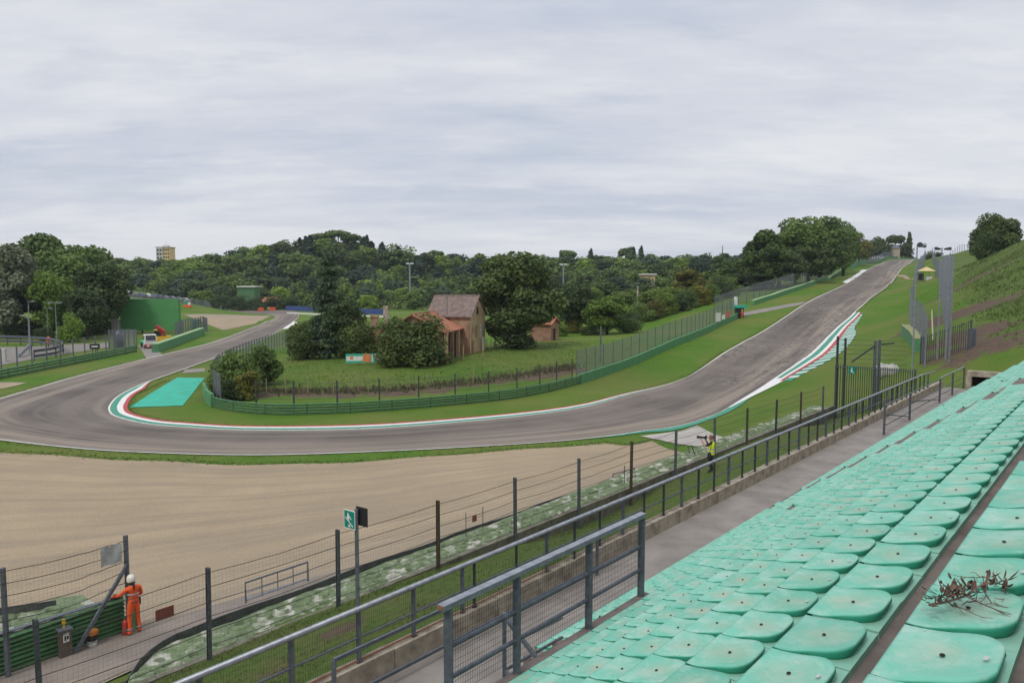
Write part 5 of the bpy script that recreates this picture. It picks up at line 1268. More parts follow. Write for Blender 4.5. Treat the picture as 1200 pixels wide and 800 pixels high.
mh = gz(PY(220, 360, G(220,360).y)); o = thing('marshal_hut', 'tiny green and orange marshal stand by the far gravel trap', 'hut', mh)
m = MB(); m.box(mh, (2.2,1.4,.8)); m.build('orange_base', M['orange'], o); m = MB(); m.box(mh+Vector((-.5,0,.81)), (.9,1.0,1.3)); m.build('green_cabin', M['kerb_green'], o); m = MB(); m.box(mh+Vector((.6,0,.81)), (.8,.9,.9)); m.build('white_cabin', M['white'], o)
for (u, v) in ((306,364.5),(319.5,364)):
    q = G(u, v); m = MB(); m.box(q, (2.4,1.0,1.3), (1,.1)); m.box(q+Vector((0,0,1.302)), (1.8,.7,.25), (1,.1)); root_mesh(m, 'safety_block', pm('orange block', (.62,.1,.03), None, 3, .6), 'orange plastic safety block on the verge beyond the far gravel', 'block', q, 'orange blocks by the far gravel')
# blue and white tyre barrier
bl2 = relevel(GL((336,363.5),(360,364.5),(385,366),(420,367.5),(452,368.5)), 2.6); o = thing('tyre_barrier', 'long low barrier of blue and white blocks beyond the conifer', 'barrier', bl2[len(bl2)//2])
mw, mb_ = MB(), MB()
for i, (a, b_) in enumerate(zip(bl2[:-1], bl2[1:])):
    c = (a+b_)/2; dd = b_-a; mb_.box(gz(c), (dd.length-.02,1.0,1.9), (dd.x, dd.y)); mw.box(gz(c,.35)-Vector((0,.56,0)), (dd.length*.55,.1,1.3), (dd.x, dd.y))
mb_.build('blue_block', M['blue'], o); mw.build('white_panel', M['white'], o)
wall_strip('pale_kerb_wall', 'pale concrete strip along the track before the blue and white barrier', GL((336,367.5),(385,369.5),(455,372)), .5, .4, M['kerb_white'])
# distant buildings
def block(name, lab, u0, u1, vt, Y, depth, mats, zb=None, win=None):
    a = PY(u0, vt, Y); b_ = PY(u1, vt, Y); c = (a+b_)/2; base = gz((c.x, c.y+depth/2)); o = thing(name, lab, 'building', base)
    m = MB(); m.box(Vector((c.x, c.y+depth/2, base.z-1)), (b_.x-a.x, depth, a.z-base.z+1)); w_ = m.build('wall', mats[0], o)
    if len(mats) > 1: m = MB(); m.box(Vector((c.x, c.y+depth/2, a.z+.005)), (b_.x-a.x+1.2, depth+1.2, .5)); m.build('roof', mats[1], o)
    return o, a, b_, base
o, a, b_, base = block('tower_block', 'tall cream and grey tower block rising above the far trees', 183, 198, 290, 560, 10, [M['cream'], M['grey_render']])
m = MB(); m.box(Vector((a.x+2.4, a.y-.35, base.z)), (4.6,.6,a.z-base.z-.2)); m.build('grey_stair_side', M['grey_render'], o)
for r_ in range(5):
    for k in range(3): m = MB(); m.box(Vector((a.x+5.6+1.5*k, a.y-.12, a.z-2.4-2.6*r_)), (.8,.2,1.3)); m.build('window', M['glass'], o)
for k in range(2):
    for r_ in range(4): m = MB(); m.box(Vector((a.x+1.4+2.0*k, a.y-.72, a.z-2.6-2.8*r_)), (1.2,.2,1.4)); m.build('window', M['glass'], o)
m = MB(); m.box(Vector((a.x+5, a.y+5, a.z+.5)), (4,3,1.2)); m.tube([Vector((a.x+5,a.y+5,a.z+1.7)), Vector((a.x+5,a.y+5,a.z+4.2))], .12, 5); m.build('roof_plant', M['grey_render'], o)
block('pavilion', 'low building with a white roof at the foot of the wooded hill', 279, 298, 336.5, 352, 8, [M['green_rail'], M['white']])
hh = gz(PY(326, 348, 350)); gable_house('cottage', 'tiny cream cottage with an orange roof at the foot of the hill', hh, Vector((-.95,.3,0)), 7, 3.2, 2.8, 5.0, M['cream'], M['roof_orange'], None, .4)
block('flat_roof_house', 'white flat roofed building among the trees of the right valley', 754, 768, 322, 330, 8, [M['plaster'], M['white']])
hh = gz(PY(766, 345, 270)); hh.z = max(hh.z, PY(766, 345, 270).z); gable_house('red_roof_house', 'low house with a dull red roof among the trees of the right valley', hh, Vector((-.98,.2,0)), 7, 3.5, 2.0, 3.8, M['brick'], M['roof_old'], None, .4)
block('hilltop_villa', 'pale villa showing between the pines on the hilltop', 372, 390, 276.5, 492, 8, [M['grey_render'], M['roof_old']])
# ================================================================== GATE, LANE FENCES AND POLES AT THE RIGHT
def palisade(name, lab, a, b_, h, cat='fence', bar=.04, gap=.135, mat='steel_dark'):
    a = Vector((a.x, a.y, 0)); b_ = Vector((b_.x, b_.y, 0)); d = (b_-a).normalized(); n = int((b_-a).length/gap)
    o = thing(name, lab, cat, gz((a+b_)/2)); m = MB()
    for i in range(n+1):
        q = a+d*(gap*i); hq = h(q) if callable(h) else h; q = gz(q, .05); m.box(q, (bar,.025,hq+.02), (d.x, d.y))
    m.build('bars', M[mat], o)
    m = MB()
    nb = Vector((d.y,-d.x,0))*.03
    H_ = h if callable(h) else (lambda q: h)
    for f_ in (0, 1): m.beam(gz(a, .3 if not f_ else H_(a)-.08)+nb, gz(b_, .3 if not f_ else H_(b_)-.08)+nb, .06, .06)
    m.build('rail', M['steel'], o)
    k = max(1, round((b_-a).length/2.6))
    for i in range(k+1): m = MB(); q = a.lerp(b_, i/k)-nb*2; m.beam(gz(q,-.3), gz(q,H_(q)+.1), .10, .10); m.build('post', M['steel'], o)
    return o
P1 = PY(980, 428, 55); P2 = PY(1073, 434, 54)
gate = palisade('palisade_gate', 'dark barred gate fence across the end of the walkway with a green sign', P1, P2, lambda q: PY(980,428,55).z+(PY(1073,434,54).z-PY(980,428,55).z)*((q.x-P1.x)/(P2.x-P1.x))-Z(q.x,q.y), 'gate', .05, .15)
q = PY(998, 434, 54.6); m = MB(); m.box(q-Vector((0,.08,.22)), (.5,.03,.5), (1,0)); sgn = root_mesh(m, 'exit_sign', M['sign_green'], 'small green emergency sign hung on the barred gate', 'sign', q-Vector((0,.08,.22)))
m = MB(); m.box(Vector((-.04,-.022,.10)), (.12,.015,.2)); m.box(Vector((.08,-.022,.06)), (.14,.015,.05)); m.ball(Vector((-.04,-.022,.36)), .05); c_ = m.build('white_figure', M['white']); c_.parent = sgn
P3 = PY(1079, 411, 63); P4 = PY(1137, 411, 61)
palisade('palisade_fence', 'lower dark barred fence behind the barred gate at the foot of the hill', P3, P4, lambda q: max(2.2, PY(1100, 411, 62).z-Z(q.x,q.y)), 'fence', .05, .15)
def post_thing(lab, u, vt, Y, w_, mat='steel', braces=()):
    p = PY(u, vt, Y); b0 = gz(p); o = thing('gate_post', lab, 'post', b0); m = MB(); m.beam(gz(p,-.3), p, w_, w_); m.build('post', M[mat], o)
    for (u2, v2) in braces: m = MB(); m.beam(PY(u2, v2, Y), p-Vector((0,0,.35)), .10, .10); m.build('brace', M['steel_dark'], o)
post_thing('dark tall post at the left end of the barred gate', 982, 394, 55.2, .13, 'steel_dark'); post_thing('second dark post beside the left end of the barred gate', 991, 396, 56.5, .13, 'steel_dark')
post_thing('thick grey post with a diagonal brace in the middle of the barred gate', 1026, 399, 55.6, .16, 'steel', ((998,424),)); post_thing('thick grey post with a brace leaning right behind the barred gate', 1031, 398, 56.8, .16, 'steel', ((1048,402),))
post_thing('thick grey post at the right end of the lower barred fence', 1137, 385, 60.5, .24); post_thing('grey post beside the right end of the lower barred fence', 1142, 385, 62, .22); post_thing('thin grey post on the slope above the last seats', 1166, 411, 58, .1)
# cable strands between the gate posts
o = thing('cable_fence', 'thin cables strung above the barred gate between the tall posts', 'fence', gz(PY(1010, 420, 57)))
for k in range(7): m = MB(); v = 398+5.5*k; m.tube([PY(983, v, 56), PY(1026, v+1, 57), PY(1062, v+2, 57.5)], .012, 4, 0, False); m.build('cable', M['cable'], o)
m = MB(); panel(m, [PY(983, 432, 56), PY(1062, 436, 57.5)], 2.1); m.build('wire_mesh', M['mesh_near'], o)
# underpass lintel at the far end of the seats
q = W(57.2, 7.0, zw+.2); m = MB()
uo = thing('underpass_entrance', 'small concrete lintel over a dark opening at the far end of the walkway', 'entrance', q)
m = MB(); m.box(q+Vector((0,0,1.0)), (3.4,.5,.35), (CS,-SN)); m.box(q+Vector((CS*1.6,-SN*1.6,-.3)), (.3,.5,1.29), (CS,-SN)); m.box(q-Vector((CS*1.6,-SN*1.6,.3)), (.3,.5,1.29), (CS,-SN)); m.build('lintel', M['concrete'], uo)
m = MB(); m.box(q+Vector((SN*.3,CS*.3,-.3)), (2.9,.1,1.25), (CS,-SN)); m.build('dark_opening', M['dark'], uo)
# lane fences
laneL = [gz(PY(u, v, Y)) for u, v, Y in ((1084,425,60),(1079,410,72),(1068,390,92),(1066,368,125),(1071,345,170),(1078,322,240),(1084,308,310))]
fence('tall_mesh_fence', 'grey mesh fence on the track side of the grassy service lane', laneL, 4.2, 3.4, M['mesh_dark'], M['steel_light'], .09, base=.1)
laneR = [gz(PY(u, v, Y)) for u, v, Y in ((1112,428,58),(1109,405,72),(1106,385,92),(1103,362,125),(1099,340,170),(1094,322,240),(1092,308,310))]
lnR = relevel(laneR, 3.4); fr_o = thing('tall_mesh_fence', 'tall grey mesh fence below the weedy hill along the service lane', 'fence', lnR[len(lnR)//2])
def hR(p): return max(4.2, PY(1100, 300, p.y).z-Z(p.x, p.y)) if p.y < 125 else max(4.2, 4.2+(PY(1100, 300, 125).z-Z(p.x, p.y)-4.2)*max(0, 1-(p.y-125)/150))
for p in lnR[:98]: m = MB(); m.beam(gz(p,-.2), gz(p, hR(p)+.05), .08, .08); m.build('post', M['steel_light'], fr_o)
m = MB()
for a, b_ in zip(lnR[:-1], lnR[1:]):
    ha, hb = hR(a), hR(b_); l = (b_-a).length; m.quadf([gz(a,.1), gz(b_,.1), gz(b_,hb), gz(a,ha)], 0, [(0,0),(l,0),(l,hb),(0,ha)])
m.build('wire_mesh', M['mesh_dark'], fr_o)
def pole(lab, u, vt, vb, Y, horns):
    p = PY(u, vt, Y); b0 = gz(p); o = thing('speaker_pole' if horns else 'steel_pole', lab, 'pole', b0); m = MB(); m.tube([gz(p,-.3), p], [.07,.045], 8); m.build('pole', M['steel_light'], o)
    for (dx, dy, r) in horns:
        m = MB(); c = p+Vector((0,0,-.15)); dd = Vector((dx, dy, .1)).normalized(); m.tube([c+dd*.15, c+dd*.35, c+dd*.6, c+dd*.66], [.06,.10,r,r*1.04], 12, 0, True); m.build('horn', M['steel_dark'] if dy < 0 else M['steel_light'], o)
pole('tall pole with two horn loudspeakers beside the service lane', 1075, 286, 430, 58, ((-.2,-1,.19),(.95,.2,.19)))
pole('tall pole with small horn loudspeakers along the hill fence', 1104, 290, 432, 62, ((-.9,-.3,.13),(.9,-.3,.13)))
pole('tall bare grey pole nearest the hill along the fence', 1113.5, 297, 432, 60, ())
mossy = pm('mossy mat', (.30,.29,.14), (.17,.2,.08), 2.0, .95)
wall_strip('tyre_barrier', 'green barrier with a mossy top at the near end of the lane', [gz(PY(1056,392,100)), gz(PY(1062,400,84)), gz(PY(1070,412,72))], 1.35, .9, M['green_wall'], mossy)
q = gz(PY(1040, 424, 64)); m = MB(); rr_ = random.Random(1)
for i in range(5): m.ball(q+Vector((-.6+.3*i, rr_.uniform(-.2,.2), .35+.1*rr_.random())), .5, 0, 8, (1,.7,1.1+.3*rr_.random()))
root_mesh(m, 'covered_heap', M['grey_render'], 'pale covered heap on the grass behind the barred gate', 'heap', q)
a = gz(PY(1093.5, 391, 74), .15); b_ = gz(PY(1092, 362, 112), .15); m = MB(); m.beam(a, b_, .16, .12); root_mesh(m, 'white_plank', M['concrete'], 'long pale plank lying along the hill fence in the lane', 'plank', a)
# tent
tp_ = gz(PY(1085, 330, 195)); tn = thing('gazebo_tent', 'small gazebo tent with a pale yellow peaked roof in the service lane', 'tent', tp_)
m = MB(); Zq = lambda x, y, z: tp_+Vector((x, y, z)); apx = Zq(0,0,3.4); c4_ = [Zq(-1.7,-1.5,2.3), Zq(1.7,-1.5,2.3), Zq(1.7,1.5,2.3), Zq(-1.7,1.5,2.3)]
for i in range(4): m.quadf([c4_[i], c4_[(i+1)%4], apx])
m.build('roof', M['canvas'], tn)
for x, y in ((-1.6,-1.4),(1.6,-1.4),(1.6,1.4),(-1.6,1.4)): m = MB(); m.beam(gz(Zq(x,y,0),-.1), Zq(x,y,2.35), .07, .07); m.build('leg', M['steel'], tn)
m = MB(); m.box(Zq(.5,-.4,0), (1.5,.7,.9)); root_mesh(m, 'table', M['white'], 'white table under the yellow gazebo tent', 'table', Zq(.5,-.4,0))
m = MB(); m.box(Zq(-1.2,.2,0), (.9,.9,1.7)); root_mesh(m, 'cabinet', M['cloth_black'], 'dark cabinet under the yellow gazebo tent', 'cabinet', Zq(-1.2,.2,0))
q = gz(PY(1107, 326, 190)); m = MB(); m.box(q, (2.6,1.4,1.1)); m.box(q+Vector((0,0,1.102)), (1.6,1.3,.7)); root_mesh(m, 'parked_car', M['car_grey'], 'small grey car behind the hill fence right of the tent', 'car', q)
# crest of the hill
up_l = [gz(PY(u, 301, Y)) for u, Y in ((998,300),(1007,330),(1016,355))]
wall_strip('green_barrier', 'green wall closing the skyline at the top of the climb', up_l, 2.6, .4, M['green_wall'], M['green_pale'])
fence('tall_mesh_fence', 'grey mesh fence on the skyline at the end of the climb', [gz(PY(u, 302, Y)) for u, Y in ((1017,356),(1032,400),(1052,440),(1074,450))], 3.6, 4.0, M['mesh_far'], M['steel'], .2, base=.1)
wall_strip('green_barrier', 'low green wall beyond the crest of the track', [gz(PY(u, 303, Y)) for u, Y in ((1020,365),(1045,420),(1090,440))], 1.4, .4, M['green_rail'])
q = gz(PY(1049, 300, 425)); tw3 = thing('pyramid_tower', 'small grey tower with a pyramid roof on the skyline', 'tower', q); tz3 = PY(1049, 291, 425).z
m = MB(); m.box(q-Vector((0,0,.5)), (3.6,3.4,max(1.5, tz3-q.z)+.5)); m.build('wall', M['concrete'], tw3)
m = MB(); zt3 = q.z+max(1.5, tz3-q.z); cc = [Vector((q.x+x*2.1, q.y+y*2, zt3+.004)) for x, y in ((-1,-1),(1,-1),(1,1),(-1,1))]
for i in range(4): m.quadf([cc[i], cc[(i+1)%4], Vector((q.x, q.y, zt3+2.0))])
m.build('roof', M['steel'], tw3)
fence('wire_fence', 'thin railing along the skyline of the weedy hill', [gz(PY(u, 296, Y)) for u, Y in ((1114,250),(1130,235),(1152,220))], 2.2, 2.6, None, M['steel_light'], .10, wires=3)
# ================================================================== TREES
def leaf_mat(name, dark, light, sc_=.35, rnd=.28, yel=(.12,.125,.03)):
    m, N, L, b = new_mat(name)
    tc = N.new('ShaderNodeTexCoord'); P_ = tc.outputs['Object']; oi = N.new('ShaderNodeObjectInfo')
    n1 = noise(N, L, P_, sc_, 5, .7); n2 = noise(N, L, P_, 3.5, 2, .6)
    c = ramp(N, L, n1, [(.32, dark), (.68, light)])
    c = mix(N, L, ramp(N, L, n2, [(.5, 0), (.8, .45)]), c, yel)
    c = mix(N, L, 1.0, c, ramp(N, L, oi.outputs['Random'], [(0, (1-rnd,1-rnd,1-rnd*.7)), (.5, (1,1,1)), (1, (1.25,1.15,.9))]), 'MULTIPLY')
    L.new(c, b.inputs['Base Color']); b.inputs['Roughness'].default_value = .75; b.inputs['Specular IOR Level'].default_value = .2
    tr = N.new('ShaderNodeBsdfTranslucent'); L.new(c, tr.inputs['Color']); ms = N.new('ShaderNodeMixShader'); ms.inputs[0].default_value = .22
    L.new(b.outputs[0], ms.inputs[1]); L.new(tr.outputs[0], ms.inputs[2]); L.new(ms.outputs[0], N['Material Output'].inputs['Surface'])
    return m
LM = {'mid': leaf_mat('green foliage', (0.085,0.150,0.040), (0.162,0.238,0.061), yel=(0.245,0.261,0.077)), 'dark': leaf_mat('dark foliage', (0.052,0.088,0.037), (0.101,0.147,0.052), yel=(0.169,0.169,0.054)),
      'bright': leaf_mat('bright green foliage', (0.116,0.208,0.034), (0.199,0.307,0.052), yel=(0.337,0.337,0.077)), 'blue': leaf_mat('blue green needles', (0.046,0.083,0.052), (0.086,0.132,0.073), yel=(0.131,0.169,0.085)),
      'grey': leaf_mat('grey green foliage', (0.131,0.162,0.123), (0.215,0.245,0.177), yel=(0.276,0.291,0.215)), 'olive': leaf_mat('olive foliage', (0.116,0.131,0.031), (0.192,0.192,0.046), yel=(0.276,0.230,0.068))}
def leaves(mb, centre, rad, n, size, r, flat=.0, droop=0.0, mi=0):
    cx, cy, cz = centre
    for _ in range(n):
        d = Vector((r.gauss(0,1), r.gauss(0,1), r.gauss(0,1)+.25)).normalized(); f = .72+.36*r.random() if r.random() < .85 else r.random()*.8
        p = Vector((cx+d.x*rad[0]*f, cy+d.y*rad[1]*f, cz+d.z*rad[2]*f))
        nrm = (d*.7+Vector((r.gauss(0,.6), r.gauss(0,.6), r.gauss(0,.6)+.25))).normalized()
        x = nrm.cross(Vector((r.gauss(0,1), r.gauss(0,1), r.gauss(0,1)))).normalized(); y = nrm.cross(x); s = size*r.uniform(.55,1.3)
        a = s*.5; b_ = s*r.uniform(.3,.6); k = len(mb.v)
        mb.v += [tuple(p-x*a), tuple(p-y*b_+nrm*s*.08), tuple(p+x*a), tuple(p+y*b_-nrm*s*.10)]; mb.f.append((k, k+1, k+2, k+3)); mb.m.append(mi)
def trunk(mb, h, r0, limbs, r, spread=2.4, mi=0, bare=.35, rise=.55):
    pts = [Vector((0,0,-.4))]+[Vector((r.gauss(0,.06)*i, r.gauss(0,.06)*i, h*i/5)) for i in range(1, 6)]
    mb.tube(pts, [r0*1.25, r0, r0*.8, r0*.6, r0*.42, r0*.15], 8, mi)
    for i in range(limbs):
        a = 2.4*i+r.random(); z = h*(bare+.5*r.random()); b0 = Vector((0,0,z)); d = Vector((math.cos(a), math.sin(a), rise+.4*rise*r.random()))*spread*(.6+.5*r.random())
        mb.tube([b0, b0+d*.5+Vector((0,0,.1)), b0+d], [r0*.35, r0*.22, r0*.07], 6, mi)
# every kind is built about 10 m tall; (trunk builder, crown builder)
def k_broad(seed, n, size, cr=(3.5,3.5,4.7), zc=5.5, lob=34, lr=(1.0,1.7)):
    r = random.Random(seed); c = MB(); t = MB(); trunk(t, 8.2, .28, 7, r)
    for i in range(lob):
        d = Vector((r.gauss(0,1), r.gauss(0,1), r.gauss(0,1)+.1)).normalized(); f = .45+.42*r.random(); q = r.uniform(*lr)
        ce = (d.x*cr[0]*f, d.y*cr[1]*f, max(1.0+q*.5, zc+d.z*cr[2]*f)); leaves(c, ce, (q*1.1,q*1.1,q*.85), n//lob, size, r)
    return t, c
def k_forest(seed, n, size): return k_broad(seed, n, size, (3.4,3.4,4.9), 5.2, 34, (1.2,2.1))
def k_airy(seed, n, size):
    r = random.Random(seed); c = MB(); t = MB(); trunk(t, 9.4, .24, 9, r, 2.0)
    for i in range(34):
        z = 1.8+8.0*(i/33); w_ = 2.5*math.sin(math.pi*min(.93, .12+.8*i/33))**.7; a = r.random()*6.28; f = r.random()**.6; q = r.uniform(.6,1.15)
        leaves(c, (math.cos(a)*w_*f, math.sin(a)*w_*f, z), (q*.9,q*.9,q*1.15), n//34, size, r)
    return t, c
def k_conifer(seed, n, size, w0=3.4):
    r = random.Random(seed); c = MB(); t = MB(); trunk(t, 9.7, .24, 0, r); tiers = 19
    for k in range(tiers):
        f = k/(tiers-1); z = 1.2+8.6*f; w_ = w0*(1-f)**.85*(.62+.55*r.random())+.18; nb = max(3, int(7*(1-f)+2))
        for j in range(nb):
            a = 6.28*j/nb+r.random()*1.3; L_ = w_*(.45+.7*r.random()); z += r.gauss(0,.10); d = Vector((math.cos(a), math.sin(a), 0))
            for q in range(3):
                g = (q+.8)/3.2; leaves(c, tuple(d*L_*g+Vector((0,0,z-.35*g*g*L_*.6))), (.55+.12*w_*(1-g*.4), .55+.12*w_*(1-g*.4), .24), max(3, n//(tiers*nb*3)*1), size, r)
            if f < .8: t.tube([Vector((0,0,z)), d*L_*.8+Vector((0,0,z-.3*L_*.5))], [.06, .02], 4)
    return t, c
def k_cypress(seed, n, size):
    r = random.Random(seed); c = MB(); t = MB(); trunk(t, 9, .16, 0, r)
    for i in range(20):
        z = .8+9.0*i/19; w_ = .95*math.sin(math.pi*min(.97, .22+.76*i/19))**.8; leaves(c, (r.gauss(0,.12), r.gauss(0,.12), z), (w_, w_, .7), n//20, size, r)
    return t, c
def k_umbrella(seed, n, size):
    r = random.Random(seed); c = MB(); t = MB(); trunk(t, 8.4, .40, 8, r, 2.2, 0, .66, .32)
    for i in range(20):
        a = r.random()*6.28; f = r.random()**.5*3.1; leaves(c, (math.cos(a)*f, math.sin(a)*f, 8.6-.06*f*f+r.gauss(0,.15)), (1.4,1.4,1.15), n//20, size, r)
    return t, c
def k_bush(seed, n, size):
    r = random.Random(seed); c = MB(); t = MB()
    for i in range(6): a = i*1.05; t.tube([Vector((0,0,-.2)), Vector((math.cos(a)*1.2, math.sin(a)*1.2, 4.5))], [.16,.05], 5)
    for i in range(30):
        d = Vector((r.gauss(0,1), r.gauss(0,1), abs(r.gauss(0,1)))).normalized(); f = .4+.45*r.random(); q = r.uniform(1.2,2.0)
        leaves(c, (d.x*4.2*f, d.y*4.2*f, .8+d.z*7.6*f), (q,q,q*.95), n//30, size, r)
    return t, c
PROTO = {}
def get_proto(key, fn, args, lm, single, nm):
    if key in PROTO: return PROTO[key]
    t, c = fn(*args)
    if single:
        k = len(t.v); t.v += c.v; t.f += [tuple(i+k for i in f) for f in c.f]; t.m += [1]*len(c.f)
        me = t.build(nm, [M['bark'], LM[lm]]); data = me.data; bpy.data.objects.remove(me); PROTO[key] = (data,)
    else:
        a = t.build('trunk', M['bark'], None, True); b_ = c.build('crown', LM[lm]); da, db = a.data, b_.data; bpy.data.objects.remove(a); bpy.data.objects.remove(b_); PROTO[key] = (da, db)
    return PROTO[key]
def place(nm, proto, p, sx, sz, rz, lab, cat, group=None):
    if len(proto) == 1: o = bpy.data.objects.new(nm, proto[0]); col.objects.link(o)
    else:
        o = bpy.data.objects.new(nm, None); col.objects.link(o)
        for n_, d_ in zip(('trunk', 'crown'), proto): c = bpy.data.objects.new(n_, d_); col.objects.link(c); c.parent = o
    o.location = p; o.rotation_euler = (0, 0, rz); o.scale = (sx, sx, sz); return tag(o, lab, cat, group)
rtree = random.Random(77)
def tree(kind, u, vt, Y, wpx, lab, lm='mid', nm=None, vb=None, group=None, n=9000, size=.38, seed=0, cat='tree'):
    top = PY(u, vt, Y); p = gz((top.x, Y))
    if vb: q = G(u, vb); p = gz((q.x, q.y)); top = PY(u, vt, q.y); Y = q.y
    h = max(1.0, top.z-p.z)*1.0; wd = wpx*Y/F*1.05
    fns = {'broad':(k_broad, 7.4, 10.2, 'broadleaf_tree'), 'airy':(k_airy, 5.6, 10.4, 'poplar_tree'), 'conifer':(k_conifer, 7.0, 10.0, 'conifer_tree'), 'cypress':(k_cypress, 2.0, 10.2, 'cypress_tree'), 'umbrella':(k_umbrella, 8.0, 9.6, 'umbrella_pine'), 'bush':(k_bush, 9.0, 8.6, 'bush')}
    fn, nw, nh, nm0 = fns[kind]
    pr = get_proto((kind, lm, n, size, seed), fn, (100+seed, n, size), lm, False, nm or nm0)
    return place(nm or nm0, pr, p-Vector((0,0,.1)), wd/nw, h/nh, rtree.random()*6.28, lab, cat, group)
# left clump by the service road
tree('airy', 10, 291, 165, 62, 'tall silvery grey green tree at the left edge of the photo', 'grey', n=12000, size=.33)
tree('broad', 42, 270, 188, 92, 'tallest green tree behind the street lamps at far left', 'mid', n=15000, size=.36)
tree('broad', 84, 278, 182, 84, 'tall dark green tree between the lamps and the green screen', 'mid', n=15000, size=.36, seed=1)
tree('broad', 60, 312, 166, 52, 'lighter green tree directly behind the double street lamp', 'bright', n=9000)
tree('broad', 116, 303, 178, 62, 'rounded dark tree directly left of the green screen', 'dark', n=10000, seed=2)
tree('broad', 100, 335, 164, 46, 'low dark tree under the tall clump left of the screen', 'dark', n=10000, seed=2)
tree('broad', -22, 282, 172, 80, 'large dark tree cut off by the left edge', 'dark', n=10000, seed=2)
tree('bush', 79, 364, 156, 34, 'yellow green bush beside the street lamps', 'bright', seed=1, n=7000, cat='bush')
tree('bush', 24, 368, 168, 50, 'dark bush behind the curved rail', 'dark', seed=2, n=7000, cat='bush')
tree('bush', 52, 380, 158, 24, 'small dark bush between the street lamps', 'dark', seed=2, n=7000, cat='bush')
tree('broad', 132, 338, 210, 36, 'green tree just behind the left end of the green screen', 'mid', n=9000, seed=3)
# field
tree('conifer', 386, 300, 104, 66, 'dark conifer with drooping branches standing in the field', 'blue', vb=420, n=12000, size=.30)
tree('bush', 360, 366, 104, 52, 'dark bush left of the conifer foot', 'dark', vb=421, n=10000, size=.33, seed=3, cat='bush')
tree('bush', 424, 362, 104, 58, 'dark bush between the conifer and the round bush', 'dark', vb=419, n=10000, size=.33, seed=4, cat='bush')
tree('broad', 400, 345, 112, 50, 'dark small tree hidden behind the conifer', 'dark', n=10000, seed=2)
tree('bush', 480, 360, 104, 90, 'large rounded dark bush in front of the barn', 'dark', vb=426, n=15000, size=.32, seed=5, cat='bush')
for (u, vt, vb, w_, lab, lm) in ((262,415,465,36,'low bush by the corner fence','mid'),(280,405,463,46,'bushy green shrub behind the left bend of guard rail','mid'),(306,398,452,48,'taller green shrub right of the corner bush','mid'),(290,430,467,44,'weedy yellow green shrub at the bank foot','olive'),(272,440,470,30,'dark weedy shrub near the corner post','dark')):
    tree('bush', u, vt, 70, w_, lab, lm, vb=vb, n=7000, size=.5, seed=6 if lm == 'mid' else 7, cat='bush')
tree('broad', 606, 294, 120, 98, 'big dark spreading tree beside the old house', 'dark', vb=407, n=26000, size=.32, seed=8)
tree('bush', 600, 372, 118, 60, 'dark undergrowth at the foot of the big tree', 'dark', vb=408, n=5000, size=.45, seed=9, cat='bush')
tree('broad', 674, 328, 158, 54, 'dark tree behind the red roofed shed', 'dark', n=10000, seed=2)
tree('broad', 712, 343, 150, 54, 'bright green rounded tree on the field edge', 'bright', n=9000)
tree('bush', 738, 370, 152, 34, 'dark green bush right of the bright tree', 'mid', seed=2, n=7000, cat='bush')
tree('bush', 690, 380, 150, 26, 'small dark bush left of the bright tree', 'dark', seed=3, n=7000, cat='bush')
tree('broad', 774, 335, 188, 56, 'green tree right of the concrete utility pole', 'mid', n=9000, seed=3)
tree('airy', 809, 316, 196, 46, 'dark brownish green tree above the mesh fence', 'olive', n=12000, size=.33, seed=1)
tree('broad', 836, 328, 205, 46, 'yellowish green tree left of the marshal shelter', 'olive', n=9000, seed=4)
tree('bush', 760, 362, 182, 40, 'dark bush below the green valley tree', 'dark', seed=2, n=7000, cat='bush')
tree('bush', 700, 366, 170, 30, 'dark bush behind the bright tree', 'dark', seed=4, n=7000, cat='bush')
# tall trees by the climb
tree('airy', 898, 270, 215, 50, 'tall feathery green tree at the left of the upper fence clump', 'mid', n=14000, size=.34, seed=2)
tree('broad', 934, 256, 238, 66, 'tall broad tree in the clump beside the climbing track', 'mid', n=14000, seed=1)
tree('broad', 962, 252, 258, 70, 'tallest tree in the clump beside the climbing track', 'mid', n=14000)
tree('broad', 990, 257, 285, 44, 'right end tree of the clump beside the climbing track', 'mid', n=9000, seed=3)
tree('broad', 914, 292, 218, 56, 'dark lower tree behind the upper mesh fence', 'dark', n=10000, seed=2)
tree('broad', 948, 285, 232, 56, 'dark lower tree under the tall climbing track clump', 'dark', n=10000, seed=2)
tree('broad', 872, 300, 232, 56, 'rounded tree left of the feathery tall tree', 'mid', n=9000, seed=4)
tree('broad', 852, 320, 215, 40, 'small green tree above the marshal shelter', 'mid', n=9000, seed=3)
tree('broad', 884, 318, 214, 44, 'dark tree right above the marshal shelter', 'dark', n=10000, seed=2)
tree('broad', 1004, 270, 330, 34, 'yellowish tree at the top of the climb', 'olive', n=9000, seed=4)
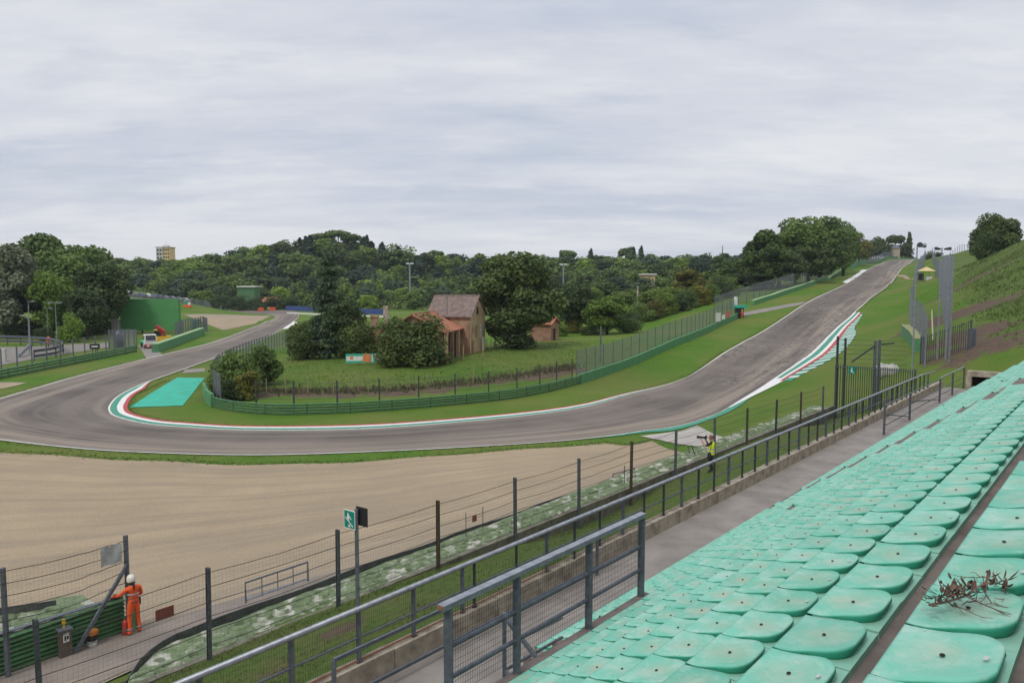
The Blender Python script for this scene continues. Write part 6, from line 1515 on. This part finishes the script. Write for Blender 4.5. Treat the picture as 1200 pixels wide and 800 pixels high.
# hill top
tree('bush', 1174, 241, 175, 62, 'large dark rounded tree on top of the weedy hill', 'dark', nm='broadleaf_tree', n=26000, size=.32, seed=8)
tree('bush', 1158, 266, 172, 32, 'smaller dark tree in front of the large hilltop tree', 'dark', nm='broadleaf_tree', n=10000, seed=2)
for (k, u, vt, Y, w_, lab, lm) in (('umbrella',1050,276,440,20,'umbrella pine on the skyline at the top of the climb','dark'),('conifer',1066,272,440,14,'thin conifer on the skyline right of the umbrella pine','dark'),('broad',1027,277,440,20,'small dark tree on the skyline left of the umbrella pine','dark'),('broad',1014,281,400,18,'low dark tree beside the green skyline wall','dark'),('broad',1058,284,430,18,'dark shrub tree under the skyline conifer','dark'),('broad',1037,284,430,20,'low dark tree behind the pyramid tower','dark')):
    tree(k, u, vt, Y, w_, lab, lm, n=3000, size=.7, seed=3)
for (u, Y, vt) in ((1088,330,292),(1098,300,294)): tree('bush', u, vt, Y, 14, 'small dark shrub among the far ends of the lane fences', 'dark', n=7000, seed=2, group='shrubs at the lane end', cat='bush')
# skyline specials of the wooded hill
for (u, vt, Y) in ((352,279,486),(358,277,486),(364,276,487),(372,277,484),(380,279,484),(389,279,486),(425,278,480),(429,276,481),(436,283,480),(447,284,478),(467,289,480),(692,292,500),(742,290,500),(751,289,500),(736,292,500)):
    p = PY(u, vt, Y); tree('cypress', u, vt, Y, 8 if u > 500 else 9, 'slim dark cypress on the wooded skyline', 'blue', n=900, size=.8, group='cypresses on the skyline')
for (u, vt, Y, w_) in ((375,274,494,26),(396,270.5,492,30),(412,275,490,22),(736,291,505,22),(665,294,505,22),(510,294,490,18)):
    tree('umbrella', u, vt, Y, w_, 'umbrella pine crowning the wooded skyline', 'mid', n=1600, size=.8, group='umbrella pines on the skyline')
# the wooded hill: individual trees
kinds = [('far_broad', k_forest, 'mid', 0, 'green broadleaf tree in the wood covering the far hill', 'broadleaf_tree', 8.6, 10.2), ('far_broad', k_forest, 'dark', 1, 'dark broadleaf tree in the wood covering the far hill', 'broadleaf_tree', 8.6, 10.2), ('far_broad', k_forest, 'mid', 2, 'green broadleaf tree in the wood covering the far hill', 'broadleaf_tree', 8.6, 10.2),
         ('far_broad', k_forest, 'blue', 3, 'bluish dark tree in the wood covering the far hill', 'broadleaf_tree', 8.6, 10.2), ('far_broad', k_forest, 'bright', 4, 'light green tree in the wood covering the far hill', 'broadleaf_tree', 8.6, 10.2), ('far_con', k_conifer, 'blue', 5, 'dark conifer in the wood covering the far hill', 'conifer_tree', 7.0, 10.0), ('far_airy', k_airy, 'mid', 6, 'tall narrow green tree in the wood covering the far hill', 'poplar_tree', 5.6, 10.4)]
wts = [.24,.2,.18,.15,.09,.08,.06]
CAPU = [0,120,150,175,205,250,300,330,400,440,470,520,600,700,800,860,900,940]; CAPV = [294,296,301,303.5,303,297,286,281,276,284,292,297,298,297,296,295,299,303]
def forest_tree(x, y, h, wd):
    u = proj((x, y, Z(x, y)+h))[0]; zt4 = PY(u, float(np.interp(u, CAPU, CAPV))+rtree.uniform(-1, 3.5), y).z-Z(x, y)
    if y > 470 and zt4 < 24: h = max(h, zt4*rtree.uniform(.86,1))
    h = max(3.0, min(h, zt4)); wd = min(wd, h*1.5)
    k = rtree.choices(range(len(kinds)), wts)[0]; key, fn, lm, sd, lab, nm, nw, nh = kinds[k]
    pr = get_proto((key, lm, sd), fn, (300+sd, 1900, .85), lm, True, nm)
    place(nm, pr, gz((x, y), -.2), wd/nw, h/nh, rtree.random()*6.28, lab, 'tree', 'trees of the far wood')
nfor = 0
spots = []
for (Y, sp, u0, u1, h0, h1) in ((366,9.5,130,470,8,12),(388,10,105,480,10,14),(410,10.5,100,600,11,15),(432,11,95,880,11,15),(454,11.5,90,890,11,16),(476,12,85,900,11,16),(497,12,80,905,11,15)):
    x = ray(u0, 330)[0]*Y
    while x < ray(u1, 330)[0]*Y:
        spots.append((x+rtree.uniform(-3,3), Y+rtree.uniform(-8,8), rtree.uniform(h0, h1), 1.25)); x += sp*rtree.uniform(.8,1.25)
for (Y, sp, u0, u1, h0, h1) in ((408,12,600,860,8,12),(380,13,480,850,8,12),(350,14,440,850,7,11),(318,14,440,840,6,10),(285,14,520,830,6,10),(245,14,650,850,6,9),(210,13,690,830,5,8)):
    x = ray(u0, 330)[0]*Y
    while x < ray(u1, 330)[0]*Y:
        spots.append((x+rtree.uniform(-4,4), Y+rtree.uniform(-12,12), rtree.uniform(h0, h1), 1.3)); x += sp*rtree.uniform(.85,1.3)
spots = [q for q in spots if not (abs(proj((q[0],q[1],0))[0]-190) < 11 and q[1] > 430 and False)]
spots.sort(key=lambda q: q[1]); cut = spots[300:]
for x, y, h, k in spots[:300]: forest_tree(x, y, h, h*k*rtree.uniform(.85,1.15))
# the far wood between and behind them reads as one mass
wm = MB(); rw = random.Random(12)
for x, y, h, k in cut:
    u = proj((x, y, Z(x, y)+h))[0]; zt4 = PY(u, float(np.interp(u, CAPU, CAPV))+rw.uniform(-1, 3), y).z-Z(x, y); h = max(3.0, min(max(h, zt4*.9) if y > 470 and zt4 < 24 else h, zt4))
    leaves(wm, (x, y, Z(x, y)+h*.5), (max(h*.5,5), max(h*.5,5), h*.50), 560, 1.05, rw, mi=rw.choice((0,0,1,2)))
for i in range(520):
    y = rw.uniform(375, 515); u = rw.uniform(85 if y > 420 else 110, 910 if y > 430 else 480); x = ray(u, 330)[0]*y; h = rw.uniform(5, 8)
    leaves(wm, (x, y, Z(x, y)+h*.4), (5.2, 5.2, h*.55), 60, 1.5, rw, mi=rw.choice((0,0,1,2)))
for i in range(240):
    y = rw.uniform(215, 375); u = rw.uniform(600 if y < 300 else 440, 850); x = ray(u, 330)[0]*y
    leaves(wm, (x, y, Z(x, y)+1.5), (4, 4, 2.6), 60, 1.0, rw, mi=rw.choice((0,0,1,2)))
wo_ = wm.build('woodland', [LM['mid'], LM['dark'], LM['blue']]); tag(wo_, 'dense green wood filling the slopes of the far hill', 'wood', kind='stuff')

for i, (u, w_) in enumerate(((266,26),(284,30),(304,26),(322,24),(340,26),(255,22))):
    tree('bush', u, 342.5+1.2*(i%3), 338, w_, 'dark hedge bush along the far edge of the track', 'dark', n=7000, seed=2, group='hedge bushes by the far track', cat='bush')

for i, (u, v, hpx, w_) in enumerate(((738,381,22,30),(752,377,26,32),(766,373,24,30),(780,369,30,32),(794,365,26,30),(806,361,28,30),(820,358,26,30),(833,354,24,28),(846,350,28,30),(858,347,24,26),(672,390,20,26),(656,394,18,22),(724,384,20,24))):
    q = G(u, v); k = i % 4
    tree('bush', u, v-hpx, 150, w_, 'dense green bush of the hedge behind the sloping mesh fence', ('dark','mid','olive','mid')[k], vb=v, n=7000, seed=2+(k > 1), group='hedge behind the sloping fence', cat='bush')
tree('bush', 764, 338, 262, 44, 'rounded bush hiding the lower part of the red roofed house', 'mid', n=7000, seed=2, cat='bush'); tree('bush', 757, 327, 300, 40, 'bush in front of the white flat roofed house', 'dark', n=7000, seed=2, cat='bush')

for (u, vt, Y, w_, lab, lm) in ((733,338,200,42,'green tree between the bright tree and the concrete pole','mid'),(646,322,190,40,'dark tree peeking out right of the big spreading tree','dark'),(690,335,185,34,'mid green tree behind the bright rounded tree','mid')):
    tree('broad', u, vt, Y, w_, lab, lm, n=9000, seed=3 if lm == 'mid' else 2)
for (u, vt, Y, w_, lab) in ((96,362,172,26,'dark low bush under the trees right of the yellow green bush'),(113,360,178,28,'dark low bush under the trees near the screen kiosk'),(128,364,186,22,'small bush beside the kiosk left of the screen')):
    tree('bush', u, vt, Y, w_, lab, 'dark', n=7000, seed=3, cat='bush')
# ================================================================== PEOPLE
def skin_body(J, E, name, mats, region):
    """J: {name: (pos, (rx, ry))}; grown as one surface from the skeleton"""
    keys = list(J); ix = {k: i for i, k in enumerate(keys)}
    me = bpy.data.meshes.new(name); me.from_pydata([J[k][0] for k in keys], [(ix[a], ix[b_]) for a, b_ in E], [])
    o = bpy.data.objects.new(name, me); col.objects.link(o); sk = o.modifiers.new('s', 'SKIN'); sk.use_smooth_shade = True
    for k in keys:
        r = J[k][1]; r = (r, r) if not isinstance(r, tuple) else r; me.skin_vertices[0].data[ix[k]].radius = r; me.skin_vertices[0].data[ix[k]].use_root = (k == 'pelvis')
    sb = o.modifiers.new('d', 'SUBSURF'); sb.levels = 2; sb.render_levels = 2
    dg = bpy.context.evaluated_depsgraph_get(); dg.update(); m2 = bpy.data.meshes.new_from_object(o.evaluated_get(dg)); bpy.data.objects.remove(o)
    m2.name = name; m2.materials.clear()
    for m in mats: m2.materials.append(m)
    for p in m2.polygons: p.material_index = region(p.center); p.use_smooth = True
    return m2
def hand(J, E, wrist, d, side, pre, curl=(0,0,-1)):
    d = Vector(d).normalized(); c = Vector(curl); s = d.cross(c).normalized()*side; w_ = Vector(wrist)
    J[pre+'palm'] = (tuple(w_+d*.055), (.036,.020)); E.append((pre+'wrist', pre+'palm'))
    for i, (off_, ln) in enumerate(((-.028,.062),(-.009,.074),(.010,.070),(.028,.055))):
        b0 = w_+d*.095+s*off_; J[pre+'f%da' % i] = (tuple(b0), .0095); J[pre+'f%db' % i] = (tuple(b0+d*ln*.55+c*.012), .0088); J[pre+'f%dc' % i] = (tuple(b0+d*ln*.85+c*.038), .0078)
        E += [(pre+'palm', pre+'f%da' % i), (pre+'f%da' % i, pre+'f%db' % i), (pre+'f%db' % i, pre+'f%dc' % i)]
    J[pre+'ta'] = (tuple(w_+d*.035-s*.042), .011); J[pre+'tb'] = (tuple(w_+d*.075-s*.06+c*.015), .0095); E += [(pre+'palm', pre+'ta'), (pre+'ta', pre+'tb')]
def skeleton(arms, legs, head_tilt=(0,0)):
    hx, hy = head_tilt
    J = {'pelvis': ((0,0,.96), (.150,.112)), 'waist': ((0,0,1.12), (.135,.10)), 'chest': ((0,.0,1.31), (.165,.118)), 'upper': ((0,-.01,1.42), (.12,.085)), 'neck': ((0,.0,1.51), (.056,.058)),
         'jaw': ((hx*.4,.035+hy*.4,1.58), (.062,.075)), 'head': ((hx,.025+hy,1.66), (.076,.095)), 'crown': ((hx,.015+hy,1.735), (.058,.07)), 'nose': ((hx,.128+hy,1.635), .014), 'earl': ((hx-.083,.01+hy,1.64), .017), 'earr': ((hx+.083,.01+hy,1.64), .017)}
    E = [('pelvis','waist'),('waist','chest'),('chest','upper'),('upper','neck'),('neck','jaw'),('jaw','head'),('head','crown'),('head','nose'),('head','earl'),('head','earr')]
    for s, k in ((-1,'l'), (1,'r')):
        sh, el, wr = arms[k]; J[k+'sh'] = (sh, .066); J[k+'el'] = (el, .050); J[k+'wrist'] = (wr, .034); E += [('upper', k+'sh'), (k+'sh', k+'el'), (k+'el', k+'wrist')]
        hand(J, E, wr, Vector(wr)-Vector(el), s, k)
        hp_, kn, an, to = legs[k]; J[k+'hip'] = (hp_, .098); J[k+'kn'] = (kn, .068); J[k+'an'] = (an, .052); J[k+'toe'] = (to, (.048,.036)); E += [('pelvis', k+'hip'), (k+'hip', k+'kn'), (k+'kn', k+'an'), (k+'an', k+'toe')]
    return J, E
def oval_shell(mb, rows, seg=20, c=(0,0)):     # rows of (z, rx, ry, yoff)
    k = len(mb.v)
    for z, rx, ry, yo in rows:
        for j in range(seg):
            a = 6.2832*j/seg; mb.v.append((c[0]+rx*math.cos(a), c[1]+yo+ry*math.sin(a), z))
    for i in range(len(rows)-1):
        for j in range(seg): a = k+i*seg; mb.f.append((a+j, a+(j+1)%seg, a+seg+(j+1)%seg, a+seg+j)); mb.m.append(0)
def eyes(root, hx, hy):
    m = MB()
    for s in (-1, 1): m.ball((hx+s*.032, .105+hy, 1.665), .013, 0, 8)
    m.build('eye', M['white'], root, True); m = MB()
    for s in (-1, 1): m.ball((hx+s*.032, .116+hy, 1.665), .006, 0, 6)
    m.build('pupil', M['black_metal'], root, True)
    m = MB(); m.tube([(hx-.028,.112+hy,1.592),(hx,.120+hy,1.590),(hx+.028,.112+hy,1.592)], .006, 5); m.build('mouth', M['red_hair'], root, True)
# ---- marshal in orange overalls, seen from behind, left hand on the rail
arms = {'l': ((-.185,-.01,1.415), (-.33,.14,1.24), (-.44,.38,1.17)), 'r': ((.185,-.01,1.41), (.27,.06,1.15), (.22,.26,1.08))}
legs = {'l': ((-.095,0,.90), (-.115,.02,.50), (-.125,-.03,.10), (-.15,.13,.045)), 'r': ((.095,0,.90), (.125,.03,.50), (.155,-.02,.10), (.19,.14,.045))}
J, E = skeleton(arms, legs, (-.02,.03))
def reg(p):
    if p.z > 1.50 and abs(p.x) < .13: return 1
    if p.z < .085: return 2
    if (Vector(p)-Vector((-.49,.47,1.14))).length < .135 or (Vector(p)-Vector((.205,.35,1.06))).length < .125: return 1
    return 0
bm_ = skin_body(J, E, 'person', [M['orange'], M['skin'], M['cloth_black']], reg)
mp = gw(*TD(*PD(158, 750, 22.25).xy))
per = bpy.data.objects.new('person', bm_); col.objects.link(per); per.location = mp; per.rotation_euler = (0, 0, math.atan2(SN, -CS)-math.pi/2)
tag(per, 'person in orange overalls and white helmet leaning on the guard rail', 'person')
m = MB(); oval_shell(m, [(1.60,.112,.13,.045),(1.66,.118,.137,.045),(1.72,.112,.13,.045),(1.775,.085,.10,.045),(1.80,.04,.05,.045),(1.806,.002,.002,.045)], 18, (-.02,0)); m.build('helmet', M['helmet'], per, True)
m = MB(); oval_shell(m, [(1.52,.07,.075,.0),(1.57,.09,.10,.01),(1.625,.105,.118,.03)], 16, (-.02,0)); m.tube([(-.02,-.09,1.60),(-.02,-.115,1.50),(-.015,-.125,1.36)], [.03,.028,.008], 7); m.build('hair', M['hair'], per, True)
m = MB(); oval_shell(m, [(1.235,.166,.123,-.002),(1.285,.172,.127,-.002)], 20); t1 = m.build('chest_stripe', M['reflect'], per, True)
m = MB()
for s in (-1, 1):
    x, y = (-.12,-.005) if s < 0 else (.145,.005)
    oval_shell(m, [(.20,.074,.074,0),(.25,.076,.076,0)], 14, (x, y)); oval_shell(m, [(.93-.0,.0,.0,0)], 14)
m.build('ankle_stripe', M['reflect'], per, True)
m = MB(); oval_shell(m, [(.995,.158,.122,0),(1.04,.153,.118,0)], 20); m.build('belt', M['sign_red'], per, True)
m = MB(); m.box((.19,.05,.86), (.06,.10,.20)); m.build('radio', M['black_metal'], per)
eyes(per, -.02, .03)
# ---- distant marshal by the hut
p2 = copy_tree(per); q = G(869.5, 373); p2.location = q; p2.rotation_euler = (0, 0, 2.2); p2['label'] = 'tiny person in orange overalls standing by the turquoise roofed shelter'
# ---- photographer
arms = {'l': ((-.180,.0,1.415), (-.20,.26,1.25), (-.06,.44,1.50)), 'r': ((.185,.0,1.41), (.28,.16,1.20), (.10,.30,1.55))}
legs = {'l': ((-.095,0,.90), (-.12,.03,.50), (-.14,-.02,.10), (-.16,.14,.045)), 'r': ((.095,0,.90), (.11,.02,.50), (.13,-.05,.10), (.16,.10,.045))}
J, E = skeleton(arms, legs, (.01,.02))
def reg(p):
    if p.z > 1.50 and abs(p.x) < .125 and p.y < .165: return 1
    if p.z > 1.18 and p.y > .23: return 1
    return 0
bm_ = skin_body(J, E, 'person', [M['cloth_black'], M['skin']], reg)
fp = G(833, 553); ph = bpy.data.objects.new('person', bm_); col.objects.link(ph); ph.location = fp
fd = Vector((-.93, .37, 0)); ph.rotation_euler = (0, 0, math.atan2(fd.y, fd.x)-math.pi/2)
tag(ph, 'person in yellow safety vest and black clothes photographing the track from the fence', 'person')
m = MB(); oval_shell(m, [(.86,.192,.162,0),(1.0,.190,.158,0),(1.15,.178,.148,0),(1.30,.192,.155,0),(1.40,.178,.135,-.01),(1.455,.13,.10,-.01),(1.485,.085,.08,-.01)], 24); v_ = m.build('safety_vest', M['hivis'], ph, True)
m = MB()
for z in (.95, 1.10): oval_shell(m, [(z,.196,.165,0),(z+.05,.195,.163,0)], 24)
m.build('reflective_band', M['reflect'], v_, True)
m = MB(); oval_shell(m, [(1.585,.092,.085,-.025),(1.66,.099,.10,-.012),(1.72,.088,.098,-.005),(1.765,.05,.06,.0),(1.777,.002,.002,0)], 16, (.01,.02)); m.build('hair', M['red_hair'], ph, True)
eyes(ph, .01, .02)
cam_o = ph.matrix_basis.copy()
cm = bpy.data.objects.new('camera_with_lens', None); col.objects.link(cm); cm.location = Vector(fp)+Matrix.Rotation(ph.rotation_euler.z, 3, 'Z')@Vector((.02,.26,1.63)); cm.rotation_euler = ph.rotation_euler
tag(cm, 'black camera with a long telephoto lens held to the eye of the vested person', 'camera')
m = MB(); m.box((0,0,-.06), (.15,.085,.12)); m.box((0,-.01,.0605), (.07,.07,.04)); m.build('camera_body', M['black_metal'], cm)
m = MB(); m.tube([(0,.045,0),(0,.16,0),(0,.17,0),(0,.30,0),(0,.305,0),(0,.42,0)], [.042,.042,.05,.05,.066,.068], 14); m.build('lens', M['black_metal'], cm, True)
bgp = fp+Matrix.Rotation(ph.rotation_euler.z, 3, 'Z')@Vector((-.26,.05,.72)); m = MB(); m.box(bgp, (.14,.30,.26), (fd.x, fd.y)); bb = root_mesh(m, 'shoulder_bag', M['cloth_black'], 'black camera bag hanging at the hip of the vested person', 'bag', bgp)
m = MB(); m.tube([Vector((0,0,.26)), Vector(fp)-bgp+Matrix.Rotation(ph.rotation_euler.z, 3, 'Z')@Vector((-.20,-.02,1.30)), Vector(fp)-bgp+Matrix.Rotation(ph.rotation_euler.z, 3, 'Z')@Vector((-.10,-.02,1.485))], .012, 5); c_ = m.build('strap', M['cloth_black']); c_.parent = bb

# ================================================================== AIR
m = MB(); m.hexa([(-4800,-4800,-12),(4800,-4800,-12),(4800,4800,-12),(-4800,4800,-12)], [(-4800,-4800,75),(4800,-4800,75),(4800,4800,75),(-4800,4800,75)])
hm = bpy.data.materials.new('pale air'); hm.use_nodes = True; N = hm.node_tree.nodes; L = hm.node_tree.links; N.remove(N['Principled BSDF'])
pv = N.new('ShaderNodeVolumePrincipled'); pv.inputs['Color'].default_value = (.82,.90,1.0,1); pv.inputs['Density'].default_value = .00012; pv.inputs['Anisotropy'].default_value = .2
L.new(pv.outputs[0], N['Material Output'].inputs['Volume'])
hz_o = m.build('haze', hm); hz_o['kind'] = 'stuff'
# ================================================================== CAMERA, LIGHT, SKY
cam = bpy.data.cameras.new('camera'); co = bpy.data.objects.new('camera', cam); col.objects.link(co)
cam.sensor_width = 36; cam.lens = 27.0; cam.clip_end = 12000; cam.clip_start = .05
co.location = (0, 0, ZC); co.rotation_euler = (math.pi/2-TH, 0, 0); sc.camera = co
w = bpy.data.worlds.new('World'); sc.world = w; w.use_nodes = True
N = w.node_tree.nodes; L = w.node_tree.links; bg = N['Background']
EL, AZ = math.radians(52), math.radians(215)          # sun high behind the left shoulder
sky = N.new('ShaderNodeTexSky'); sky.sky_type = 'NISHITA'; sky.sun_disc = False; sky.sun_elevation = EL; sky.sun_rotation = AZ
tc = N.new('ShaderNodeTexCoord'); V = tc.outputs['Generated']
sep = N.new('ShaderNodeSeparateXYZ'); L.new(V, sep.inputs[0])
mx = nn(N, 'ShaderNodeMath', operation='MAXIMUM'); L.new(sep.outputs[2], mx.inputs[0]); mx.inputs[1].default_value = 0.0
ad = nn(N, 'ShaderNodeMath', operation='ADD'); L.new(mx.outputs[0], ad.inputs[0]); ad.inputs[1].default_value = .16
dx = nn(N, 'ShaderNodeMath', operation='DIVIDE'); L.new(sep.outputs[0], dx.inputs[0]); L.new(ad.outputs[0], dx.inputs[1])
dy = nn(N, 'ShaderNodeMath', operation='DIVIDE'); L.new(sep.outputs[1], dy.inputs[0]); L.new(ad.outputs[0], dy.inputs[1])
cb = N.new('ShaderNodeCombineXYZ'); L.new(dx.outputs[0], cb.inputs[0]); L.new(dy.outputs[0], cb.inputs[1])
pl = cb.outputs[0]                                     # position on the cloud layer
wv = mapping(N, L, pl, (.42,.95,1), (0,0,.25))
c1 = noise(N, L, wv, .62, 10, .62); c2 = noise(N, L, mapping(N, L, pl, (.6,1.25,1), (0,0,-.2)), 2.0, 8, .6)
cloud = mix(N, L, ramp(N, L, c1, [(.41, 0), (.57, 1)]), (5.45,5.85,6.85), (7.5,7.65,8.0))
cloud = mix(N, L, ramp(N, L, c2, [(.54, 0), (.70, .55)]), cloud, (8.3,8.35,8.4))
gap = ramp(N, L, c2, [(.24, .35), (.44, .03)])
skyc = mix(N, L, gap, cloud, sky.outputs[0])
skyc = mix(N, L, 1.0, skyc, ramp(N, L, sep.outputs[2], [(.30, 1.0), (.95, 1.55)]), 'MULTIPLY')
L.new(skyc, bg.inputs['Color']); bg.inputs['Strength'].default_value = .1
sl = bpy.data.lights.new('sun', 'SUN'); sl.energy = 1.4; sl.angle = math.radians(12); sl.color = (1, .96, .9)
so = bpy.data.objects.new('sun', sl); col.objects.link(so)
sd = Vector((math.cos(EL)*math.sin(AZ), math.cos(EL)*math.cos(AZ), math.sin(EL)))
so.rotation_euler = sd.to_track_quat('Z', 'Y').to_euler(); so.location = (0, 0, 60)
vs = sc.view_settings; vs.view_transform = 'Standard'; vs.look = 'None'; vs.exposure = .06; vs.gamma = 1; vs.use_curve_mapping = False
sc.cycles.max_bounces = 6; sc.cycles.transparent_max_bounces = 24
sc.cycles.use_denoising = True
